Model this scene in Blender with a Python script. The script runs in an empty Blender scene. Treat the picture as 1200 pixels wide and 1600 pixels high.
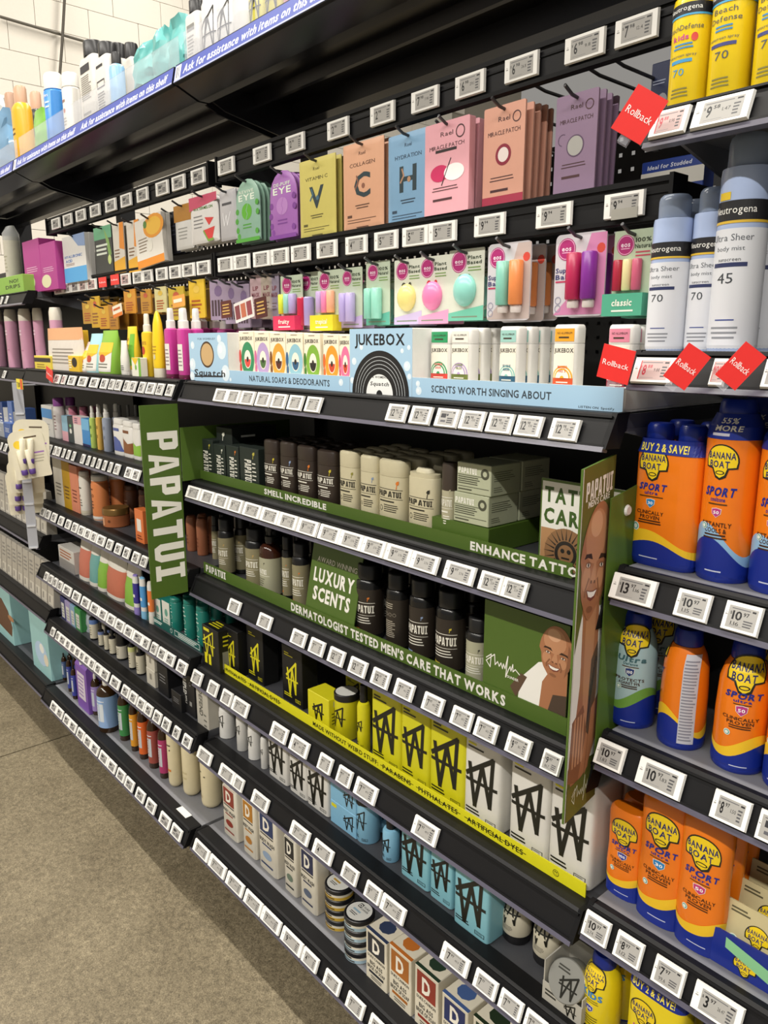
import bpy, math, random
from mathutils import Vector, Matrix, geometry
R_ = random.Random(7)
SC = bpy.context.scene
COL = SC.collection
# ------------------------------------------------------------------ camera, world, lights, exposure
H = 1.58                                   # eye height; all heights below are relative to the eye
F, CX, CY, VPX, VPY = 1200.0, 600.0, 800.0, -472.0, 536.0
pitch = math.atan((CY - VPY) / F)
UPc = Vector((0, -math.cos(pitch), -math.sin(pitch)))
Xc = -Vector((VPX - CX, VPY - CY, F)).normalized()
Yc = UPc.cross(Xc)
def c2w(v): return Vector((Xc.dot(v), Yc.dot(v), UPc.dot(v)))
cam_d = bpy.data.cameras.new('camera'); cam = bpy.data.objects.new('camera', cam_d); COL.objects.link(cam)
cr, cu, cb = c2w(Vector((1, 0, 0))), c2w(Vector((0, -1, 0))), c2w(Vector((0, 0, -1)))
cam.matrix_world = Matrix(((cr.x, cu.x, cb.x, 0), (cr.y, cu.y, cb.y, 0), (cr.z, cu.z, cb.z, H), (0, 0, 0, 1)))
cam_d.sensor_fit = 'VERTICAL'; cam_d.sensor_height = 36; cam_d.sensor_width = 27
cam_d.lens = 36 * F / 1600; cam_d.clip_start = 0.02
SC.camera = cam
SC.view_settings.view_transform = 'Standard'; SC.view_settings.look = 'None'
SC.view_settings.exposure = -0.36; SC.view_settings.gamma = 1.0
SC.view_settings.use_curve_mapping = False
wd = bpy.data.worlds.new('world'); SC.world = wd; wd.use_nodes = True
wd.node_tree.nodes['Background'].inputs[0].default_value = (1.0, 0.955, 0.89, 1)
wd.node_tree.nodes['Background'].inputs[1].default_value = 0.36
def area(name, loc, sx, sy, power, col=(1, 0.95, 0.87)):
    l = bpy.data.lights.new(name, 'AREA'); l.shape = 'RECTANGLE'; l.size = sx; l.size_y = sy
    l.energy = power; l.color = col
    o = bpy.data.objects.new(name, l); COL.objects.link(o); o.location = (loc[0], loc[1], loc[2] + H)
    return o
LIGHT_Z = 3.6
area('ceiling_light_row', (-0.9, 0.12, LIGHT_Z), 10, 0.12, 450)
area('ceiling_light_row', (-0.9, -3.1, LIGHT_Z), 10, 0.14, 800)
area('ceiling_light_row', (-0.9, 3.0, LIGHT_Z), 10, 0.14, 400)

# ------------------------------------------------------------------ pixel <-> place helpers
def ray(px, py): return c2w(Vector((px - CX, py - CY, F)))
def atY(px, py, Y): r = ray(px, py); return r * (Y / r.y)
def atX(px, py, X): r = ray(px, py); return r * (X / r.x)
def atZ(px, py, Z): r = ray(px, py); return r * (Z / r.z)
def proj(p):
    v = Xc * p[0] + Yc * p[1] + UPc * p[2]
    return (CX + F * v.x / v.z, CY + F * v.y / v.z)
def Xon(px, Y, Z):
    k = (px - CX) / F                       # (X*Xc.x+b) = k (X*Xc.z+d)
    b = Yc.x * Y + UPc.x * Z; d = Yc.z * Y + UPc.z * Z
    return (k * d - b) / (Xc.x - k * Xc.z)

# ------------------------------------------------------------------ materials
def lin(c):
    if isinstance(c, str):
        c = c.lstrip('#'); c = [int(c[i:i + 2], 16) / 255 for i in (0, 2, 4)]
    return tuple(x / 12.92 if x <= 0.04045 else ((x + 0.055) / 1.055) ** 2.4 for x in c)
_m = {}
def mat(col, rough=0.45, metal=0.0, alpha=1.0, grain=0.05, coat=0.0, trans=0.0, spec=0.5):
    key = (str(col), rough, metal, alpha, grain, coat, trans, spec)
    if key in _m: return _m[key]
    m = bpy.data.materials.new('mat_%03d' % len(_m)); m.use_nodes = True
    nt = m.node_tree; b = nt.nodes['Principled BSDF']; c = lin(col)
    b.inputs['Roughness'].default_value = rough; b.inputs['Metallic'].default_value = metal
    b.inputs['Specular IOR Level'].default_value = spec
    if alpha < 1: b.inputs['Alpha'].default_value = alpha
    if coat: b.inputs['Coat Weight'].default_value = coat; b.inputs['Coat Roughness'].default_value = 0.08
    if trans: b.inputs['Transmission Weight'].default_value = trans; b.inputs['IOR'].default_value = 1.2
    if grain:
        tc = nt.nodes.new('ShaderNodeTexCoord'); nz = nt.nodes.new('ShaderNodeTexNoise')
        nz.inputs['Scale'].default_value = 60; nz.inputs['Detail'].default_value = 3
        mx = nt.nodes.new('ShaderNodeMix'); mx.data_type = 'RGBA'
        mx.inputs[6].default_value = (*[x * (1 - grain) for x in c], 1)
        mx.inputs[7].default_value = (*[min(1, x * (1 + grain)) for x in c], 1)
        nt.links.new(tc.outputs['Object'], nz.inputs['Vector']); nt.links.new(nz.outputs['Fac'], mx.inputs[0])
        nt.links.new(mx.outputs[2], b.inputs['Base Color'])
    else: b.inputs['Base Color'].default_value = (*c, 1)
    _m[key] = m; return m
def print_mat():
    m = bpy.data.materials.new('printed_ink'); m.use_nodes = True; nt = m.node_tree
    b = nt.nodes['Principled BSDF']; a = nt.nodes.new('ShaderNodeVertexColor'); a.layer_name = 'Col'
    nt.links.new(a.outputs['Color'], b.inputs['Base Color']); b.inputs['Roughness'].default_value = 0.42
    return m
INK = print_mat()
BLACK = mat('#17171a', 0.5); DARK = mat('#232327', 0.42); GREY = mat('#77777c', 0.5); WHITE = mat('#e9e8e4', 0.45)
CLEAR = mat('#dfe3ee', 0.12, 0, 0.22, 0)

# ------------------------------------------------------------------ mesh helpers
class MB:
    def __init__(s): s.v = []; s.f = []; s.m = []
    def add(s, vs, fs, mi=0):
        o = len(s.v); s.v += [tuple(x) for x in vs]; s.f += [tuple(i + o for i in f) for f in fs]; s.m += [mi] * len(fs); return s
    def box(s, x0, x1, y0, y1, z0, z1, mi=0):
        return s.add([(x0, y0, z0), (x1, y0, z0), (x1, y1, z0), (x0, y1, z0), (x0, y0, z1), (x1, y0, z1), (x1, y1, z1), (x0, y1, z1)],
                     [(0, 3, 2, 1), (4, 5, 6, 7), (0, 1, 5, 4), (1, 2, 6, 5), (2, 3, 7, 6), (3, 0, 4, 7)], mi)
    def prism(s, poly, x0, x1, mi=0):       # poly in (y,z), extruded along x
        n = len(poly); vs = [(x0, y, z) for y, z in poly] + [(x1, y, z) for y, z in poly]
        return s.add(vs, [tuple(range(n))[::-1], tuple(range(n, 2 * n))] + [(i, (i + 1) % n, (i + 1) % n + n, i + n) for i in range(n)], mi)
    def prismY(s, poly, y0, y1, mi=0):      # poly in (x,z), front at y0
        n = len(poly); vs = [(x, y0, z) for x, z in poly] + [(x, y1, z) for x, z in poly]
        return s.add(vs, [tuple(range(n)), tuple(range(n, 2 * n))[::-1]] + [(i, i + n, (i + 1) % n + n, (i + 1) % n) for i in range(n)], mi)
    def tube(s, pts, r, k=6, mi=0):
        o = len(s.v); pts = [Vector(p) for p in pts]
        for i, p in enumerate(pts):
            t = (pts[min(i + 1, len(pts) - 1)] - pts[max(i - 1, 0)]).normalized()
            a = t.cross(Vector((0, 0, 1)) if abs(t.z) < 0.9 else Vector((1, 0, 0))).normalized(); b = t.cross(a)
            for j in range(k):
                q = p + a * (r * math.cos(2 * math.pi * j / k)) + b * (r * math.sin(2 * math.pi * j / k)); s.v.append(tuple(q))
        for i in range(len(pts) - 1):
            for j in range(k):
                s.f.append((o + i * k + j, o + i * k + (j + 1) % k, o + (i + 1) * k + (j + 1) % k, o + (i + 1) * k + j)); s.m.append(mi)
        s.f += [tuple(o + j for j in range(k))[::-1], tuple(o + (len(pts) - 1) * k + j for j in range(k))]; s.m += [mi, mi]
        return s
    def rings(s, prof, K=28, mi=0, cy=0.0):  # prof: (z, a, b, n)
        o = len(s.v)
        for z, a, b, n in prof:
            for j in range(K):
                t = 2 * math.pi * j / K; c, q = math.cos(t), math.sin(t)
                s.v.append((a * math.copysign(abs(c) ** (2 / n), c), cy + b * math.copysign(abs(q) ** (2 / n), q), z))
        for i in range(len(prof) - 1):
            for j in range(K):
                s.f.append((o + i * K + j, o + i * K + (j + 1) % K, o + (i + 1) * K + (j + 1) % K, o + (i + 1) * K + j)); s.m.append(mi)
        s.f += [tuple(o + j for j in range(K))[::-1], tuple(o + (len(prof) - 1) * K + j for j in range(K))]; s.m += [mi, mi]
        return s
    def mesh(s, name, mats, smooth=0):
        me = bpy.data.meshes.new(name); me.from_pydata(s.v, [], s.f)
        for m in (mats if isinstance(mats, (list, tuple)) else [mats]): me.materials.append(m)
        if any(s.m): me.polygons.foreach_set('material_index', s.m)
        if smooth: me.shade_smooth(); me.set_sharp_from_angle(angle=math.radians(smooth))
        me.update(); return me
def tag(o, label, cat, group=None):
    o['label'] = label; o['category'] = cat
    if group: o['group'] = group
    return o
def link(name, me, parent=None, loc=(0, 0, 0), rz=0.0, top=True):
    o = bpy.data.objects.new(name, me); COL.objects.link(o)
    if parent is not None: o.parent = parent; o.location = loc
    else: o.location = (loc[0], loc[1], loc[2] + H)
    o.rotation_euler = (0, 0, rz); return o
def struct(name, mb, m, parent=None, smooth=0):
    o = link(name, mb.mesh(name, m, smooth), parent)
    if parent is None: o['kind'] = 'structure'
    return o
def empty(name, loc, rz=0.0):
    return link(name, None, None, loc, rz)

# ------------------------------------------------------------------ lettering: glyph outlines of the built-in font
_g = {}
HEAVY = {'P': [[(0, 0), (.24, 0), (.24, .82), (0, 1)], [(0, 1), (.24, .82), (.36, .82), (.5, 1)], [(.36, .82), (.5, 1), (.6, .9), (.6, .48), (.5, .38), (.36, .53)], [(.24, .53), (.36, .53), (.5, .38), (.24, .38)]],
         'A': [[(0, 0), (.21, 0), (.33, .86), (.33, 1), (.2, 1)], [(.45, 0), (.66, 0), (.46, 1), (.33, 1), (.33, .86)], [(.236, .18), (.424, .18), (.403, .33), (.257, .33)]],
         'T': [[(.2, 0), (.44, 0), (.44, .8), (.64, .8), (.64, 1), (0, 1), (0, .8), (.2, .8)]],
         'U': [[(0, .2), (.12, 0), (.5, 0), (.62, .2), (.62, 1), (.38, 1), (.38, .24), (.34, .19), (.28, .19), (.24, .24), (.24, 1), (0, 1)]],
         'I': [[(0, 0), (.52, 0), (.52, .17), (.38, .17), (.38, .83), (.52, .83), (.52, 1), (0, 1), (0, .83), (.14, .83), (.14, .17), (0, .17)]]}
def glyph(ch, bold=False):
    k = (ch, bold)
    if bold == 3 and ch in HEAVY and k not in _g:      # hand-drawn slab capitals
        vs, ts = [], []
        for poly in HEAVY[ch]:
            o = len(vs); vs += [(x, y * CAP) for x, y in poly]
            ts += [tuple(o + i for i in t) for t in geometry.tessellate_polygon([[Vector((x, y, 0)) for x, y in poly]])]
        _g[k] = (vs, ts, max(v[0] for v in vs))
    if k in _g: return _g[k]
    cu_ = bpy.data.curves.new('glyph', 'FONT'); cu_.body = ch; cu_.resolution_u = 2; cu_.size = 1.0; cu_.fill_mode = 'FRONT'
    if bold: cu_.offset = (0, 0.022, 0.04, 0.05)[int(bold)]
    ob = bpy.data.objects.new('glyph', cu_)
    me = bpy.data.meshes.new_from_object(ob)
    me.calc_loop_triangles()
    vs = [(v.co.x, v.co.y) for v in me.vertices]; ts = [tuple(t.vertices) for t in me.loop_triangles]
    bpy.data.objects.remove(ob); bpy.data.curves.remove(cu_); bpy.data.meshes.remove(me)
    x0 = min([v[0] for v in vs], default=0); x1 = max([v[0] for v in vs], default=0.25)
    _g[k] = ([(x - x0, y) for x, y in vs], ts, x1 - x0); return _g[k]
def layout(s, bold, track):
    x = 0; out = []
    for ch in s:
        if ch == ' ': x += 0.26; continue
        vs, ts, w = glyph(ch, bold); out.append((x, vs, ts)); x += w + 0.085 + track + (0.03 if bold == 3 else 0.02 if bold == 2 else 0)
    return out, max(x - 0.085 - track, 0.05)
CAP = 0.73                                   # cap height of the font at size 1

# ------------------------------------------------------------------ flat print laid on a surface
class Print:
    """u in [-1,1] across the width w, v in [0,1] up the height h"""
    def __init__(s, w, h, u0=0.0): s.w = w; s.h = h; s.tris = []; s.n = 0
    def P(s, u, v): return (u * s.w / 2, v * s.h)
    def tri(s, a, b, c, col, k=0.0): s.tris.append((a, b, c, col, s.n + k))
    def poly(s, pts, col, raw=False):
        s.n += 1; pp = [p if raw else s.P(*p) for p in pts]
        for t in geometry.tessellate_polygon([[Vector((x, y, 0)) for x, y in pp]]): s.tri(pp[t[0]], pp[t[1]], pp[t[2]], col)
        return s
    def rect(s, u0, v0, u1, v1, col): return s.poly([(u0, v0), (u1, v0), (u1, v1), (u0, v1)], col)
    def ell(s, u, v, ru, rv=None, col='#000000', k=22, a0=0, a1=360):
        x, y = s.P(u, v); rx = ru * s.w / 2; ry = rx if rv is None else rv * s.h
        pts = [(x + rx * math.cos(math.radians(a0 + (a1 - a0) * i / k)), y + ry * math.sin(math.radians(a0 + (a1 - a0) * i / k))) for i in range(k + (a1 - a0 < 360))]
        return s.poly(pts, col, True)
    def ring(s, u, v, r0, r1, col, k=28, a0=0, a1=360, asp=1.0):
        s.n += 1; x, y = s.P(u, v); a = r0 * s.w / 2; b = r1 * s.w / 2
        for i in range(k):
            t0 = math.radians(a0 + (a1 - a0) * i / k); t1 = math.radians(a0 + (a1 - a0) * (i + 1) / k)
            q = [(x + r * math.cos(t), y + asp * r * math.sin(t)) for r, t in ((a, t0), (b, t0), (b, t1), (a, t1))]
            s.tri(q[0], q[1], q[2], col); s.tri(q[0], q[2], q[3], col)
        return s
    def stroke(s, pts, th, col, closed=False):
        s.n += 1; p = [Vector(s.P(*q)) for q in pts]; t = th * s.w / 2
        if closed: p.append(p[0])
        for j, (a, b) in enumerate(zip(p, p[1:])):
            d = (b - a); dk = 0.045 * (j % 20)
            if d.length < 1e-6: continue
            d.normalize(); nn = Vector((-d.y, d.x)) * t; e = d * t * 0.7
            q = [a - e + nn, a - e - nn, b + e - nn, b + e + nn]; q = [(i.x, i.y) for i in q]
            s.tri(q[0], q[1], q[2], col, dk); s.tri(q[0], q[2], q[3], col, dk)
        return s
    def text(s, st, u, v, wid=None, col='#101010', ht=None, bold=True, al='c', rot=0, shear=0, track=0, arc=None):
        """wid: fraction of w; ht: cap height as fraction of h; both -> squeezed to fit"""
        s.n += 1; gl, L = layout(st, bold, track)
        if rot in (90, -90): W = (wid or 0) * s.h; Hh = (ht or 0) * s.w
        else: W = (wid or 0) * s.w; Hh = (ht or 0) * s.h
        sx = W / L if wid else Hh / CAP; sy = Hh / CAP if ht else sx
        ox, oy = s.P(u, v); cr_, sr_ = math.cos(math.radians(rot)), math.sin(math.radians(rot))
        x0 = {'c': -L / 2, 'l': 0, 'r': -L}[al]
        for gx, vs, ts in gl:
            q = []
            for x, y in vs:
                X = (gx + x + x0) * sx + shear * y * sy; Y = y * sy - Hh / 2 if ht else (y - CAP / 2) * sy
                if arc:
                    r = arc * s.w / 2; t = X / abs(r)
                    X, Y = ((r + Y) * math.sin(t), (r + Y) * math.cos(t) - r) if r > 0 else ((-r - Y) * math.sin(t), -(-r - Y) * math.cos(t) - r)
                q.append((ox + X * cr_ - Y * sr_, oy + X * sr_ + Y * cr_))
            for t in ts: s.tri(q[t[0]], q[t[1]], q[t[2]], col)
        return s
    def lines(s, u0, v0, u1, v1, n, col, fill=0.4, al='l', jit=0.25):
        r = random.Random(int((u0 + 2) * 99 + v0 * 977 + n))
        dv = (v1 - v0) / n
        for i in range(n):
            L = (u1 - u0) * (1 - jit * r.random()); a = u0 if al == 'l' else (u0 + u1 - L) / 2
            y = v1 - dv * (i + 0.5); s.n += 1; s.n -= (i > 0)
            q = [s.P(a, y - dv * fill / 2), s.P(a + L, y - dv * fill / 2), s.P(a + L, y + dv * fill / 2), s.P(a, y + dv * fill / 2)]
            s.tri(q[0], q[1], q[2], col); s.tri(q[0], q[2], q[3], col)
        return s
    def wave(s, f0, f1, col, u0=-1.0, u1=1.0, k=24):
        s.n += 1
        for i in range(k):
            a = u0 + (u1 - u0) * i / k; b = u0 + (u1 - u0) * (i + 1) / k
            q = [s.P(a, f0(a)), s.P(b, f0(b)), s.P(b, f1(b)), s.P(a, f1(a))]
            s.tri(q[0], q[1], q[2], col); s.tri(q[0], q[2], q[3], col)
        return s
    def mesh(s, surf, curved, name='label_print', step=0.006, e0=0.0003, de=0.00005):
        V = []; Fc = []; C = []
        def emit(a, b, c, col, eps, d=0):
            if curved and d < 5:
                m = max(abs(a[0] - b[0]), abs(b[0] - c[0]), abs(a[0] - c[0]))
                m2 = max(abs(a[1] - b[1]), abs(b[1] - c[1]), abs(a[1] - c[1])) * (0.35 if curved == 1 else 1)
                if max(m, m2) > step:
                    ab = ((a[0] + b[0]) / 2, (a[1] + b[1]) / 2); bc = ((b[0] + c[0]) / 2, (b[1] + c[1]) / 2); ca = ((c[0] + a[0]) / 2, (c[1] + a[1]) / 2)
                    for t in ((a, ab, ca), (ab, b, bc), (ca, bc, c), (ab, bc, ca)): emit(*t, col, eps, d + 1)
                    return
            o = len(V); V.extend((surf(a[0], a[1], eps), surf(b[0], b[1], eps), surf(c[0], c[1], eps)))
            ar = (b[0] - a[0]) * (c[1] - a[1]) - (b[1] - a[1]) * (c[0] - a[0])
            Fc.append((o, o + 1, o + 2) if ar > 0 else (o, o + 2, o + 1)); C.append(col)
        bb = {}                                   # items that do not overlap share a layer, so the ink stays thin
        for a, b, c, col, n in s.tris:
            q = bb.setdefault(int(n), [9, 9, -9, -9])
            for u in (a, b, c): q[0] = min(q[0], u[0]); q[1] = min(q[1], u[1]); q[2] = max(q[2], u[0]); q[3] = max(q[3], u[1])
        lev = {}; ks = sorted(bb)
        for i, k in enumerate(ks):
            A = bb[k]; lev[k] = 1 + max([lev[j] for j in ks[:i] if bb[j][0] < A[2] and bb[j][2] > A[0] and bb[j][1] < A[3] and bb[j][3] > A[1]], default=0)
        if curved: de = 0.00022; step = 0.0042
        for a, b, c, col, n in s.tris: emit(a, b, c, col, e0 + de * (lev[int(n)] + (n - int(n)) * 0.6))
        me = bpy.data.meshes.new(name); me.from_pydata(V, [], Fc); me.materials.append(INK)
        at = me.color_attributes.new('Col', 'FLOAT_COLOR', 'CORNER'); buf = []
        cc = {}
        for c in C:
            if c not in cc: cc[c] = [*lin(c), 1.0]
            buf += cc[c] * 3
        at.data.foreach_set('color', buf); me.update(); return me
def flat(d): return lambda x, z, e: (x, -d / 2 - e, z)
def front(y): return lambda x, z, e: (x, y - e, z)

# ------------------------------------------------------------------ goods
def rbox(w, h, d, r=0.004, K=None):
    return MB().rings([(0, w / 2 - r, d / 2 - r, 9), (r, w / 2, d / 2, 14), (h - r, w / 2, d / 2, 14), (h, w / 2 - r, d / 2 - r, 9)], K or 28)
def carton(w, h, d):
    b = 0.0012; m = MB()
    return m.add([(-w/2+b,-d/2,b),(w/2-b,-d/2,b),(w/2-b,-d/2,h-b),(-w/2+b,-d/2,h-b), (-w/2+b,d/2,b),(w/2-b,d/2,b),(w/2-b,d/2,h-b),(-w/2+b,d/2,h-b),
                  (-w/2,-d/2+b,b),(-w/2,d/2-b,b),(-w/2,d/2-b,h-b),(-w/2,-d/2+b,h-b), (w/2,-d/2+b,b),(w/2,d/2-b,b),(w/2,d/2-b,h-b),(w/2,-d/2+b,h-b),
                  (-w/2+b,-d/2+b,0),(w/2-b,-d/2+b,0),(w/2-b,d/2-b,0),(-w/2+b,d/2-b,0), (-w/2+b,-d/2+b,h),(w/2-b,-d/2+b,h),(w/2-b,d/2-b,h),(-w/2+b,d/2-b,h)],
                 [(0,1,2,3),(5,4,7,6),(9,8,11,10),(12,13,14,15),(19,18,17,16),(20,21,22,23),(0,3,11,8),(1,12,15,2),(4,9,10,7),(5,6,14,13),
                  (3,2,21,20),(0,16,17,1),(6,7,23,22),(4,5,18,19),(11,20,23,10),(8,9,19,16),(15,14,22,21),(12,17,18,13),
                  (0,8,16),(1,17,12),(3,20,11),(2,15,21),(4,19,9),(5,13,18),(7,10,23),(6,22,14)])
def interp(prof, z):
    if z <= prof[0][0]: return prof[0]
    for p, q in zip(prof, prof[1:]):
        if z <= q[0]:
            t = (z - p[0]) / max(q[0] - p[0], 1e-9); return tuple(a + (b - a) * t for a, b in zip(p, q))
    return prof[-1]
def bodysurf(prof):
    def f(x, z, e):
        _, a, b, n = interp(prof, z)
        if n < 3.2:
            t = x / max(a, 1e-4); q, c = math.sin(t), math.cos(t); k = 2 / n; return ((a + e) * math.copysign(abs(q) ** k, q), -(b + e) * math.copysign(abs(c) ** k, c), z)
        q = abs(x) / a; sg = 1 if x >= 0 else -1
        if q <= 0.95: return (x, -b * (1 - q ** n) ** (1 / n) - e, z)
        y = min(-b * (1 - 0.95 ** n) ** (1 / n) + (abs(x) - 0.95 * a), b * 0.98)
        return (sg * (a * (1 - min(abs(y) / b, 1) ** n) ** (1 / n) + e), y - (e if y < 0 else 0), z)
    return f
def rev(w, h, parts, b=1.0, n=2.0, pr=None, K=28, prw=1.0):
    """parts: (name, material, [(zfrac, sfrac[, b override, n override])...]); first part carries the print"""
    out = []; full = []
    for i, (nm, m, pf) in enumerate(parts):
        prof = []
        for q in pf:
            bb = q[2] if len(q) > 2 and q[2] is not None else b; nn = q[3] if len(q) > 3 else n
            prof.append((q[0] * h, q[1] * w / 2, q[1] * w / 2 * bb if bb >= 0 else -bb * w / 2, nn))
        out.append((nm, MB().rings(prof, K).mesh(nm, m, 38)))
        if i == 0: full = prof
    if pr:
        p = Print(w * prw, h); pr(p); out.append(('label_print', p.mesh(bodysurf(full), 1 if n < 3.2 else 1)))
    return out
def boxed(w, h, d, m, pr=None, name='carton', side=None, top=None):
    out = [(name, carton(w, h, d).mesh(name, m))]
    if pr: p = Print(w, h); pr(p); out.append(('label_print', p.mesh(flat(d), 0)))
    if side: p = Print(d, h); side(p); out.append(('side_print', p.mesh(lambda x, z, e: (w / 2 + e, x, z), 0)))
    if top: p = Print(w, d); top(p); out.append(('top_print', p.mesh(lambda x, z, e: (x, z - d / 2, h + e), 0)))
    return out
def spawn(parts, name, loc, label, cat, group=None, rz=0.0, tilt=0.0):
    if len(parts) == 1:
        r = link(name, parts[0][1], None, loc, rz)
    else:
        r = empty(name, loc, rz)
        for nm, me in parts: link(nm, me, r)
    if tilt: r.rotation_euler = (0, tilt, rz)
    tag(r, label, cat, group); return r
ORD = ['first', 'second', 'third', 'fourth', 'fifth', 'sixth', 'seventh', 'eighth', 'ninth', 'tenth', 'eleventh', 'twelfth', 'thirteenth',
       'fourteenth', 'fifteenth', 'sixteenth', 'seventeenth', 'eighteenth', 'nineteenth', 'twentieth', 'twenty-first', 'twenty-second', 'twenty-third', 'twenty-fourth', 'twenty-fifth', 'twenty-sixth']
def fit(xl, xr, yt, Yf, deck, rnd=0.0):
    """size and place of a thing standing on a deck: pixel sides and top, front depth; rnd = depth/width ratio if it is round"""
    Yc_ = Yf
    for _ in range(4):
        xm = (xl + xr) / 2; Zt = atY(xm, yt, Yc_).z; zm = (Zt + deck) / 2
        a = Xon(xl, Yc_, zm); b = Xon(xr, Yc_, zm); w = b - a; X = (a + b) / 2
        w /= math.sqrt(1 + (rnd * X / Yc_) ** 2)
        Yc_ = Yf + rnd * w / 2
    return X, w, Zt - deck, Yc_
def put(name, label, cat, deck, xl, xr, yt, Yf, make, rnd=0.0, group=None, rep=0, gap=0.004, rz=0.0, h=None, dup=None):
    X, w, hh, Yc_ = fit(xl, xr, yt, Yf, deck, rnd)
    if h: hh = h
    parts, d = make(w, hh)
    y = Yc_ if rnd else Yf + d / 2
    o = spawn(parts, name, (X, y, deck), label, cat, group, math.radians(rz))
    back = dup if dup else parts
    for i in range(rep):
        spawn(back, name, (X, y + (i + 1) * (d + gap), deck), '%s, %s behind it' % (label, ORD[i]), cat, group or cat + ' rows', math.radians(rz))
    return o, X, w, hh, y, d
# ================================================================== THE SETTING
FLOOR = -1.58
def concrete():
    m = bpy.data.materials.new('polished_concrete'); m.use_nodes = True; nt = m.node_tree; b = nt.nodes['Principled BSDF']
    tc = nt.nodes.new('ShaderNodeTexCoord')
    def nz(scale, det, rough=0.6):
        n = nt.nodes.new('ShaderNodeTexNoise'); n.inputs['Scale'].default_value = scale; n.inputs['Detail'].default_value = det
        n.inputs['Roughness'].default_value = rough; nt.links.new(tc.outputs['Object'], n.inputs['Vector']); return n
    n1, n2, n3 = nz(2.6, 7, 0.7), nz(55, 6, 0.75), nz(330, 2, 0.6)
    r1 = nt.nodes.new('ShaderNodeValToRGB'); r1.color_ramp.elements[0].position = 0.28; r1.color_ramp.elements[1].position = 0.74
    r1.color_ramp.elements[0].color = (*lin('#6e6553'), 1); r1.color_ramp.elements[1].color = (*lin('#8f8570'), 1)
    nt.links.new(n1.outputs['Fac'], r1.inputs['Fac'])
    def mixn(prev, n, lo, hi, cl, ch):
        r = nt.nodes.new('ShaderNodeValToRGB'); r.color_ramp.elements[0].position = lo; r.color_ramp.elements[1].position = hi
        r.color_ramp.elements[0].color = (*cl, 1); r.color_ramp.elements[1].color = (*ch, 1); nt.links.new(n.outputs['Fac'], r.inputs['Fac'])
        mx = nt.nodes.new('ShaderNodeMix'); mx.data_type = 'RGBA'; mx.blend_type = 'MULTIPLY'; mx.inputs[0].default_value = 1
        nt.links.new(prev, mx.inputs[6]); nt.links.new(r.outputs['Color'], mx.inputs[7]); return mx.outputs[2]
    c = mixn(r1.outputs['Color'], n2, 0.3, 0.7, (0.55, 0.54, 0.52), (1.3, 1.29, 1.26))
    c = mixn(c, n3, 0.3, 0.72, (0.5, 0.48, 0.45), (1.4, 1.4, 1.36))
    nt.links.new(c, b.inputs['Base Color']); b.inputs['Roughness'].default_value = 0.45
    bp = nt.nodes.new('ShaderNodeBump'); bp.inputs['Strength'].default_value = 0.12; nt.links.new(n3.outputs['Fac'], bp.inputs['Height'])
    nt.links.new(bp.outputs['Normal'], b.inputs['Normal']); return m
CONC = concrete()
fl = MB()
xs = [-9.0, -3.043, -3.037, 3.0]
for a, b in ((-9.0, -3.0435), (-3.0365, 3.0)): fl.box(a, b, -5, 6, FLOOR - 0.1, FLOOR)
flo = struct('floor', fl, CONC)
struct('joint_filler', MB().box(-3.0435, -3.0365, -5, 6, FLOOR - 0.1, FLOOR - 0.006), mat('#2c2820', 0.9), flo)
# far wall of painted block, built course by course
wallm = mat('#e2dcd0', 0.8, grain=0.03)
w = struct('wall_far', MB().box(-6.72, -6.62, -6, 8, FLOOR, 4.0), mat('#a39d90', 0.85))
BW, BH = 0.41, 0.21
blk = MB().box(0, 0.045, 0.002, BW - 0.002, 0.002, BH - 0.002).mesh('block', wallm)
for r in range(7, 19):
    for c in range(0, 17):
        y = -0.2 + c * BW + (BW / 2 if r % 2 else 0); z = 0.45 + (r - 7) * BH
        o = link('block', blk, w, (-6.635, y, z))
ceilm = mat('#c9c7c2', 0.8)
struct('ceiling', MB().box(-9, 4.5, -8, 9, 4.0, 4.1), ceilm)
# conduit and cable on the far wall
a = atX(0, 26, -6.55); b = atX(240, 96, -6.55)
o = link('wall_conduit', MB().tube([a, b], 0.011, 8).mesh('conduit', mat('#5d584d', 0.5)))
tag(o, 'thin dark horizontal pipe running along the pale block wall', 'pipe')
a = atX(103, -40, -6.5); b = atX(97, 70, -6.5); c = atX(92, 135, -6.5)
o = link('hanging_cable', MB().tube([a, (a + b) / 2, b, c], 0.011, 8).mesh('cable', mat('#4d483f', 0.6)))
tag(o, 'dark cable hanging down in front of the pale block wall', 'cable')
# ceiling light fixtures (the housings the light rows sit in)
for i, y in enumerate((0.12, -3.1, 3.0)):
    r = empty('strip_light', (-0.9, y, LIGHT_Z + 0.01))
    link('housing', MB().box(-5, 5, -0.09, 0.09, 0.0, 0.06).mesh('housing', mat('#d8d8d6', 0.5)), r)
    for hx in (-4, 4): link('hanger', MB().box(hx - 0.01, hx + 0.01, -0.01, 0.01, 0.06, 0.34).mesh('hanger', GREY), r)
    tag(r, ['long ceiling strip light over the aisle', 'long ceiling strip light on the far side of the aisle', 'long ceiling strip light over the next aisle behind the shelving'][i], 'light')

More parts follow.
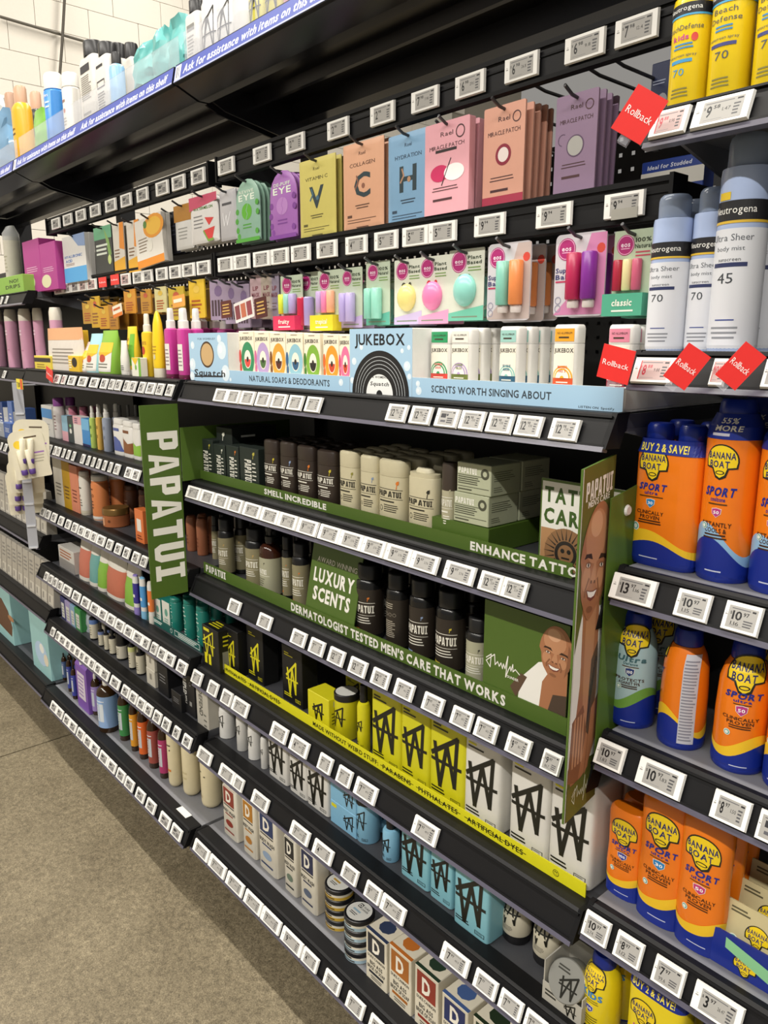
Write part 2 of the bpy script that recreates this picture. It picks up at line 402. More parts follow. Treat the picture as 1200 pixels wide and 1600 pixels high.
# ================================================================== SHELVING
XJ = [-4.212, -2.992, -1.772, -0.552, 0.668]     # bay joints
BACK = 1.30
LIPY = 0.872
RAILM = mat('#121214', 0.5, spec=0.25); RAILD = mat('#0c0c0e', 0.55, spec=0.2); DECKM = mat('#4a4b50', 0.45, 0.2); DECKL = mat('#808186', 0.45, 0.2); EDGE = mat('#53515f', 0.3); BRK = mat('#77787e', 0.4, 0.2)
BAYN = ['far left bay', 'left bay', 'middle bay', 'right bay']
def shelf(bay, zb, lipy, label, deckm=DECKM, x0=None, x1=None, edge=EDGE, strip=0.05, brackets=True):
    X0 = XJ[bay] + 0.008 if x0 is None else x0; X1 = XJ[bay + 1] - 0.010 if x1 is None else x1
    r = empty('shelf', ((X0 + X1) / 2, lipy, zb)); L = (X1 - X0) / 2
    def part(n, mb, m): return link(n, mb.mesh(n, m), r)
    d = BACK - lipy
    part('deck', MB().box(-L, L, strip, d, 0.022, 0.042), deckm)
    rail = MB()
    rail.prism([(0.000, 0.0), (0.004, -0.002), (0.05, 0.020), (strip + 0.004, 0.0425 if strip < 0.04 else 0.0445), (0.022, 0.0445), (0.017, 0.0405)], -L, L)
    part('price_rail', rail, RAILM)
    ch = MB()                                    # raised ridges of the channel
    for t in (0.03, 0.94):
        y = 0.017 * t; z = 0.0405 * t
        ch.prism([(y - 0.0035, z + 0.0015), (y + 0.001, z - 0.001), (y + 0.0025, z + 0.002), (y - 0.002, z + 0.0045)], -L, L)
    part('rail_ridge', ch, RAILD)
    part('clear_edge', MB().prism([(-0.006, -0.004), (0.006, -0.006), (0.007, -0.003), (-0.003, 0.0025)], -L, L), edge)
    for s in (-1, 1):
        part('end_cap', MB().prism([(-0.004, 0.0), (0.03, -0.002), (strip, 0.0455), (0.02, 0.0455)], s * L - 0.004, s * L + 0.004), RAILD)
        if brackets:
            part('bracket', MB().prism([(0.03, 0.022), (d, -0.06), (d, 0.02), (0.05, 0.03)], s * (L - 0.006) - 0.0025, s * (L - 0.006) + 0.0025), BRK)
    tag(r, label, 'shelf', 'shelves'); return r
ROW = ['at eye level', 'second below eye level', 'third below eye level', 'fourth below eye level', 'fifth below eye level', 'at the very bottom']
Z2 = [-0.135, -0.384, -0.634, -0.884, -1.108, -1.362]     # middle bay lip heights
Z1 = [-0.134, -0.376, -0.622, -0.865, -1.090, -1.366]     # left bay
Z3 = [0.231, -0.054, -0.341, -0.582, -0.856, -1.13]       # right bay
Y2 = [0.872, 0.876, 0.874, 0.866, 0.872, 0.832]
Y1 = [0.864, 0.860, 0.860, 0.850, 0.858, 0.820]
Y3 = [0.889, 0.889, 0.885, 0.872, 0.864, 0.86]
Z0 = [0.140, -0.140, -0.425, -0.765, -1.062, -1.366]; Y0 = [0.90, 0.89, 0.86, 0.868, 0.870, 0.83]
for i in range(6):
    shelf(2, Z2[i], Y2[i], 'black steel shelf of the middle bay, ' + ROW[i], DECKL if i == 5 else DECKM)
    shelf(1, Z1[i], Y1[i], 'black steel shelf of the left bay, ' + ROW[i], DECKL if i == 5 else DECKM)
for i in range(6): shelf(0, Z0[i], Y0[i], 'dark shelf beyond the far left bay, ' + ROW[i], DECKM, x0=-5.42, x1=-4.222)
o = link('back_panel', MB().box(-5.432, -4.234, BACK, BACK + 0.012, FLOOR, 0.37).mesh('back_panel', mat('#1e1e20', 0.5))); tag(o, 'dark back panel beyond the far left bay', 'panel')
R3 = ['topmost', 'second from top', 'third from top', 'fourth from top', 'fifth from top', 'lowest in view']
for i in range(6):
    shelf(3, Z3[i], Y3[i], 'dark sunscreen shelf of the right bay, ' + R3[i], DECKL, strip=0.03)
    shelf(0, Z0[i], Y0[i], 'dark shelf of the far left bay, ' + R3[i], DECKM)
D2 = [z + 0.0425 for z in Z2]; D1 = [z + 0.0425 for z in Z1]; D3 = [z + 0.0425 for z in Z3]; D0 = [z + 0.0425 for z in Z0]
# base plinths, back panels, uprights
for b in range(4):
    X0, X1 = XJ[b], XJ[b + 1]
    o = link('base_plinth', MB().box(X0 + 0.004, X1 - 0.004, 1.06, BACK - 0.032, FLOOR, Z2[5] - 0.062).mesh('plinth', BLACK)); tag(o, 'black steel plinth under the %s' % BAYN[b], 'plinth')
    top = 0.37
    pm = MB(); X0 += 0.0205; X1 -= 0.0205
    if b in (1, 2, 3):                          # perforated upper part, real holes
        pz0 = -0.03; n = 0
        P_ = 0.0254; nx = int((X1 - X0) / P_); nz_ = int((top - pz0) / P_)
        dx = (X1 - X0) / nx; dz = (top - pz0) / nz_
        pm.box(X0, X1, BACK, BACK + 0.012, FLOOR, pz0)
        for i in range(nx):
            for j in range(nz_):
                cx_, cz_ = X0 + (i + 0.5) * dx, pz0 + (j + 0.5) * dz; r = 0.0033
                vs = [(X0 + i * dx, BACK, pz0 + j * dz), (X0 + (i + 1) * dx, BACK, pz0 + j * dz), (X0 + (i + 1) * dx, BACK, pz0 + (j + 1) * dz), (X0 + i * dx, BACK, pz0 + (j + 1) * dz)]
                vs += [(cx_ - r, BACK, cz_ - r), (cx_ + r, BACK, cz_ - r), (cx_ + r, BACK, cz_ + r), (cx_ - r, BACK, cz_ + r)]
                pm.add(vs, [(0, 1, 5, 4), (1, 2, 6, 5), (2, 3, 7, 6), (3, 0, 4, 7)])
    else: pm.box(X0, X1, BACK, BACK + 0.012, FLOOR, top)
    o = link('back_panel', pm.mesh('back_panel', mat('#1e1e20', 0.5))); tag(o, 'dark perforated back panel of the %s' % BAYN[b], 'panel')
    for X in ([XJ[3], XJ[4]] if b == 3 else [XJ[b]]):
        o = link('upright', MB().box(X - 0.02, X + 0.02, BACK - 0.03, BACK + 0.03, FLOOR, 0.62).mesh('upright', BLACK))
        tag(o, 'black slotted steel upright between shelf bays, ' + ['leftmost', 'second from left', 'third from left', 'right of the middle bay', 'rightmost'][XJ.index(X)], 'post', 'shelf uprights')
o = link('back_panel', MB().box(XJ[0], XJ[4], BACK + 0.08, BACK + 0.09, FLOOR, 0.2).mesh('back_panel', mat('#1a1a1c', 0.6))); tag(o, 'dark unseen rear panel of the shelving, added to block light through peg holes', 'panel')  # unseen panel, added to keep most of the peg holes dim
# overhead shelf (riser) with sign strip and clear fence
TZ, TY = 0.585, 0.908
SIGN = mat('#5f6bb2', 0.35)
def strip_print(txt, L):
    p = Print(2 * L, 0.034); p.rect(-1, 0, 1, 1, '#4656ab'); p.rect(-1, 0, 1, 0.1, '#aeb4dd'); x = -0.93
    for x in (-0.93, 0.05): p.text(txt, x, 0.54, 0.45, '#f2f3fa', ht=0.5, al='l', shear=0.25)
    p.rect(-0.995, 0.1, -0.95, 0.95, '#e6e6ea'); p.rect(-0.985, 0.2, -0.978, 0.85, '#50505a'); p.rect(-0.97, 0.2, -0.965, 0.85, '#50505a')
    return p
for b in range(4):
    X0, X1 = XJ[b] + 0.004, XJ[b + 1] - 0.006; L = (X1 - X0) / 2
    r = empty('overhead_shelf', ((X0 + X1) / 2, TY, TZ)); d = BACK + 0.02 - TY
    def part(n, mb, m): return link(n, mb.mesh(n, m), r)
    TM = mat('#26262a', 0.22, 0.5)
    part('deck', MB().box(-L, L, 0.02, d, 0.006, 0.016), TM)
    part('front_beam', MB().prism([(0.0, -0.004), (0.06, -0.03), (0.085, -0.03), (0.085, -0.022), (0.07, -0.022), (0.02, 0.008), (0.0, 0.008)], -L, L), TM)
    part('rear_beam', MB().prism([(d - 0.10, 0.006), (d - 0.09, -0.035), (d - 0.05, -0.035), (d - 0.05, 0.006)], -L, L), TM)
    part('stiffener', MB().prism([(d * 0.48, 0.006), (d * 0.5, -0.016), (d * 0.53, -0.016), (d * 0.55, 0.006)], -L, L), TM)
    for s in (-1, 1):
        part('bracket', MB().prism([(0.05, -0.012), (0.12, -0.045), (d, -0.10), (d, 0.004), (0.05, 0.006)], s * (L - 0.012) - 0.003, s * (L - 0.012) + 0.003), TM)
    part('sign_holder', MB().prism([(-0.004, -0.006), (0.004, -0.008), (0.010, 0.034), (0.004, 0.034)], -L, L), RAILM)
    pr = strip_print('Ask for assistance with items on this shelf', L)
    def sf(x, z, e): return (x, -0.0042 + 0.008 * z / 0.034 - e, -0.004 + 0.036 * z / 0.034)
    link('sign_strip', pr.mesh(sf, 0, 'sign_strip'), r)
    for k, (fa, fb) in enumerate(((-L + 0.01, -0.305), (-0.295, -0.005), (0.005, 0.295), (0.305, L - 0.01))):
        o = link('clear_fence', MB().box(fa, fb, 0, 0.0025, 0, 0.088).mesh('clear_fence', CLEAR), None, ((X0 + X1) / 2, TY + 0.022, TZ + 0.0165))
        tag(o, 'clear plastic fence panel over the %s, %s from left' % (BAYN[b], ORD[k]), 'fence', 'clear fence panels')
    tag(r, 'black overhead shelf with blue sign strip above the %s' % BAYN[b], 'shelf', 'overhead shelves')
TD = TZ + 0.016
# price bars over the hook rows
def price_bar(bay, z0, z1, y, label, x0=None, x1=None):
    X0 = XJ[bay] + 0.02 if x0 is None else x0; X1 = XJ[bay + 1] - 0.02 if x1 is None else x1; L = (X1 - X0) / 2
    r = empty('price_bar', ((X0 + X1) / 2, y, z0)); h = z1 - z0
    def part(n, mb, m): return link(n, mb.mesh(n, m), r)
    part('bar', MB().box(-L, L, 0.0, 0.012, 0, h), RAILM)
    part('ridge', MB().box(-L, L, -0.004, 0.0, h - 0.007, h).box(-L, L, -0.004, 0.0, 0, 0.006).box(-L, L, -0.002, 0, h * 0.62, h * 0.67), RAILD)
    for s in (-1, 1):
        part('arm', MB().box(s * (L - 0.004) - 0.004, s * (L - 0.004) + 0.004, 0.012, BACK - y, 0.006, h - 0.004), RAILM)
        part('end_cap', MB().box(s * L - 0.003, s * L + 0.003, -0.007, 0.03, -0.002, h + 0.002), RAILD)
    tag(r, label, 'rail', 'price bars'); return r
price_bar(1, 0.377, 0.430, 1.0, 'black price bar over upper hook row of the left bay')
price_bar(2, 0.379, 0.432, 1.0, 'black price bar over upper hook row of the middle bay')
price_bar(1, 0.165, 0.216, 1.0, 'black price bar over lower hook row of the left bay')
price_bar(2, 0.160, 0.214, 0.985, 'black price bar over lower hook row of the middle bay', x1=-0.556)
# ================================================================== ELECTRONIC PRICE TAGS
_tagm = {}
def tag_parts(w, h, price, unit, red):
    kw = round(w / 0.002) * 0.002; k = (kw, h)
    if k not in _tagm:
        m = MB(); a, b, c = kw / 2, 0.0045, 0.001
        m.add([(-a, 0, 0), (a, 0, 0), (a, 0, h), (-a, 0, h), (-a + c, -b, c), (a - c, -b, c), (a - c, -b, h - c), (-a + c, -b, h - c)],
              [(4, 5, 6, 7), (0, 1, 5, 4), (1, 2, 6, 5), (2, 3, 7, 6), (3, 0, 4, 7), (0, 3, 2, 1)])
        _tagm[k] = m.mesh('tag_housing', mat('#e6e5e1', 0.4))
    k2 = (kw, h, price, unit, red)
    if k2 not in _tagm:
        p = Print(kw, h); wide = kw / h > 1.25
        p.rect(-0.66 if wide else -0.74, 0.12, 0.74 if wide else 0.8, 0.86, '#9c9a96' if not red else '#b59c99')
        ink = '#0e0e10'
        if red: p.rect(-0.66, 0.14, -0.6, 0.84, '#b8323a')
        p.rect(-0.58, 0.76, 0.4, 0.79, '#5a5a5e'); p.rect(0.5, 0.74, 0.7, 0.8, '#1c1c20')
        p.rect(-0.86, 0.6, -0.78, 0.62, '#9a9894'); p.rect(-0.88, 0.52, -0.76, 0.56, '#8f8d8a')
        if price:
            dl, ct = price.split('.'); wd_ = 0.30 if wide else 0.42; col = '#a8283a' if red else ink; n = len(dl)
            p.text('$', -0.58, 0.62, None, col, ht=0.10, bold=False)
            p.text(dl, -0.5, 0.56 if not wide else 0.5, (0.09 if wide else 0.13) * n, col, ht=0.3 if not wide else 0.4, al='l')
            p.text(ct, -0.46 + (0.19 if wide else 0.27) * n, 0.63, 0.11 if wide else 0.15, col, ht=0.13, al='l')
            if unit: p.text(unit, -0.5 if not wide else 0.05, 0.28 if not wide else 0.5, 0.22 if not wide else 0.14, ink, ht=0.13, al='l', bold=False)
            p.rect(-0.55, 0.185, 0.1, 0.2, '#7a7a7c')
            p.lines(0.15 if not wide else 0.42, 0.2, 0.66, 0.46 if not wide else 0.66, 3 if not wide else 4, '#4d4d50', 0.5)
        else:
            p.rect(-0.5, 0.48, -0.05, 0.7, '#2b2b2f'); p.rect(-0.02, 0.58, 0.14, 0.7, '#3d3d41'); p.rect(-0.45, 0.25, 0.0, 0.36, '#55555a')
            p.lines(0.1, 0.2, 0.66, 0.52, 3, '#404044', 0.6)
        _tagm[k2] = p.mesh(front(-0.0045), 0, 'screen', e0=0.0002, de=0.00002)
    return _tagm[k], _tagm[k2]
def tags(spec, X2, Yb, Zb, rail, tilted=True, h=0.0315, prices=None, n0=0):
    """spec: (xl, xr) pixel boxes left to right"""
    ang = math.atan2(0.017, 0.0405) if tilted else 0.0
    y0, z0 = (Yb + 0.0015 - 0.004, Zb + 0.0042) if tilted else (Yb - 0.004, Zb)
    yt_, zt_ = y0 + h * math.sin(ang), z0 + h * math.cos(ang)
    prev = None
    for i, q in enumerate(spec):
        a = Xon(q[0], y0, z0); b = Xon(q[1], yt_, zt_)
        pr = (prices[i] if prices and i < len(prices) else None) or (None, None)
        red = len(q) > 2
        if prev is not None and a < prev + 0.001: a = prev + 0.001
        w = max(b - a, 0.014); prev = a + w
        hm, sm = tag_parts(w, h, pr[0], pr[1], red)
        o = link('price_tag', hm, None, (a + w / 2, y0, z0)); o.rotation_euler = (-ang, 0, 0)
        link('screen', sm, o)
        tag(o, '%s price tag%s, %s from left on %s' % ('red-marked' if red else 'white', (' reading ' + pr[0]) if pr[0] else '', ORD[i + n0], rail), 'price tag', 'electronic price tags')
P = lambda *s: [tuple(x.split('/')) if '/' in x else (x, None) if x else None for x in s]
tags([(83,94),(101,113),(121,134),(143,157),(167,182),(191,206),(216,232),(246,264),(271,290),(301,321)], 0, 1.0, 0.3865, 'upper bar of left bay', False, 0.0355)
tags([(343,367),(398,424),(449,477),(514,546),(581,618),(645,687),(713,760),(790,844),(884,948),(961,1033)], 0, 1.0, 0.3885, 'upper bar of middle bay', False, 0.0345,
     P('2.98','2.98','2.98','2.98','2.98','7.98/7.98','6.98/29.1','6.98/26.8','6.98/9.8','7.98/12.4'))
tags([(87,99,1),(100,111),(113,124),(125,136,1),(138,151,1),(191,204,1),(210,224),(225,239),(246,262),(267,283),(287,305),(310,329)], 0, 1.0, 0.1695, 'lower bar of left bay', False, 0.0345)
tags([(343,365),(368,391),(398,423),(426,452),(457,486),(497,528),(542,575),(587,623),(631,671),(672,715),(743,791),(839,896),(945,1010)], 0, 0.985, 0.1675, 'lower bar of middle bay', False, 0.0335,
     P('7.98','4.98','5.98','5.98','5.97','4.98','4.97','5.97','5.97','5.97','9.94','9.94','9.94'))
E1, E2, E3 = "left bay's ", "middle bay's ", "right bay's "
ROWS = ['eye-level shelf', 'second shelf', 'third shelf', 'fourth shelf', 'fifth shelf', 'bottom shelf']
R3S = ['top shelf', 'second shelf', 'third shelf', 'fourth shelf', 'fifth shelf', 'sixth shelf']
tags([(84,97,1),(96,106,1),(106,121),(122,139),(140,157),(157,171),(170,182),(180,193),(193,205),(202,216),(216,230),(228,246),(244,259),(259,274)], 0, Y1[0], Z1[0], E1 + ROWS[0])
tags([(334,360),(353,379),(375,402),(399,427),(423,452),(449,478),(476,507),(603,641),(639,680),(679,722),(717,762),(759,807),(803,853),(857,911)], 0, Y2[0], Z2[0], E2 + ROWS[0],
     prices=P('7.97','7.97','7.97','7.97','7.97','7.97','7.97','12.98/4.90','12.98/4.90','','12.98/4.90','12.98/4.90','12.98/4.90','12.98/4.90'))
tags([(69,76),(75,83),(83,91),(89,97),(97,104),(104,112),(112,120),(126,135),(135,143),(143,151),(151,160),(160,169),(169,178),(178,190),(195,210),(206,222)], 0, Y1[1], Z1[1], E1 + ROWS[1])
tags([(291,317),(313,338),(334,360),(356,383),(379,412),(407,440),(434,469),(464,501),(497,536),(529,572),(564,607),(601,648),(640,690),(692,747),(747,791),(782,829)], 0, Y2[1], Z2[1], E2 + ROWS[1],
     prices=P(*['9.97/3.76'] * 14, '12.97/3.24', '12.97/3.24'))
tags([(63,73),(71,81),(80,91),(91,102),(102,113),(112,124),(122,135),(132,145),(142,154),(151,167),(166,179),(179,193),(192,206),(206,221),(219,233)], 0, Y1[2], Z1[2], E1 + ROWS[2])
tags([(356,379),(402,428),(454,482),(482,511),(512,542),(544,577),(579,613),(615,651),(659,697),(703,743),(740,782),(789,834),(844,882)], 0, Y2[2], Z2[2], E2 + ROWS[2],
     prices=P('7.97','7.97','7.97','7.97','12.97','12.97','12.97','7.97/44.3','7.97/44.3','7.97/44.3','7.97/44.3','9.97/86.7','9.97/86.7'))
tags([(69,78),(76,85),(83,92),(90,100),(98,114),(113,128),(127,143),(141,158),(154,170),(167,183),(180,197),(194,211),(207,227),(222,237),(235,249),(246,263),(258,276),(276,295)], 0, Y1[3], Z1[3], E1 + ROWS[3])
tags([(299,319),(324,344),(345,366),(362,392),(422,453),(452,486),(496,523),(525,554),(553,593),(643,689)], 0, Y2[3], Z2[3], E2 + ROWS[3], h=0.034, prices=P('7.97','7.97','7.97','7.97/49.9','7.97/49.9','4.97/49.9','7.97','7.97','7.97/49.9','7.97/49.9'))
tags([(79,88),(87,96),(92,106),(101,113),(109,121),(117,128),(124,135),(131,143),(139,151),(148,161),(157,173),(172,190),(190,205),(202,217),(214,230),(226,241),(239,255),(253,269),(270,284),(285,302)], 0, Y1[4], Z1[4], E1 + ROWS[4])
tags([(308,334),(342,370),(363,384),(393,423),(453,487),(488,524),(533,563),(569,599),(594,637),(688,737),(739,781),(778,821),(817,858)], 0, Y2[4], Z2[4], E2 + ROWS[4], prices=P('7.97','7.97','7.97','7.97','7.97/49.9','4.97','7.97','9.97','7.97/49.9','7.97/49.9','7.97','7.98','7.98'))
tags([(79,92),(86,101),(99,112),(107,122),(120,134),(131,146),(141,157),(155,172),(168,184),(182,198),(195,212),(212,229),(228,246),(249,269),(267,287)], 0, Y1[5], Z1[5], E1 + ROWS[5])
tags([(302,330),(326,356),(353,384),(381,413),(408,442),(439,476),(471,501),(505,536),(540,573),(575,610)], 0, Y2[5], Z2[5], E2 + ROWS[5], prices=P(*['7.97/49.9'] * 5, '9.97', '4.97', '7.97', '7.97', '7.97'))
tags([(1013,1083,1),(1078,1183)], 0, Y3[0], Z3[0], E3 + R3S[0], prices=P('9.88/11.98', '9.58/1.47'), h=0.034)
tags([(985,1062,1),(1107,1142,1),(1187,1260)], 0, Y3[1], Z3[1], E3 + R3S[1], prices=P('8.88/9.88', '10.88', ''), h=0.034)
tags([(951,1031),(1052,1116),(1126,1196)], 0, Y3[2], Z3[2], E3 + R3S[2], prices=P('13.97/1.16', '10.97/1.15', '10.97/1.16'), h=0.036)
tags([(927,982),(992,1074),(1108,1178),(1179,1240)], 0, Y3[3], Z3[3], E3 + R3S[3], prices=P('10.97/1.83', '10.97/1.83', '8.97/1.50', ''), h=0.036)
tags([(908,958),(957,1010),(1017,1075),(1079,1166),(1189,1260)], 0, Y3[4], Z3[4], E3 + R3S[4], prices=P('10.97/2.74', '8.97/1.12', '7.97/99.6', '3.97/26.47', ''), h=0.036)
tags([(0,6),(8,14)], 0, Y0[0], Z0[0], "far left bay's top shelf"); tags([(4,11)], 0, Y0[1], Z0[1], "far left bay's second shelf"); tags([(0,5),(6,13)], 0, Y0[2], Z0[2], "far left bay's third shelf")
# red sale flags clipped to the rails
def flag(px, py, Y, w, h, roll, label, yaw=0.0, txt=True):
    c = atY(px, py, Y)
    m = MB().prismY([(-w / 2, -h / 2), (w / 2, -h / 2), (w / 2, h / 2), (-w / 2, h / 2)], 0, 0.0012)
    r = empty('sale_flag', (c.x, c.y, c.z)); link('flag_card', m.mesh('flag_card', mat('#e0322f', 0.3)), r)
    p = Print(w, h); p.text('Rollback', 0, 0, 0.82, '#fdeceb', ht=0.17, bold=False)
    link('lettering', p.mesh(front(0), 0), r)
    link('clip', MB().box(-0.006, 0.006, 0.001, 0.012, -h / 2 - 0.008, -h / 2 + 0.01).mesh('clip', CLEAR), r)
    r.rotation_euler = (0, math.radians(roll), math.radians(yaw)); tag(r, label, 'sale flag')
flag(999, 179, 0.85, 0.040, 0.052, 32, 'tilted red Rollback flag beside the yellow sunscreen cans', 30)
flag(962, 569, 0.86, 0.046, 0.042, 12, 'red Rollback flag left of the 8.88 tag')
flag(1073, 573, 0.86, 0.030, 0.046, 34, 'red Rollback flag between the right bay tags', 30)
flag(1157, 572, 0.86, 0.028, 0.046, 38, 'red Rollback flag at the right edge of the photo', 30)
flag(160, 441, 0.99, 0.062, 0.030, 0, 'red Rollback flag on lower left bar, left of the pair')
flag(179, 437, 0.985, 0.062, 0.030, 0, 'red Rollback flag on lower left bar, right of the pair')
flag(77, 585, 0.85, 0.060, 0.040, 15, 'red Rollback flag at left end of the eye-level shelf')
# ================================================================== BRANDED DISPLAY CARDS
CR = '#eeece4'
OLIVE = '#4d6726'; OLIVEM = mat(OLIVE, 0.4); CARDW = mat('#e8e6df', 0.5)
def panel3(name, a, b, z0a, z1a, z0b, z1b, th, m, label, cat, draw=None, pw=1.0, ph=1.0, group=None):
    """upright card between two ground points a and b (x,y); corner heights may differ; seen face is to the right of a->b"""
    A = Vector((a[0], a[1], 0)); B = Vector((b[0], b[1], 0)); d = (B - A); L = d.length; d.normalize(); n = Vector((d.y, -d.x, 0))
    r = empty(name, (A.x, A.y, min(z0a, z0b))); zb = min(z0a, z0b)
    def pt(t, s, o):                         # t along, s height 0..1
        lo = z0a + (z0b - z0a) * t; hi = z1a + (z1b - z1a) * t
        q = d * (t * L) + n * o; return (q.x, q.y, lo + (hi - lo) * s - zb)
    vs = [pt(0, 0, 0), pt(1, 0, 0), pt(1, 1, 0), pt(0, 1, 0), pt(0, 0, -th), pt(1, 0, -th), pt(1, 1, -th), pt(0, 1, -th)]
    link('card', MB().add(vs, [(0, 1, 2, 3), (5, 4, 7, 6), (1, 5, 6, 2), (4, 0, 3, 7), (3, 2, 6, 7), (4, 5, 1, 0)]).mesh('card', m), r)
    if draw:
        hgt = z1a - z0a; p = Print(L, hgt); draw(p)
        def sf(x, z, e): return pt(x / L + 0.5, z / hgt, e)
        link('printed_face', p.mesh(sf, 0, 'printed_face'), r)
    tag(r, label, cat, group); return r
# left flag, sticking out into the aisle at the joint between left and middle bays
XF = -1.775
tl, bl, trr, brr = atX(217, 634, XF), atX(238, 937, XF), atX(275, 628, XF), atX(296, 924, XF)
def dr_flag(p):
    p.text('PAPATUI', 0.1, 0.475, 0.78, '#eceadf', ht=0.8, rot=-90, bold=3)
    p.rect(0.68, 0.115, 0.74, 0.125, '#eceadf')
panel3('side_flag_sign', (XF, (tl.y + bl.y) / 2), (XF, (trr.y + brr.y) / 2), bl.z, tl.z, bl.z, tl.z, 0.003, OLIVEM,
       'tall olive flag sign with white lettering running down it', 'sign', dr_flag)
yA = (trr.y + brr.y) / 2
panel3('display_side_card', (XF + 0.003, yA + 0.002), (XF + 0.003, 1.2), D2[1] + 0.001, atX(283, 668, XF).z, D2[1] + 0.001, atX(283, 668, XF).z, 0.003, OLIVEM,
       'plain olive side card behind the tall flag sign', 'card')
# man's portrait used on two printed cards (flat print): bald head, towel
SK = ['#a9714f', '#c08a66', '#8a5a3e', '#d6a583', '#6e4630']
def portrait(p, u, v, ru, rv, tilt=0.0):
    c_, s_ = math.cos(tilt), math.sin(tilt)
    def q(x, y): return (u + ru * (x * c_ + y * s_ * (rv * p.h) / (ru * p.w / 2)), v + rv * (y * c_ - x * s_ * (ru * p.w / 2) / (rv * p.h)))
    def el(cx_, cy_, a, b, col, k=20): p.poly([q(cx_ + a * math.cos(2 * math.pi * i / k), cy_ + b * math.sin(2 * math.pi * i / k)) for i in range(k)], col)
    head = []
    for i in range(36):
        t = 2 * math.pi * i / 36; x, y = math.cos(t), math.sin(t)
        if y < 0: x *= (0.86 if y > -0.6 else 0.86 - 0.32 * (-y - 0.6) / 0.4)
        head.append(q(x * 0.92, y))
    el(0.9, -0.12, 0.1, 0.2, SK[0]); p.poly(head, SK[0])
    el(-0.12, 0.42, 0.62, 0.46, SK[1]); el(-0.2, 0.62, 0.36, 0.22, SK[3]); el(-0.45, -0.28, 0.24, 0.22, SK[1]); el(0.42, -0.28, 0.22, 0.2, SK[1])
    p.poly([q(0.62, 0.5), q(0.9, 0.2), q(0.82, -0.4), q(0.6, -0.75), q(0.66, -0.2)], SK[2])
    for sx in (-1, 1):
        p.poly([q(sx * 0.18, 0.03), q(sx * 0.3, 0.13), q(sx * 0.62, 0.12), q(sx * 0.7, 0.03), q(sx * 0.5, 0.06)], '#3a251a')
        el(sx * 0.42, -0.06, 0.17, 0.055, SK[2]); el(sx * 0.42, -0.065, 0.11, 0.035, '#e6d9cc'); el(sx * 0.42, -0.062, 0.045, 0.035, '#22160f')
    p.poly([q(-0.06, 0.0), q(0.06, 0.0), q(0.17, -0.3), q(0.1, -0.36), q(-0.1, -0.36), q(-0.17, -0.3)], SK[1])
    el(-0.1, -0.35, 0.06, 0.03, SK[4]); el(0.1, -0.35, 0.06, 0.03, SK[4])
    p.stroke([q(-0.28, -0.3), q(-0.42, -0.48), q(-0.4, -0.58)], 0.02 * ru * 2, SK[2]); p.stroke([q(0.28, -0.3), q(0.42, -0.48), q(0.4, -0.58)], 0.02 * ru * 2, SK[2])
    p.poly([q(-0.36, -0.48), q(-0.1, -0.5), q(0.1, -0.5), q(0.36, -0.46), q(0.24, -0.62), q(0, -0.68), q(-0.22, -0.63)], '#7a3f33')
    p.poly([q(-0.3, -0.5), q(-0.1, -0.52), q(0.1, -0.52), q(0.3, -0.49), q(0.18, -0.59), q(0, -0.62), q(-0.18, -0.6)], '#f4efe8')
    el(0, -0.82, 0.2, 0.06, SK[2])
def scribble(p, u, v, s, col):
    k = p.w / 2 / p.h
    pts = [(-1, .1), (-.7, .35), (-.75, -.3), (-1, -.05), (-.5, .4), (-.45, -.1), (-.3, .1), (-.2, -.1), (-.1, .1), (0, -.15), (.05, .1), (.15, -.1), (.3, .55), (.2, -.5), (.35, -.1), (.45, .1), (.5, -.1), (.6, .25), (.62, -.1), (.75, .05), (1, -.12)]
    p.stroke([(u + x * s, v + y * s * k) for x, y in pts], 0.010, col)
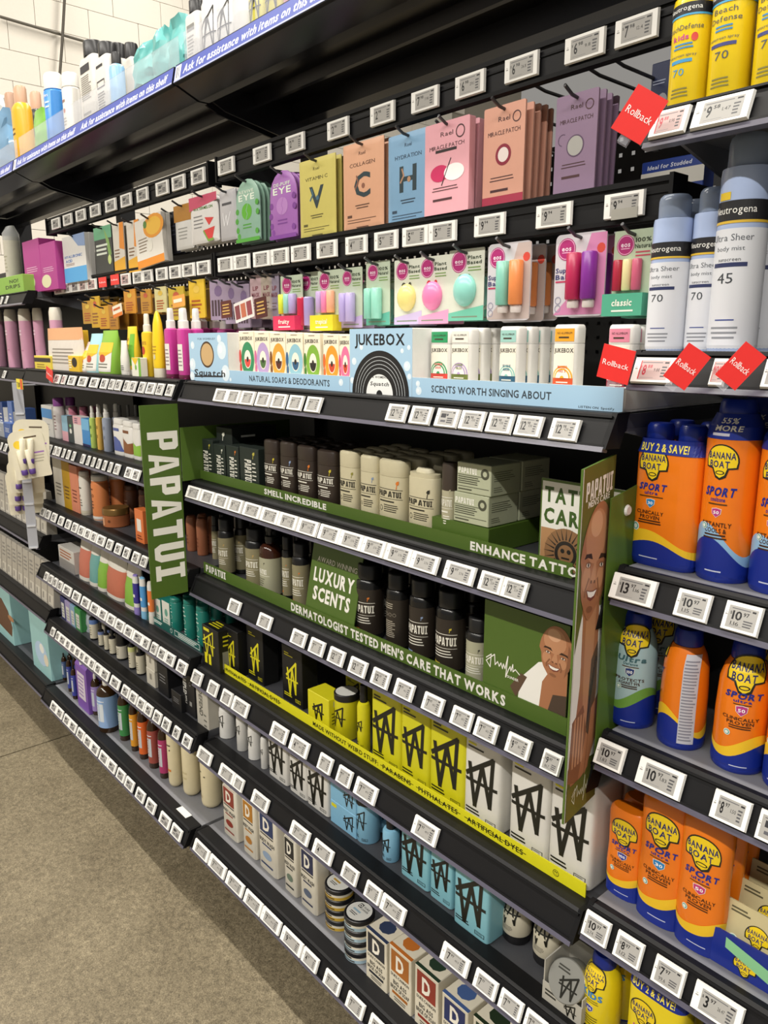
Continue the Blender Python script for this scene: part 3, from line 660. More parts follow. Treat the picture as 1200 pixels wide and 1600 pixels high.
# right standee (angled out at the end of the middle bay)
pr_, pl_ = atX(957, 712, -0.556), None
sd = c2w(Vector((1480 - CX, 536 - CY, F))); sd.z = 0; sd.normalize()
rb = Vector((-0.558, 0.868, 0))
def along(px, py):                            # point on the standee plane under a pixel
    n = Vector((sd.y, -sd.x, 0)); r = ray(px, py); return r * (n.dot(rb) / n.dot(r))
q1, q2, q3, q4 = along(912, 734), along(881, 1288), along(963, 710), along(929, 1240)
def dr_st(p):
    p.rect(-1, 0, 1, 1, '#5a632c'); p.rect(-1, 0, -0.955, 1, '#e6e4dc')
    p.text('PAPATUI', 0.05, 0.935, 0.82, '#efede6', ht=0.05, bold=3); p.text("MEN'S CARE", 0.05, 0.9, 0.66, '#efede6', ht=0.018)
    p.poly([(-.9, .17), (-.95, .5), (-.4, .66), (.1, .58), (.75, .6), (1, .3), (.85, .14)], '#e9e7e2')
    p.poly([(-.6, .62), (.45, .62), (.62, .35), (.35, .12), (-.72, .08), (-.9, .2), (-.5, .45)], SK[0])
    p.poly([(-.35, .62), (.3, .62), (.2, .3), (-.1, .14), (-.3, .4)], SK[1])
    p.poly([(.15, .45), (.6, .5), (.5, .2), (.05, .24)], '#5b4636')
    for i in range(7): p.stroke([(.1 + .05 * i, .26 + .03 * i), (.2 + .05 * i, .32 + .02 * i), (.14 + .05 * i, .36 + .015 * i)], 0.025, '#2e2a2b')
    p.poly([(-.95, .16), (-.95, .48), (-.55, .6), (-.5, .4), (-.78, .2)], '#f1efea'); p.poly([(.45, .6), (.8, .56), (.95, .3), (.7, .16), (.62, .36)], '#f1efea')
    p.poly([(-.95, .12), (-.3, .1), (.1, .24), (-.2, .33), (-.85, .3)], SK[2]); p.poly([(.1, .1), (.75, .2), (.85, .34), (.3, .3)], SK[0])
    for i in range(4): p.stroke([(-.7 + .18 * i, .16), (-.66 + .18 * i, .3)], 0.05, SK[1])
    portrait(p, 0.0, 0.735, 1.02, 0.16, 0.2)
    p.rect(-0.955, 0, 1, 0.105, '#5a632c'); scribble(p, 0.0, 0.06, 0.62, '#dfe3d0')
panel3('portrait_standee', (q1.x, q1.y), (q3.x, q3.y), q2.z, q1.z, q4.z, q3.z, 0.003, OLIVEM, 'tall angled olive standee with portrait of a smiling bald man', 'sign', dr_st)
panel3('display_side_card', (-0.5545, 0.885), (-0.5545, 1.03), -0.60, atX(975, 775, -0.5545).z, -0.60, atX(985, 760, -0.5545).z + 0.015, 0.002, OLIVEM, 'plain olive side card behind the portrait standee', 'card')
o = link('white_rivet', MB().rings([(0, 0.008, 0.008, 2), (0.003, 0.006, 0.006, 2)], 14).mesh('rivet', WHITE)); o.location = (-0.5543, 0.925, atX(981, 797, -0.5545).z + H); o.rotation_euler = (0, math.pi / 2, 0)
tag(o, 'round white plastic rivet on the olive side card', 'rivet')
# printed shelf strips
def strip(name, Y, pts, draw, label, m=OLIVEM, th=0.002, lean=0.0, deck=None):
    """pts: left-top, left-bottom, right-top, right-bottom pixels"""
    a, b, c, d = [atY(*q, Y) for q in pts]
    z1 = (a.z + c.z) / 2; z0 = (b.z + d.z) / 2 if deck is None else deck
    x0 = min(a.x, b.x) if deck is None else (a.x + b.x) / 2; x1 = (c.x + d.x) / 2
    r = empty(name, ((x0 + x1) / 2, Y, z0)); w, h = x1 - x0, z1 - z0
    link('strip_card', MB().prism([(0, 0), (th, 0), (th + lean, h), (lean, h)], -w / 2, w / 2).mesh('strip_card', m), r)
    p = Print(w, h); zc = (z0 + z1) / 2
    def pxt(st, xa, xb, v, ht, col=CR, strike=False, **k):       # lettering between two places along the strip
        ua, ub = [(Xon(q, Y, z0 + v * h) - (x0 + x1) / 2) / (w / 2) for q in (xa, xb)]
        t = Print(w, h); t.text(st, (ua + ub) / 2, v, (ub - ua) / 2, col, ht=ht, **k)
        if strike: t.rect(ua - 0.012, v - 0.03, ub + 0.012, v + 0.03, col)
        link('lettering', t.mesh(lambda x, z, e: (x, lean * z / h - e, z), 0, 'lettering'), r)
    p.px = pxt; draw(p)
    if p.tris: link('printed_face', p.mesh(lambda x, z, e: (x, lean * z / h - e, z), 0, 'printed_face'), r)
    tag(r, label, 'sign'); return r
def d1(p):
    p.px('SMELL INCREDIBLE', 413, 510, 0.52, 0.52, bold=2); p.px('ENHANCE TATTOOS', 735, 935, 0.5, 0.6, bold=2)
strip('olive_shelf_strip', 0.922, [(310, 735), (308, 753), (894, 878), (894, 910)], d1, 'long olive shelf strip printed SMELL INCREDIBLE', deck=D2[1] + 0.001)
def d2(p):
    p.px('PAPATUI', 322, 353, 0.55, 0.6, bold=3); p.px("DERMATOLOGIST TESTED MEN'S CARE THAT WORKS", 455, 790, 0.5, 0.6, bold=2)
strip('olive_shelf_strip', 0.918, [(322, 878), (315, 897), (885, 1125), (885, 1155)], d2, 'long olive shelf strip printed DERMATOLOGIST TESTED', deck=D2[2] + 0.001)
def d3(p):
    p.rect(-1, 0.7, 1, 1, OLIVE); p.text('AWARD WINNING', 0.05, 0.74, 0.8, CR, ht=0.075, bold=False); p.text('LUXURY', 0, 0.53, 0.82, CR, ht=0.18, bold=2); p.text('SCENTS', 0, 0.28, 0.76, CR, ht=0.18, bold=2)
strip('scent_card', 0.921, [(478, 845), (473, 938), (557, 868), (546, 970)], d3, 'olive card printed AWARD WINNING LUXURY SCENTS', lean=0.03, deck=D2[2] + 0.022)
def d4(p):
    p.poly([(-.1, 0), (-.05, .25), (.35, .5), (1, .62), (1, 0)], '#f0eee9'); p.poly([(-.15, 0), (-.3, .1), (-.05, .3), (.1, .28)], '#5b4636')
    p.poly([(.4, 0), (.45, .3), (.62, .46), (1, .5), (1, 0)], SK[0]); p.poly([(.6, 0), (.7, .2), (1, .24), (1, 0)], '#4a3a30')
    portrait(p, 0.72, 0.66, 0.40, 0.30, 0.1); scribble(p, -0.5, 0.3, 0.42, CR); p.text('FOUNDER', -0.26, 0.2, 0.16, CR, ht=0.03)
strip('founder_card', 0.9205, [(755, 938), (757, 1071), (890, 975), (885, 1125)], d4, 'olive founder card with portrait and white signature', deck=D2[2] + 0.03)
def d5(p):
    p.rect(-1, 0, 1, 1, '#e7e6df'); p.text('TATTOO', -0.02, 0.83, 0.88, '#3c5a22', ht=0.17, bold=2); p.text('CARE', -0.34, 0.59, 0.56, '#3c5a22', ht=0.17, bold=2)
    p.rect(-0.96, 0, 0.96, 0.44, '#b0855c'); p.ell(-0.3, 0.18, 0.55, None, '#8f6a48')
    for i in range(24):
        t = 2 * math.pi * i / 24; k = p.w / 2 / p.h
        p.poly([(-.3 + .3 * math.cos(t - .06), .18 + .3 * k * math.sin(t - .06)), (-.3 + .58 * math.cos(t), .18 + .58 * k * math.sin(t)), (-.3 + .3 * math.cos(t + .06), .18 + .3 * k * math.sin(t + .06))], '#2b2723')
    p.ring(-0.3, 0.18, 0.2, 0.28, '#2b2723'); p.ell(-0.38, 0.21, 0.05, None, '#2b2723'); p.ell(-0.22, 0.21, 0.05, None, '#2b2723'); p.rect(-0.4, 0.12, -0.2, 0.14, '#2b2723')
    p.rect(-1, 0.97, 1, 1, OLIVE); p.rect(-1, 0, -0.965, 1, OLIVE); p.rect(0.965, 0, 1, 1, OLIVE)
strip('tattoo_card', 0.955, [(846, 744), (842, 874), (975, 768), (970, 900)], d5, 'white TATTOO CARE card with sun tattoo picture', m=CARDW, deck=D2[1] + 0.001)
# yellow strip of the fourth shelf
YEL = '#e3dd22'
def d6(p):
    k = '#26260f'
    for s, xa, xb in (('PHTHALATES', 353, 384), ('ARTIFICIAL DYES', 390, 437), ('MADE WITHOUT WEIRD STUFF:', 489, 591), ('PARABENS', 598, 642), ('PHTHALATES', 654, 715), ('ARTIFICIAL DYES', 730, 817)):
        p.px(s, xa, xb, 0.5, 0.42, k, ':' not in s)
    p.ring(0.9, 0.5, 0.009, 0.0105, k); p.ell(0.897, 0.58, 0.0016, 0.07, k); p.ell(0.903, 0.58, 0.0016, 0.07, k); p.ring(0.9, 0.5, 0.005, 0.006, k, 10, 200, 340)
strip('yellow_shelf_strip', 0.914, [(349, 1036), (349, 1049), (917, 1384), (912, 1409)], d6, 'bright yellow shelf strip with struck-out ingredient names', m=mat(YEL, 0.4), deck=D2[3] + 0.002)
# teal strip at the right end of the left bay
def d7(p):
    p.lines(-0.9, 0.35, -0.35, 0.8, 2, '#cfdcd6', 0.6); p.ring(-0.05, 0.5, 0.03, 0.04, '#cfdcd6'); p.lines(0.2, 0.3, 0.85, 0.75, 2, '#cfdcd6', 0.6)
    p.stroke([(0.08, 0.2), (0.95, 0.2), (0.95, 0.85), (0.08, 0.85)], 0.006, '#cfdcd6', True)
strip('teal_shelf_strip', 0.91, [(230, 960), (232, 990), (315, 1005), (314, 1032)], d7, 'dark teal printed strip under the teal bottles', m=mat('#1f5a54', 0.4), deck=D1[3] + 0.002)
# ================================================================== PACKAGE PRINTS
def leafmark(p, u, v, s, col):
    k = p.w / 2 / p.h
    p.poly([(u + x * s, v + y * s * k) for x, y in ((-.5, -1.3), (-.25, -.1), (-.6, .2), (-.2, .75), (.75, .95), (.75, .2), (.3, -.2), (0, -.15), (-.2, -1.3))], col)
def pr_papatui(fg, leaf, cap=None, base=0.0):
    def f(p):
        leafmark(p, 0.62, 0.66, 0.2, leaf); p.rect(-0.7, 0.575, 1.1, 0.583, fg); p.text('PAPATUI', 0.12, 0.51, 0.86, fg, ht=0.085, bold=3)
        p.rect(-0.7, 0.44, 1.1, 0.446, fg); p.lines(-0.6, 0.38, 0.6, 0.42, 1, fg, 0.5); p.ring(-0.45, 0.29, 0.12, 0.15, fg, 14); p.lines(-0.2, 0.24, 0.7, 0.36, 4, fg, 0.4); p.lines(-0.7, 0.1, 0.1, 0.13, 1, fg, 0.6)
    return f
def pr_papabox(fg, leaf):
    def f(p):
        leafmark(p, 0.5, 0.85, 0.18, leaf); p.text('PAPATUI', -0.1, 0.45, 0.55, fg, ht=0.36, rot=-90, bold=3); p.lines(0.35, 0.15, 0.8, 0.7, 6, fg, 0.3)
    return f
def pr_balm(p):
    d = '#4d4f40'; p.text('PAPATUI', -0.35, 0.74, 0.55, '#f1f0e6', ht=0.2, bold=3); p.rect(-0.95, 0.58, 0.6, 0.6, d); p.lines(-0.92, 0.28, 0.5, 0.56, 4, d, 0.45)
    p.ell(0.66, 0.7, 0.24, None, d); p.ell(0.66, 0.7, 0.12, None, '#b7bba0'); p.rect(-0.95, 0.2, 0.9, 0.22, d); p.lines(-0.9, 0.08, 0.1, 0.15, 1, d, 0.6)
def pr_wash(fg, col, tone):
    def f(p):
        p.wave(lambda u: 0.08, lambda u: 0.68, tone, -3.1, 3.1); p.text('PAPATUI', 0.25, 0.42, 0.9, fg, ht=0.1, bold=3); leafmark(p, 0.7, 0.56, 0.14, col)
        p.rect(-0.7, 0.5, 1.2, 0.507, fg); p.rect(-0.7, 0.335, 1.2, 0.34, fg); p.lines(-0.6, 0.22, 1.0, 0.32, 3, fg, 0.35); p.lines(-0.9, 0.12, 0.1, 0.16, 1, col, 0.6)
    return f
def wmark(p, u, v, s, col, th=0.045, sy=1.0):
    k = p.w / 2 / p.h * sy
    q = lambda pts: [(u + x * s, v + y * s * k) for x, y in pts]
    p.stroke(q([(-1, .12), (.75, 1.2), (.62, -.95), (.05, .74), (-.4, -1.2), (-.8, .62)]), th, col); p.stroke(q([(-1, -.12), (1, -.08)]), th * 0.75, col)
def pr_w(ink='#17170f', tagc='#d9d42a', sub=True, s=0.74, v=0.5, th=0.085, sy=1.25):
    def f(p):
        wmark(p, 0, v, s, ink, th, sy)
        if sub:
            p.rect(-0.75, 0.865, -0.3, 0.885, tagc); p.lines(-0.75, 0.825, 0.1, 0.85, 1, ink, 0.7, jit=0)
            p.lines(-0.82, 0.1, 0.1, 0.17, 2, ink, 0.5); p.stroke([(0.3, 0.07), (0.8, 0.07), (0.8, 0.12), (0.3, 0.12)], 0.012, ink, True); p.lines(0.35, 0.075, 0.75, 0.115, 2, ink, 0.3)
    return f
def pr_duke(col, pic=None, soap=False):
    def f(p):
        k = '#2a2926'; cr = '#ece7da'
        if soap:
            p.rect(-0.8, 0.56, 0.8, 0.95, col); p.text('D', 0, 0.755, 0.36, cr, ht=0.26, bold=2); p.text('DUKE CANNON', 0, 0.5, 0.82, k, ht=0.05); p.text('BIG ASS', 0, 0.38, 0.6, k, ht=0.075); p.text('BRICK OF SOAP', 0, 0.28, 0.84, k, ht=0.07)
            p.rect(-0.7, 0.16, 0.7, 0.21, col); p.lines(-0.6, 0.05, 0.6, 0.13, 2, k, 0.4, 'c')
        else:
            p.rect(-0.72, 0.62, 0.72, 0.92, col); p.text('D', 0, 0.77, 0.36, cr, ht=0.19, bold=2); p.lines(-0.7, 0.575, 0.7, 0.605, 1, k, 0.7, 'c', 0); p.text('BODY WASH', 0, 0.49, 0.8, k, ht=0.06)
            p.lines(-0.6, 0.41, 0.6, 0.45, 1, col, 0.6, 'c'); p.ell(0, 0.27, 0.5, 0.06, pic or col); p.rect(-0.7, 0.1, 0.6, 0.13, col)
    return f
BBO = '#ef7d16'; BBB = '#122a8c'; BBY = '#f3c62a'
def bb_logo(p, u, v, s):
    k = p.w / 2 / p.h; q = lambda pts: [(u + x * s, v + y * s * k) for x, y in pts]
    dome = [(1.05 * math.cos(t * math.pi / 14), 1.05 * math.sin(t * math.pi / 14) - 0.1) for t in range(15)]
    p.poly(q([(1.1, -.55), *[(x * 1.1, y * 1.1) for x, y in dome], (-1.1, -.55), (-.6, -.62), (-.3, -1.2), (0, -1.35), (.4, -1.15), (.55, -.62)]), '#20201a')
    p.poly(q([(.98, -.45), *dome, (-.98, -.45), (-.5, -.52), (-.25, -1.05), (0, -1.2), (.3, -1.0), (.45, -.52)]), '#f2d21f')
    p.text('BANANA', u, v + 0.3 * s * k, 0.92 * s, '#1b2466', ht=0.46 * s * k); p.text('BOAT', u - 0.1 * s, v - 0.28 * s * k, 0.68 * s, '#1b2466', ht=0.46 * s * k)
    p.ell(u, v - 0.85 * s * k, 0.3 * s, 0.14 * s * k, '#20201a'); p.ell(u, v - 0.85 * s * k, 0.22 * s, 0.08 * s * k, '#f2d21f')
def shield(p, u, v, s, col, num):
    k = p.w / 2 / p.h; sh = lambda m: [(u + x * s * m, v + y * s * k * m) for x, y in ((-1, .8), (0, 1), (1, .8), (.9, -.2), (0, -1), (-.9, -.2))]
    p.poly(sh(1.12), '#f0ece2'); p.poly(sh(1.0), col); p.text(num, u, v + 0.1 * s * k, 0.62 * s, '#ffffff', ht=0.7 * s * k)
def pr_bb(kind, top=0.0, spf='30', sc='#2a86c8', wavec=BBY, base=BBB, body=None, name='SPORT', sub='ultra', claims=('CLINICALLY', 'PROVEN'), lu=-0.25, sk=1.0, lift=0.0, wv=0.26, amp=0.07, nm='#1b2a8c'):
    def f(p):
        w1 = lambda u: wv + amp * math.cos(1.9 * u + 0.9); w0 = lambda u: wv - 0.07 + amp * 0.9 * math.cos(1.9 * u + 0.5)
        p.wave(lambda u: w0(u) - 0.02, w1, wavec, -3.1, 3.1, 40); p.wave(lambda u: 0.0, w0, base, -3.1, 3.1, 40)
        t = 0.80 - top + lift; s = 0.56 * sk
        bb_logo(p, lu, t, s); p.text(name, lu + 0.02, t - 0.172, 0.58 * sk, nm, ht=0.048, shear=0.2, bold=2); p.text(sub, lu, t - 0.215, 0.28 * sk, nm, ht=0.024)
        p.lines(lu - 0.4, t - 0.25, lu + 0.4, t - 0.235, 1, '#5a3a10', 0.5, 'c'); shield(p, lu, t - 0.29, 0.17 * sk, sc, spf)
        p.text(claims[0], lu, t - 0.355, 0.58 * sk, '#43230c', ht=0.026); p.text(claims[1], lu, t - 0.388, 0.42 * sk, '#43230c', ht=0.026); p.lines(lu - 0.45, t - 0.44, lu + 0.45, t - 0.405, 2, '#43230c', 0.5, 'c')
        p.ell(lu - 0.45, wv + 0.07, 0.13, None, '#e9efe8'); p.ell(lu - 0.45, wv + 0.07, 0.1, None, '#4aa59a'); p.ell(lu - 0.45, wv + 0.07, 0.07, None, '#e9efe8')
        p.lines(lu - 0.25, 0.055, lu + 0.45, 0.07, 1, '#c9cfe4', 0.5)
    return f
def pr_duo(yellow=False):
    g = pr_bb('duo', lift=-0.06, lu=-0.35, sk=0.75, spf='30', wv=0.2, amp=0.06)
    def f(p):
        g(p); p.wave(lambda u: 0.8, lambda u: 0.9, BBB, -3.1, 3.1); p.text('BUY 2 & SAVE!', -0.06, 0.845, 0.74, '#f2df53', ht=0.055)
    return f
def pr_kids(p):
    bb_logo(p, -0.1, 0.76, 0.62); p.text('KIDS', -0.05, 0.57, 0.6, '#2f7fc4', ht=0.07, bold=2); p.lines(-0.5, 0.47, 0.4, 0.52, 2, '#7a6a20', 0.4, 'c'); shield(p, -0.1, 0.4, 0.2, '#3a3f9a', '50'); p.lines(-0.5, 0.2, 0.4, 0.32, 4, '#5f5720', 0.4, 'c')
def pr_neut_y(kids):
    def f(p):
        p.wave(lambda u: 0.72, lambda u: 0.80, '#1b1b20', -3.1, 3.1); p.wave(lambda u: 0.706, lambda u: 0.72, '#4aa3d0', -3.1, 3.1)
        p.text('Neutrogena', -0.05, 0.765, 0.92, '#f3f3ee', ht=0.035, bold=False); g = '#4a5158'
        if kids:
            p.text('BeachDefense', 0, 0.63, 1.0, g, ht=0.04, bold=False); p.text('kids', -0.1, 0.56, 0.42, '#c0398a', ht=0.04); p.ell(0.6, 0.55, 0.16, 0.03, '#cf3f35')
            p.lines(-0.5, 0.47, 0.6, 0.52, 2, '#3b86b8', 0.5, 'c'); p.text('sunscreen spray', 0, 0.43, 0.75, g, ht=0.022, bold=False); p.rect(-0.55, 0.375, 0.55, 0.4, '#3d93c4'); p.text('70', -0.1, 0.31, 0.3, '#3d93c4', ht=0.055, bold=False)
        else:
            p.text('Beach', 0, 0.66, 0.6, g, ht=0.04, bold=False); p.text('Defense', 0.02, 0.6, 0.8, g, ht=0.04, bold=False); p.lines(-0.5, 0.51, 0.5, 0.56, 2, '#3b86b8', 0.5, 'c'); p.text('sunscreen spray', 0, 0.47, 0.75, g, ht=0.022, bold=False)
            p.rect(-0.65, 0.41, 0.65, 0.435, '#39407e'); p.text('70', 0, 0.35, 0.34, g, ht=0.06, bold=False)
        p.lines(-0.5, 0.12, 0.5, 0.2, 3, '#7a7432', 0.4, 'c'); p.lines(-0.5, 0.05, 0.5, 0.07, 1, '#6a6420', 0.6, 'c')
    return f
def pr_neut_m(spf, star):
    def f(p):
        p.wave(lambda u: 0, lambda u: 0.575, '#dcdfe6', -3.1, 3.1); p.wave(lambda u: 0.61, lambda u: 0.70, '#1c1c20', -3.1, 3.1); p.wave(lambda u: 0.598, lambda u: 0.61, '#d9b43a', -3.1, 3.1)
        p.text('Neutrogena', -0.02, 0.66, 0.95, '#f3f3ee', ht=0.035, bold=False); g = '#5a6068'
        p.text('Ultra Sheer', 0, 0.535, 0.92, g, ht=0.032, bold=False); p.text('body mist', 0, 0.485, 0.6, g, ht=0.022, bold=False); p.text('sunscreen', 0, 0.435, 0.48, '#33383f', ht=0.018, bold=False)
        p.rect(-0.75, 0.4, 0.75, 0.42, '#2c3560'); p.text(spf, -0.1, 0.35, 0.34, '#3c4148', ht=0.05, bold=False); p.lines(-0.4, 0.15, 0.45, 0.16, 1, '#3a4a90', 0.6, 'c'); p.lines(-0.6, 0.06, 0.6, 0.13, 3, '#8a8e96', 0.4, 'c')
        if star: p.rect(-0.75, 0.705, -0.15, 0.74, '#e2c22e')
    return f
def pr_jukebox_deo(c1, c2, cap, t):
    def f(p):
        p.rect(-0.86, 0.79, 0.78, 0.95, cap); p.text('NO ALUMINUM', 0, 0.895, 0.62, '#43362a', ht=0.03, bold=False); p.lines(-0.5, 0.82, 0.4, 0.86, 1, '#43362a', 0.5, 'c')
        p.rect(-0.9, 0.22, 0.82, 0.75, '#f0ebdc'); p.text('JUKEBOX', -0.02, 0.68, 0.8, '#3a332c', ht=0.055)
        for i, r in enumerate((0.84, 0.74, 0.66, 0.56)): p.ell(-0.04, 0.33, r, None, (c1, '#f0ebdc', c1, '#f3efe4')[i], 20, 0, 180)
        p.text(t[0], -0.04, 0.47, 0.4, c2, ht=0.035); p.text(t[1], -0.04, 0.42, 0.3, c2, ht=0.035); p.ell(-0.04, 0.33, 0.16, None, c1, 14, 0, 180); p.rect(-0.9, 0.22, 0.82, 0.33, c2); p.lines(-0.6, 0.26, 0.5, 0.29, 1, '#f0ebdc', 0.5, 'c')
    return f
def pr_jukebox_soap(c1, c2, c3):
    def f(p):
        p.text('JUKEBOX', 0, 0.86, 0.84, '#3a332c', ht=0.07); p.lines(-0.4, 0.95, 0.4, 0.97, 1, '#6a6256', 0.5, 'c'); p.ell(0.15, 0.45, 0.85, 0.34, c1, 26); p.ell(0.15, 0.45, 0.45, 0.18, '#f1ead8', 20); p.ell(0.15, 0.45, 0.4, 0.16, c3, 20, 180, 360); p.ell(0.15, 0.45, 0.14, 0.055, '#2a2622', 12)
        p.ell(-0.85, 0.5, 0.16, 0.14, c2, 12); p.ell(-0.8, 0.28, 0.14, 0.1, c2, 10)
    return f
def pr_generic(fg='#4a4a4a', v0=0.15, v1=0.85, title=None, tv=0.7, band=None, bc=None, tw=0.8, th=0.07):
    def f(p):
        if band: p.wave(lambda u: band[0], lambda u: band[1], bc, -3.1, 3.1)
        if title: p.text(title, 0, tv, tw, fg, ht=th)
        p.lines(-0.7, v0, 0.6, v0 + (v1 - v0) * 0.4, 4, fg, 0.3, 'c')
    return f
# ================================================================== GOODS OF THE MIDDLE BAY
def stick(body, cap, pr, b=0.55, n=2.6, capz=0.76, rough=0.4):
    bm, cm = mat(body, rough), mat(cap, rough)
    def mk(w, h):
        return rev(w, h, [('stick_body', bm, [(0, .9), (.012, .97), (.03, 1), (capz, 1)]), ('cap', cm, [(capz + .003, .985), (capz + .012, 1.0), (.955, 1.0), (.985, .95), (1, .8)])], b, n, pr), w * b
    return mk
def box(col, d, pr=None, side=None, top=None, rough=0.5):
    m = mat(col, rough)
    return lambda w, h: (boxed(w, h, d, m, pr, side=side, top=top), d)
def refill(col, ink, tagc, d=0.07):
    m = mat(col, 0.35); dk = mat('#1b1b1b', 0.5)
    def mk(w, h):
        pts = rev(w, h, [('bottle', m, [(0, .94), (.012, .99), (.03, 1.0), (.93, 1.0), (.97, .985), (.99, .95), (1, .88)]), ('sunken_cap', dk, [(1.0, .30, None, 2), (1.004, .30, None, 2), (1.008, .26, None, 2)])], d / w, 9, pr_w(ink, tagc, s=0.8, th=.1), K=36)
        return pts, d
    return mk
# ---- eye-level shelf: soap display
J = D2[0]; YJ = 0.916
def panel_block(r, name, x0, x1, y0, y1, z0, z1, m, X0, draw=None):
    o = link(name, carton(x1 - x0, z1 - z0, y1 - y0).mesh(name, m), r, ((x0 + x1) / 2 - X0, (y0 + y1) / 2 - YJ, z0 - J))
    if draw:
        p = Print(x1 - x0, z1 - z0); draw(p); link('printed_face', p.mesh(flat(y1 - y0), 0, 'printed_face'), o)
    return o
SKY = '#a9cbe4'; PALE = mat('#e3e3e0', 0.45)
def bubbles(p, pts):
    for u, v, r in pts: p.ell(u, v, r, None, '#dcebf5', 14); p.ell(u - r * .25, v + r * .1, r * .45, None, '#eef6fb', 10)
xa, xb = Xon(297, YJ, J + .04), Xon(357, YJ, J + .04); xc, xd = Xon(547, YJ, J + .04), Xon(644, YJ, J + .04); xe = Xon(974, YJ, J + .02)
def d_sq(p):
    p.rect(-1, 0, 1, 1, SKY); bubbles(p, [(.7, .65, .22), (-.85, .35, .16), (.85, .2, .2), (.6, .88, .1), (-.8, .75, .1), (-.9, .1, .12)])
    p.ell(-.05, .56, .36, .27, '#4a3420', 26); p.ell(-.05, .56, .31, .23, '#c9a877', 26); p.text('FOR WOMEN BY', -.05, .88, .46, '#3a4a58', ht=.045, bold=False); p.text('Squatch', .02, .19, .8, '#23242a', ht=.13, shear=.18); p.stroke([(-.75, .1), (.7, .13)], .02, '#23242a')
def d_nat(p): p.rect(-1, 0, 1, 1, '#a4c8e2'); p.text('NATURAL SOAPS & DEODORANTS', .06, .5, .66, '#35404a', ht=.42); bubbles(p, [(.88, .6, .03), (-.97, .3, .02)])
def d_jb(p):
    p.rect(-1, 0, 1, 1, SKY); bubbles(p, [(.85, .45, .1), (.7, .67, .05), (-.85, .5, .08), (-.6, .72, .06), (.9, .72, .05), (-.92, .2, .07), (.92, .3, .06)])
    p.text('JUKEBOX', -.02, .84, .8, '#1f2226', ht=.17); k = p.w / 2 / p.h
    for r, c in ((.92, '#1c1c1e'), (.80, '#cfd6da'), (.79, '#1c1c1e'), (.72, '#cfd6da'), (.71, '#1c1c1e'), (.64, '#cfd6da'), (.63, '#1c1c1e'), (.56, '#cfd6da'), (.55, '#1c1c1e'), (.43, '#eef0ee')): p.ell(0, .0, r, None, c, 30, 0, 180)
    p.text('FOR WOMEN BY', 0, .27, .34, '#2a2a2c', ht=.035); p.text('Squatch', 0, .17, .3, '#2a2a2c', ht=.06, shear=.2); p.ell(0, 0, .1, None, '#1c1c1e', 14, 0, 180)
def d_sc(p): p.rect(-1, 0, 1, 1, '#a6c9e3'); bubbles(p, [(-.92, .35, .035), (-.93, .7, .025)]); p.text('SCENTS WORTH SINGING ABOUT', -.17, .5, .6, '#39434c', ht=.34); p.text('LISTEN ON  Spotify', .8, .14, .14, '#39434c', ht=.09)
zb_ = atY(500, 518, YJ).z
for X0, X1, nm, lab in ((xa, xc, 'soap_display_tray', 'pale blue soap display tray with Squatch block'), (xc, xe, 'deodorant_display_tray', 'pale blue deodorant display tray with record picture block')):
    r = empty(nm, (X0, YJ, J)); zt = atY(545, 588, YJ).z if nm[0] == 's' else atY(800, 597, YJ).z
    x0 = xb if nm[0] == 's' else xd; x1 = xc - .001 if nm[0] == 's' else xe
    panel_block(r, 'end_block', X0, x0, YJ, YJ + .085, J + .001, atY(330, 520, YJ).z if nm[0] == 's' else atY(600, 513, YJ).z, PALE, X0, d_sq if nm[0] == 's' else d_jb)
    panel_block(r, 'front_strip', x0 + .0005, x1, YJ, YJ + .004, J + .001, zt, PALE, X0, d_nat if nm[0] == 's' else d_sc)
    panel_block(r, 'tray_floor', x0 + .0005, x1, YJ + .0045, YJ + .33, J + .001, J + .004, PALE, X0)
    if nm[0] == 'd': panel_block(r, 'side_wall', x1 - .004, x1, YJ + .0045, YJ + .33, J + .004, zt, PALE, X0)
    tag(r, lab, 'display tray')
TF = J + 0.0045
for i, (a, b, c) in enumerate([(374, 397, ('#2f8a5b', '#d9473c', '#d9473c')), (398, 421, ('#b59ccb', '#d06a9a', '#4a6a3a')), (422, 446, ('#dca13a', '#7a4a22', '#5a2a1a')), (447, 473, ('#8fc0d0', '#35608a', '#2f5a80')), (475, 500, ('#7fae3e', '#3f7a2a', '#25221e')), (505, 529, ('#e39a2e', '#d9682c', '#c8452c')), (530, 547, ('#e3739c', '#d33f74', '#c8452c'))]):
    put('soap_box', '%s cream soap carton from the left in the pale blue tray' % ORD[i], 'soap box', TF, a, b, 517 + i, YJ + .03, box('#efe6cf', .03, pr_jukebox_soap(*c)), group='cream soap cartons', rep=2)
jd = [(671, 702, 513, ('#2f9a63', '#d9473c', '#2f9a63', ('WATERMELON', 'SUGAR')), 2), (703, 734, 512, ('#b59ccb', '#6d7a3a', '#ece9df', ('LAVENDER', 'FIELDS')), 3), (778, 808, 510, ('#8cc7be', '#2f5f7a', '#9ecdc4', ('SKY BLUE', 'MARINE')), 3), (862, 899, 507, ('#f0b12c', '#d9562c', '#eba52c', ('MANGO', 'NO. 5')), 0), (946, 985, 507, ('#e28aa2', '#8a2a3c', '#e28aa2', ('CHERRY', 'BOMB')), 2)]
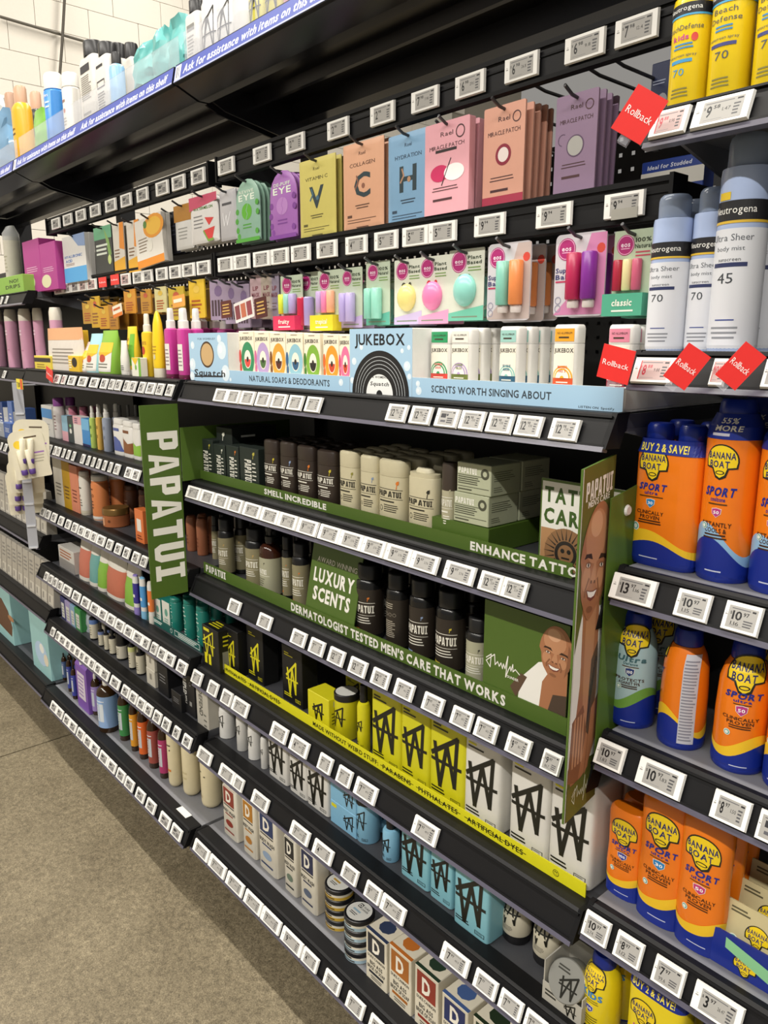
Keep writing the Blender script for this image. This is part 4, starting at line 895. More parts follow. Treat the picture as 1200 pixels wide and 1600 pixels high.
for i, (a, b, yt, c, rp) in enumerate(jd):
    def mk(w, h, c=c):
        d = .026; return rev(w, h, [('stick_body', mat('#ebe9e3', .4), [(0, .95), (.015, 1), (.765, 1)]), ('cap', mat('#edebe6', .4), [(.768, .985), (.775, 1), (.95, 1), (.985, .95), (1, .85)])], d / w, 5, pr_jukebox_deo(*c), K=32), d
    put('deodorant_stick', 'white deodorant stick with %s label on pale blue tray' % ['green and red', 'lavender', 'sky blue', 'orange', 'pink'][i], 'deodorant', TF, a, b, yt, YJ + .035, mk, rep=rp)
# ---- second shelf: grooming sticks
S = D2[1]; YS = 0.932
put('soap_carton', 'dark green carton lying flat on top of the standing ones', 'carton', atY(350, 694, YS + .02).z, 338, 362, 668, YS + .02, box('#1c2320', .13, lambda p: leafmark(p, -.1, .5, .25, '#d8d8cc'), lambda p: p.lines(-.6, .4, .2, .6, 1, '#d8d8cc', .6)))
for i, (a, b, yt, lf) in enumerate([(313, 333, 687, '#b9b04a'), (334, 352, 695, '#d8d8cc'), (354, 373, 697, '#d8792c'), (375, 404, 700, '#b9b04a')]):
    put('soap_carton', 'dark green upright carton, %s from the left beside brown sticks' % ORD[i], 'carton', S, a, b, yt, YS, box('#232c27', .085, pr_papabox('#e6e5da', lf), lambda p: p.lines(-.6, .2, .4, .8, 7, '#8a8f86', .3)), group='dark green cartons')
for i, (a, b, yt, lf) in enumerate([(415, 441, 687, '#c9b83a'), (440, 467, 690, '#8a9fc4'), (467, 498, 696, '#d8792c'), (498, 532, 703, '#c9b83a')]):
    put('deodorant_stick', 'dark brown deodorant stick, %s from the left in its row' % ORD[i], 'deodorant', S, a, b, yt, YS, stick('#362c26', '#362c26', pr_papatui('#e9e6da', lf)), .55, group='dark brown sticks', rep=3)
for i, (a, b, yt, lf) in enumerate([(533, 565, 704, '#8f8a3a'), (565, 596, 711, '#7f94b4'), (595, 641, 717, '#d8792c')]):
    put('deodorant_stick', 'cream deodorant stick with %s leaf mark' % ['olive', 'blue', 'orange'][i], 'deodorant', S, a, b, yt, YS, stick('#cdc5a6', '#cdc5a6', pr_papatui('#2e2c24', lf)), .55, group='cream sticks', rep=4)
def open_stick(w, h):
    m = mat('#cdc5a6', .4); return rev(w, h, [('stick_body', m, [(0, .9), (.015, .97), (.03, 1), (.86, 1), (.87, .98), (.872, .95), (.93, .95), (.935, .9)]), ('product_dome', mat('#d9d2b6', .5), [(.936, .58), (.97, .56), (1, .46)])], .55, 2.6, pr_papatui('#2e2c24', '#2e2c24')), w * .55
put('deodorant_stick', 'open cream deodorant stick with its dome showing, cap missing', 'deodorant', S, 641, 689, 731, YS, open_stick, .55, rep=1)
def two_tone(w, h):
    return rev(w, h, [('stick_body', mat('#b3ae93', .4), [(0, .94), (.02, 1), (.66, 1)]), ('cap', mat('#3f352d', .4), [(.663, 1), (.97, 1), (1, .9)])], .8, 2.4, pr_papatui('#eeece0', '#b3ae93')), w * .8
put('balm_stick', 'round two-tone stick, brown over grey, left of the cartons', 'balm stick', S, 691, 714, 722, YS, two_tone, .8)
rz_ = atY(763, 826, YS).z
def riserp(p):
    p.rect(-1, 0, 1, 1, OLIVE)
    for i in range(7):
        u = -.85 + i * .27; p.stroke([(u, .3), (u, .8), (u + .2, .8), (u + .2, .5), (u + .1, .5)], .018, '#4d6826')
put('olive_riser', 'olive cardboard riser under the cream balm cartons', 'riser', S, 675, 763, 826, YS, lambda w, h: (boxed(w, rz_ - S - .001, .15, OLIVEM, riserp), .15))
for i, (a, b, yt, zb) in enumerate([(709, 763, 772, None), (714, 767, 727, 1)]):
    h1 = atY(735, 772, YS + .002).z - rz_
    put('balm_carton', 'pale green balm carton, %s of the front pair' % ['lower', 'upper'][i], 'carton', rz_ + (i * (h1 + .001)), a, b, yt, YS + .002, box('#b5ba9e', .075, pr_balm, lambda p: (p.lines(-.8, .45, .6, .8, 5, '#5d5f4e', .3), p.lines(-.8, .1, -.2, .3, 3, '#5d5f4e', .3))), h=h1, group='pale green balm cartons', rep=1)
# ---- third shelf: washes
S = D2[2]; YS = 0.935
def washb(body, cap, pr, lo=.0, capz=.80, n=2.0, b=1.0, rough=.3, capr=.86):
    bm, cm = mat(body, rough), mat(cap, .35)
    def mk(w, h):
        return rev(w, h, [('bottle', bm, [(0, .93), (.015, .99), (.03, 1), (capz - .06, 1), (capz - .03, .97), (capz - .01, .88)]), ('cap', cm, [(capz, capr), (.975, capr), (.99, capr * .94), (1, capr * .84)])], b, n, pr), w * b
    return mk
tone = '#8b8466'
for i, (a, b, yt) in enumerate([(331, 343, 806), (341, 367, 810), (367, 385, 816), (384, 417, 824)]):
    put('wash_bottle', 'black bottle with tan label, %s from the left near the copper bottles' % ORD[i], 'bottle', S, a, b, yt, YS + (.05 if i in (0, 2) else 0), washb('#18181a', '#18181a', pr_wash('#eeebdf', '#c0a060', tone)), 1.0, group='black bottles with tan labels', rep=1)
def lotion(w, h):
    return rev(w, h, [('bottle', mat('#3a1d12', .15), [(0, .95), (.02, 1), (.62, 1), (.69, .93), (.73, .7), (.75, .42), (.77, .4)]), ('pump_collar', mat('#1a1a1b', .4), [(.77, .46), (.85, .46), (.86, .3)]), ('pump_head', mat('#1a1a1b', .4), [(.86, .2), (.92, .2), (.925, .4), (.98, .4), (1, .3)])], .9, 2.2,
               lambda p: (p.wave(lambda u: .03, lambda u: .56, '#a9a88f', -3.1, 3.1), p.text('PAPATUI', -.1, .36, .62, '#f1efe4', ht=.07, bold=3), leafmark(p, .25, .48, .11, '#3a3a30'), p.rect(-.8, .3, .8, .306, '#f1efe4'), p.lines(-.8, .14, .3, .27, 4, '#55543f', .35))), w * .9
put('lotion_bottle', 'amber pump lotion bottle with sage label between black bottles', 'bottle', S, 406, 441, 822, YS, lotion, .9)
for i, (a, b, yt) in enumerate([(441, 458, 838), (457, 485, 847)]):
    put('wash_bottle', 'black bottle with tan label, %s beside the luxury scents card' % ['narrower one', 'wider one'][i], 'bottle', S, a, b, yt, YS + (.02 if i == 0 else 0), washb('#18181a', '#18181a', pr_wash('#eeebdf', '#d8792c', tone)), 1.0, rep=1)
def pr_back(p):
    p.wave(lambda u: .08, lambda u: .68, '#2c2620', -3.1, 3.1); p.lines(-.5, .56, .6, .64, 3, '#b8b0a0', .35)
    for q in (-.3, .1, .5): p.ring(q, .49, .13, .15, '#b8b0a0', 14)
    p.lines(-.5, .2, .6, .42, 9, '#b8b0a0', .35)
for i, (a, b, yt, pr) in enumerate([(557, 601, 878, pr_wash('#eeebdf', '#d8792c', '#2f2822')), (604, 641, 893, pr_back), (640, 682, 902, pr_wash('#eeebdf', '#8a9fc4', '#2f2822')), (682, 728, 919, pr_wash('#eeebdf', '#c9b83a', '#2f2822'))]):
    put('shampoo_bottle', 'large black bottle with dark brown label, %s right of the scents card' % ORD[i], 'bottle', S, a, b, yt, YS, washb('#151516', '#151516', pr, rough=.22), 1.0, group='black shampoo bottles', rep=1)
put('lotion_bottle', 'sage labelled bottle half hidden by the founder card', 'bottle', S, 729, 768, 962, YS, washb('#1a1a1b', '#1a1a1b', pr_wash('#eeebdf', '#3a3a30', '#a9a88f')), 1.0, rep=1)
# ---- fourth shelf: black, yellow and white packs with scribbled mark
S = D2[3]; YS = 0.928
yl = '#d8d020'
def pr_blk(p): wmark(p, -.2, .6, .7, yl, .05, 1.0); p.rect(-.8, .1, -.5, .35, yl); p.rect(-.3, .1, .0, .35, yl); p.rect(-.8, .88, -.1, .95, yl)
put('black_carton', 'black carton covered in yellow scribbles by the teal strip', 'carton', S, 317, 342, 982, .90, box('#141414', .05, pr_blk, lambda p: (p.rect(-.6, .1, .2, .5, '#8a8a84'), p.lines(-.5, .6, .5, .9, 3, yl, .4)), lambda p: p.lines(-.7, .2, .7, .8, 3, yl, .5)))
for i, (a, b, yt) in enumerate([(350, 372, 984), (386, 411, 981), (441, 472, 1013)]):
    put('black_carton', 'tall black carton with yellow scribbled mark, %s from the left' % ORD[i], 'carton', S, a, b, yt, YS + (.02 if i else 0), box('#131314', .045, pr_w(yl, yl, True, .55, .45, .07, 1.6)), group='tall black cartons')
put('yellow_carton', 'small yellow carton with scribbled mark beside yellow tub', 'carton', S, 481, 514, 1086, YS, box('#d6cf1e', .05, pr_w('#17170f', '#17170f', False, .5, .5, .06, .9), lambda p: (p.rect(-.5, .75, .3, .92, '#b9b9a8'), p.lines(-.7, .2, .6, .6, 4, '#3a3a12', .3))))
def tub(w, h):
    return rev(w, h, [('tub', mat('#d3cc1e', .35), [(0, .95), (.02, 1), (.86, 1)]), ('rim', mat('#18181a', .35), [(.86, 1.04), (.99, 1.04), (1, 1.0)]), ('pale_top', mat('#d9d9d2', .5), [(1.0005, .9), (1.004, .9)])], 1.0, 2.0, pr_w('#17170f', '#17170f', False, .75, .5, .06, 1.0)), w
put('yellow_tub', 'yellow wipes tub with black rimmed white lid', 'tub', S, 523, 562, 1080, YS, tub, 1.0)
def small_b(col, capc):
    return lambda w, h: (rev(w, h, [('bottle', mat(col, .3), [(0, .94), (.02, 1), (.68, 1), (.73, .85), (.75, .55)]), ('cap', mat(capc, .4), [(.75, .58), (.97, .58), (1, .5)])], 1.0, 2.0, pr_w('#17170f', '#17170f', True, .7, .4, .07, 1.1)), w)
put('yellow_bottle', 'narrow yellow bottle with black cap beside yellow tub', 'bottle', S, 558, 579, 1070, YS, small_b('#d3cc1e', '#17171a'), 1.0)
put('yellow_carton', 'yellow carton standing behind the yellow tub', 'carton', S, 540, 566, 1058, YS + .1, box('#c9c21e', .05, pr_w('#17170f', '#17170f', True)))
for i, (a, b, yt) in enumerate([(579, 625, 1078), (625, 670, 1098), (670, 725, 1120)]):
    put('body_wash_pack', 'yellow rounded refill pack with black scribbled mark, %s from the left' % ORD[i], 'refill pack', S, a, b, yt, YS, refill('#d0cb20', '#17170f', '#17170f'), group='yellow refill packs', rep=2)
for i, (a, b, yt) in enumerate([(724, 781, 1150), (795, 856, 1182), (857, 925, 1216)]):
    put('body_wash_pack', 'large white refill pack above the yellow strip, %s from the left' % ORD[i], 'refill pack', S, a, b, yt, YS, refill('#dcdad4', '#17170f', yl, .085), group='large white refill packs', rep=2)
# ---- fifth shelf
S = D2[4]; YS = 0.935
put('pale_carton', 'pale grey carton standing left of the white spray cans', 'carton', S, 307, 325, 1064, YS - .02, box('#b9b5aa', .06, lambda p: (p.text('DEFEND', -.2, .55, .5, '#4a4a44', ht=.3, rot=-90), p.lines(.2, .1, .7, .4, 3, '#6a6a62', .3))))
def spray(col, pr, capc=None):
    return lambda w, h: (rev(w, h, [('can', mat(col, .3), [(0, .95), (.01, 1), (.80, 1), (.84, .96)]), ('cap', mat(capc or col, .4), [(.842, .95), (.93, .93), (.98, .8), (1, .5)])], 1.0, 2.0, pr), w)
for i, (a, b, yt) in enumerate([(342, 368, 1103), (369, 388, 1112), (387, 409, 1131), (407, 419, 1152)]):
    put('white_spray_can', 'white round can with black scribbled mark, %s from the left' % ORD[i], 'can', S, a, b, yt, YS, spray('#d9d8d4', pr_w('#17170f', '#17170f', False, .7, .55, .05, 1.1)), 1.0, group='white scribble cans', rep=1)
for i, (a, b, yt) in enumerate([(418, 447, 1142), (451, 478, 1174), (478, 512, 1191)]):
    put('body_wash_pack', 'white refill pack on fifth shelf, %s from the left' % ORD[i], 'refill pack', S, a, b, yt, YS, refill('#d6d4ce', '#17170f', '#17170f', .06), group='white refill packs', rep=1)
hb = (atY(530, 1222, YS).z - S) / 2
for i in range(2):
    put('blue_carton', 'light blue carton with scribbled mark, %s of the stack' % ['lower', 'upper'][i], 'carton', S + i * (hb + .001), 516, 556, 1222, YS, box('#7fb4d4', .07, lambda p: (wmark(p, .45, .5, .4, '#17170f', .035, .9), p.rect(-.9, .75, -.5, .9, yl))), h=hb, group='light blue cartons')
def blue_tube(w, h):
    return rev(w, h, [('bottle', mat('#86bbd8', .3), [(0, .95), (.02, 1), (.82, 1), (.84, 1.0)]), ('cap', mat('#1b1b1d', .35), [(.842, 1.01), (.98, .99), (1, .92)])], 1.0, 2.0, pr_w('#17170f', '#17170f', True, .7, .5, .05, 1.1)), w
put('blue_bottle', 'light blue round bottle with broad black lid', 'bottle', S, 557, 595, 1240, YS, blue_tube, 1.0, rep=1)
put('blue_bottle', 'small light blue bottle with black cap left of the blue refills', 'bottle', S, 598, 625, 1276, YS, small_b('#84b9d6', '#17171a'), 1.0)
for i, (a, b, yt) in enumerate([(625, 669, 1285), (671, 706, 1318), (708, 763, 1352)]):
    put('body_wash_pack', 'light blue refill pack with black scribbled mark, %s from the left' % ORD[i], 'refill pack', S, a, b, yt, YS - (.015 if i == 2 else 0), refill('#83bcca', '#17170f', '#c9d05a', .065), group='light blue refill packs', rep=2)
def inverted(w, h):
    return rev(w, h, [('tube', mat('#c2bca8', .4), [(.2, .98), (.22, 1), (.6, .98), (1, .9, .25)]), ('cap', mat('#151517', .35), [(0, .9), (.02, .95), (.19, .95), (.2, .9)])], 1.0, 2.0, lambda p: (wmark(p, 0, .7, .75, '#17170f', .06, 1.0), p.lines(-.5, .3, .4, .42, 4, '#55524a', .35))), w
for i, (a, b, yt) in enumerate([(786, 832, 1395), (834, 882, 1425)]):
    put('cream_tube', 'cream tube standing on black cap under yellow strip, %s' % ['left one', 'right one'][i], 'tube', S, a, b, yt, YS + .02, inverted, 1.0, rep=1)
def pomade(px, py, Y, label):
    c = atZ(px, py, S); r = empty('pomade_box', (c.x, Y, S)); m = mat('#b9b6ac', .5)
    link('tray', MB().box(-.038, .038, 0, .002, 0, .036).box(-.038, -.036, .002, .07, 0, .075).box(.036, .038, .002, .07, 0, .05).box(-.038, .038, .07, .072, 0, .085).box(-.036, .036, .002, .07, 0, .002).mesh('tray', m), r)
    p = Print(.076, .036); wmark(p, .45, .45, .3, '#17170f', .03, .9); p.lines(-.85, .35, -.1, .75, 2, '#3a3a34', .5); link('label_print', p.mesh(front(0), 0), r); tag(r, label, 'tray')
    j = spawn(rev(.066, .03, [('tin', mat('#9a9a94', .35, .4), [(0, .97), (.05, 1), (.6, 1)]), ('tin_lid', mat('#a8a8a2', .3, .5), [(.6, 1.02), (.95, 1.02), (1, .98)])], 1, 2), 'pomade_tin', (c.x, Y + .036, S + .04), 'round grey pomade tin tilted in its tray', 'tin')
    j.rotation_euler = (math.radians(60), 0, 0)
    p = Print(.066, .066); wmark(p, .2, .4, .5, '#17170f', .05, 1.0); p.lines(-.6, .65, .1, .8, 2, '#3a3a34', .5)
    link('lid_print', p.mesh(lambda x, z, e: (x, z - .033, .03 + e), 0), j)
pomade(868, 1590, .905, 'pale cardboard tray holding a round pomade tin')
# ---- bottom shelf
S = D2[5]; YS = 0.905
def duke(col, pic=None):
    def mk(w, h):
        d = .045; return rev(w, h, [('bottle', mat('#d8d2c2', .4), [(0, .96), (.01, 1), (.90, 1), (.915, .97), (.92, .9)]), ('cap', mat('#161618', .4), [(.92, .42, 1, 2), (.99, .42, 1, 2), (1, .38, 1, 2)])], d / w, 7, pr_duke(col, pic), K=32), d
    return mk
for i, (a, b, yt, c, pic) in enumerate([(347, 369, 1228, '#8a3326', '#8a3326'), (378, 398, 1248, '#b0761e', '#b0762e'), (403, 431, 1268, '#22345f', '#8fa3bd'), (443, 462, 1305, '#1f1f1f', '#6a7a6a'), (468, 493, 1325, '#22284a', '#5a6478')]):
    put('body_wash_bottle', 'cream bottle with %s letter D square' % ['rust red', 'ochre', 'navy blue', 'black', 'dark indigo'][i], 'bottle', S, a, b, yt, YS, duke(c, pic), rep=2)
def jarstack(px0, px1, pyt, n, Y, labc, band, desc):
    X, w, h, yc = fit(px0, px1, pyt, Y, S, 1.0); jh = h / n
    parts = rev(w, jh - .0006, [('jar', mat('#d9d4c4', .4), [(0, .93), (.04, .97), (.58, .97), (.6, .95)]), ('lid', mat('#17171a', .35), [(.6, 1), (.95, 1), (1, .96)])], 1, 2, lambda p: (p.wave(lambda u: .08, lambda u: .36, band, -3.1, 3.1), p.rect(-.3, .4, .3, .52, '#22221e'), p.lines(-.6, .12, .6, .3, 1, '#3a3020', .6, 'c')))
    for k in range(n):
        o = spawn(parts, 'balm_jar', (X, yc, S + k * jh), '%s jar with black lid, %s from the bottom of its stack' % (desc, ORD[k]), 'jar', 'stacked jars')
        if k == n - 1:
            p = Print(w * .9, w * .9); p.ell(0, .5, .93, None, '#cfcfca', 26); p.rect(-.5, .62, -.15, .82, '#1c1c1c'); p.text('D', -.32, .72, .12, '#efefe8', ht=.13); p.text('DUKE', .22, .76, .26, '#1c1c1c', ht=.08); p.text('CANNON', .24, .64, .34, '#1c1c1c', ht=.08); p.rect(-.55, .42, .2, .5, labc); p.lines(-.5, .22, .3, .36, 2, '#4a4a48', .5)
            link('lid_print', p.mesh(lambda x, z, e: (x, z - w * .45, jh - .0006 + e), 0), o)
jarstack(508, 555, 1378, 4, YS, '#b08a2a', '#c9a53a', 'gold banded balm'); jarstack(538, 587, 1424, 4, YS - .025, '#8aa5b5', '#9db7c6', 'blue banded balm')
for i, (a, b, yt, c, tc) in enumerate([(572, 604, 1462, '#23262f', '#2f3a55'), (608, 642, 1488, '#a3611f', '#b5692a'), (648, 684, 1520, '#8a2f20', '#25382a'), (690, 730, 1565, '#1f2c5e', '#41598a'), (738, 785, 1605, '#2a3a26', '#22301f')]):
    put('soap_brick_box', 'cream soap brick carton with %s letter D square' % ['charcoal', 'burnt orange', 'brick red', 'royal blue', 'dark green'][i], 'soap box', S, a, b, yt, YS - .02, box('#d3ccb9', .065, pr_duke(c, None, True), None, lambda p, tc=tc: (p.ell(0, .5, .6, .28, tc, 9), p.rect(-1, 0, 1, .12, tc))), rep=1)
# ================================================================== GOODS OF THE RIGHT BAY
def can(body, capm, pr, capz=.86, sh=.82, capr=.74, rough=.25, dome=.9):
    return lambda w, h: (rev(w, h, [('can', mat(body, rough, coat=.3), [(0, .95), (.012, 1), (sh, 1), (sh + .03, .97), (capz - .005, dome)]), ('cap', capm, [(capz, capr), (.96, capr), (.985, capr * .95), (1, capr * .8)])], 1.0, 2.0, pr, K=36), w)
FROST = mat('#8f9db4', .2, 0, .75, 0)
NY = '#eacb1c'
for i, (a, b, yt, k) in enumerate([(1048, 1115, -28, True), (1110, 1181, -52, False), (1181, 1256, -75, False)]):
    put('sunscreen_can', 'glossy yellow sunscreen spray can on top right shelf, %s from the left' % ORD[i], 'sunscreen', D3[0], a, b, yt, Y3[0] + .055, can(NY, mat('#e0e2e4', .3), pr_neut_y(k)), 1.0, group='yellow sunscreen cans', rep=1)
for i, (a, b, yt, s, st, Yf) in enumerate([(1016, 1080, 307, '70', False, .945), (1078, 1139, 296, '70', False, .955), (1118, 1199, 214, '45', True, .93)]):
    put('sunscreen_mist_can', 'pale blue and white body mist can, %s' % ['shorter one at left', 'middle one half hidden', 'taller one at right'][i], 'sunscreen', D3[1], a, b, yt, Yf, can('#a9bbe0', FROST, pr_neut_m(s, st), capz=.855, capr=.8), 1.0, rep=1)
BCAP = mat(BBB, .3)
def duo_pack(col, pr, capm):
    def mk(w, h):
        d = .052; body = rev(w, h, [('shrink_wrap', mat(col, .25, coat=.3), [(0, .94), (.01, .98), (.04, 1), (.8, 1), (.87, .9)]), ('base_band', capm, [(0, .945), (.01, .99), (.04, 1.008), (.08, 1.008)])], d / w, 4, pr, K=36)
        for s in (-1, 1):
            body.append(('cap', MB().rings([(h * .85, w * .19, w * .19, 2), (h * .87, w * .2, w * .2, 2), (h * .98, w * .19, w * .19, 2), (h, w * .16, w * .16, 2)], 20).mesh('cap', capm, 38)))
            for v in body[-1][1].vertices: v.co.x += s * w * .25
        return body, d
    return mk
put('sunscreen_twin_pack', 'orange twin pack of sunscreen in shrink wrap', 'sunscreen', D3[2], 986, 1086, 664, Y3[2] + .055, duo_pack(BBO, pr_duo(), BCAP), rz=0, rep=1)
def bbcan(pr, body=BBO, capm=None, band=True):
    cm = capm or BCAP
    return lambda w, h: (rev(w, h, [('can', mat(body, .25, coat=.3), [(0, .94), (.012, .99), (.03, 1), (.45, 1), (.7, .94), (.80, .80), (.865, .62)]), ('base_band', BCAP, [(0, .945), (.012, 1.0), (.03, 1.006), (.07 if band else .031, 1.006)]), ('cap', cm, [(.868, .6), (.88, .62), (.97, .58), (1, .5)])], 1.0, 2.0, pr, K=36), w)
def pr_cool(p):
    pr_bb('c', lift=-.12, lu=-.02, sk=1.0, spf='50', sc='#b83a86', wavec='#8fb9dc', claims=('INSTANTLY', 'COOLS &'), wv=.24, amp=.09, sub='coolzone')(p)
    p.wave(lambda u: .79, lambda u: .925, BBB, -3.1, 3.1); p.text('55%', .1, .89, .3, '#e8e4d8', ht=.03, shear=.2); p.text('MORE', .1, .85, .5, '#e8e4d8', ht=.03, shear=.2); p.lines(-.6, .8, .3, .83, 1, '#c8c8d8', .5, 'c')
def coolcan(w, h):
    return rev(w, h, [('can', mat(BBO, .25, coat=.3), [(0, .94), (.012, .99), (.03, 1), (.78, 1), (.86, .94), (.92, .72)]), ('base_band', BCAP, [(0, .945), (.012, 1.0), (.03, 1.006), (.07, 1.006)]), ('cap', BCAP, [(.922, .68), (.98, .64), (1, .56)])], 1.0, 2.0, pr_cool, K=36), w
for i, (a, b, yt) in enumerate([(1099, 1188, 622), (1183, 1275, 640)]):
    put('sunscreen_can', 'tall orange sunscreen can with dark blue top, %s' % ['beside the twin pack', 'cut by the photo edge'][i], 'sunscreen', D3[2], a, b, yt, Y3[2] + .05, coolcan, 1.0, rep=1)
put('sunscreen_can', 'pale blue sunscreen can with green wave, left of the orange cans', 'sunscreen', D3[3], 958, 1028, 953, Y3[3] + .052, bbcan(pr_bb('u', lu=.3, sk=1.15, spf='100', sc='#27407c', wavec='#6fa043', name='Ultra', sub='Defense', claims=('PROTECTS', 'AGAINST 99%'), nm='#3f6a72', wv=.3, amp=-.08), '#a9c6cc'), 1.0, rep=1)
def pr_turned(p):
    pr_bb('s', lu=-1.35, sk=1.1, spf='50', sc='#b83a86', wv=.26, amp=.1)(p); p.rect(.32, .06, 1.0, .82, '#c9c9d2'); p.lines(.36, .08, .96, .78, 26, '#8a8a98', .45)
put('sunscreen_can', 'orange sunscreen can turned so its fine-print panel shows', 'sunscreen', D3[3], 1034, 1108, 978, Y3[3] + .05, bbcan(pr_turned), 1.0)
put('sunscreen_can', 'orange sport sunscreen can facing forward with pink shield', 'sunscreen', D3[3], 1120, 1205, 998, Y3[3] + .05, bbcan(pr_bb('s', lu=.35, sk=1.2, spf='50', sc='#b83a86', wv=.25, amp=-.07)), 1.0, rep=1)
put('sunscreen_can', 'orange sunscreen can at right edge of the fourth right shelf', 'sunscreen', D3[3], 1203, 1290, 1015, Y3[3] + .05, bbcan(pr_bb('s', lu=-.3, sk=1.1)), 1.0)
def bbtube(pr, body=BBO):
    return lambda w, h: (rev(w, h, [('bottle', mat(body, .3, coat=.2), [(.14, .93), (.2, .97), (.32, 1), (.55, .95), (.75, .98), (.92, 1), (.97, .95), (1, .82)]), ('cap', BCAP, [(0, .84), (.015, .9), (.135, .93)])], .55, 2.3, pr, K=36), w * .55)
for i, (a, b, yt, s, sc, lift) in enumerate([(951, 1010, 1260, '100', '#3a3f9a', .02), (1001, 1078, 1240, '30', '#2a86c8', .0), (1062, 1142, 1272, '50', '#c33a7a', .0)]):
    put('sunscreen_lotion', 'orange lotion bottle on blue cap with %s shield' % ['violet 100', 'light blue 30', 'pink 50'][i], 'sunscreen', D3[4], a, b, yt, Y3[4] + (.06, .05, .045)[i], bbtube(pr_bb('l', lu=.05, sk=1.1, spf=s, sc=sc, lift=-.02, wv=.24, amp=-.05)), .55, rep=2)
put('sunscreen_lotion', 'small orange lotion bottle behind the violet shield one', 'sunscreen', D3[4], 986, 1014, 1233, Y3[4] + .14, bbtube(pr_bb('l', lu=-.25, sk=1.0)), .55)
# lip balm cards in a blue tray
r = empty('balm_tray', (Xon(1165, Y3[4] + .05, D3[4] + .03), Y3[4] + .05, D3[4]))
link('tray_box', MB().box(-.045, .045, 0, .003, 0, .052).box(-.045, -.042, .003, .12, 0, .07).box(.042, .045, .003, .12, 0, .07).box(-.042, .042, .117, .12, 0, .07).box(-.042, .042, .003, .117, 0, .003).mesh('tray_box', mat(BBB, .35)), r)
p = Print(.09, .052); bb_logo(p, 0, .38, .3); p.poly([(-.6, .9), (-.6, .6), (.9, .2), (1, .3), (1, .55)], '#8fce9a'); link('tray_print', p.mesh(front(0), 0), r); tag(r, 'dark blue lip balm tray on the fifth right shelf', 'tray')
def balm_card_print(p):
    p.wave(lambda u: 0, lambda u: .25 - .12 * u, '#5f8f4a'); p.lines(-.8, .82, -.1, .93, 2, '#5d5840', .5); bb_logo(p, .15, .62, .36); p.lines(-.2, .3, .8, .42, 2, '#a9b84a', .6); p.ell(-.6, .42, .16, None, '#e9efe8'); p.ell(-.6, .42, .12, None, '#4aa59a')
for i in range(3):
    w_, h_ = .078, .088
    m = MB().prismY([(-w_ / 2, 0), (w_ / 2, 0), (w_ / 2, h_), (-w_ / 2, h_)], -.001, .001).mesh('card', mat('#cbbf93', .45)); pp = Print(w_, h_); balm_card_print(pp)
    o = spawn([('card', m), ('label_print', pp.mesh(front(-.001), 0))], 'lip_balm_card', (r.location.x, Y3[4] + .058 + i * .035, D3[4] + .004 + i * .012), 'cream lip balm card in the blue tray, %s from the front' % ORD[i], 'lip balm', 'lip balm cards')
    o.rotation_euler = (math.radians(-8), 0, 0)
# lowest row in view
put('sunscreen_can', 'yellow kids sunscreen can on the lowest right shelf in view', 'sunscreen', D3[5], 912, 972, 1484, Y3[5] + .055, bbcan(pr_kids, '#e7cf1c', band=False), 1.0, rep=1)
def pr_duo_y(p):
    p.wave(lambda u: .78, lambda u: .88, BBB, -3.1, 3.1); p.text('BUY 2 & SAVE!', -.06, .83, .76, '#f2df53', ht=.055); bb_logo(p, -.35, .62, .42); p.text('KIDS', -.3, .45, .35, '#b83a86', ht=.06)
put('sunscreen_twin_pack', 'yellow twin pack of kids sunscreen in shrink wrap', 'sunscreen', D3[5], 975, 1062, 1518, Y3[5] + .05, duo_pack('#e7cf1c', pr_duo_y, BCAP), rep=1)
put('sunscreen_can', 'dark blue sunscreen bottle in the bottom right corner', 'sunscreen', D3[5], 1090, 1165, 1560, Y3[5] + .05, bbcan(pr_kids, BBB), 1.0)
# things hanging behind the top right shelf
def navy(p): p.rect(-1, .35, 1, .72, '#d8d5cc'); p.text('Ideal for Studded', -.1, .84, .7, '#dfe3f0', ht=.1, shear=.15); p.lines(-.8, .42, .6, .6, 2, '#8a8a88', .5)
def hangbox(name, label, cat, xl, xr, yt, yb, Y, col, d, pr):
    xm = (xl + xr) / 2; z1 = atY(xm, yt, Y).z; z0 = atY(xm, yb, Y).z; zm = (z0 + z1) / 2; a = Xon(xl, Y, zm); b = Xon(xr, Y, zm)
    return spawn(boxed(b - a, z1 - z0, d, mat(col, .4), pr), name, ((a + b) / 2, Y + d / 2, z0), label, cat)
hangbox('eyelash_box', 'navy and white box hanging behind the topmost right shelf', 'box', 1001, 1100, 246, 312, 1.10, '#233d8c', .03, navy)
hangbox('navy_pack', 'dark navy pack hanging behind the yellow sunscreen cans', 'pack', 1016, 1052, 96, 185, 1.12, '#1b2547', .05, lambda p: (p.lines(-.8, .6, .5, .7, 2, '#8f96ac', .4), p.ell(.1, .25, .5, .2, '#8f9098', 16)))
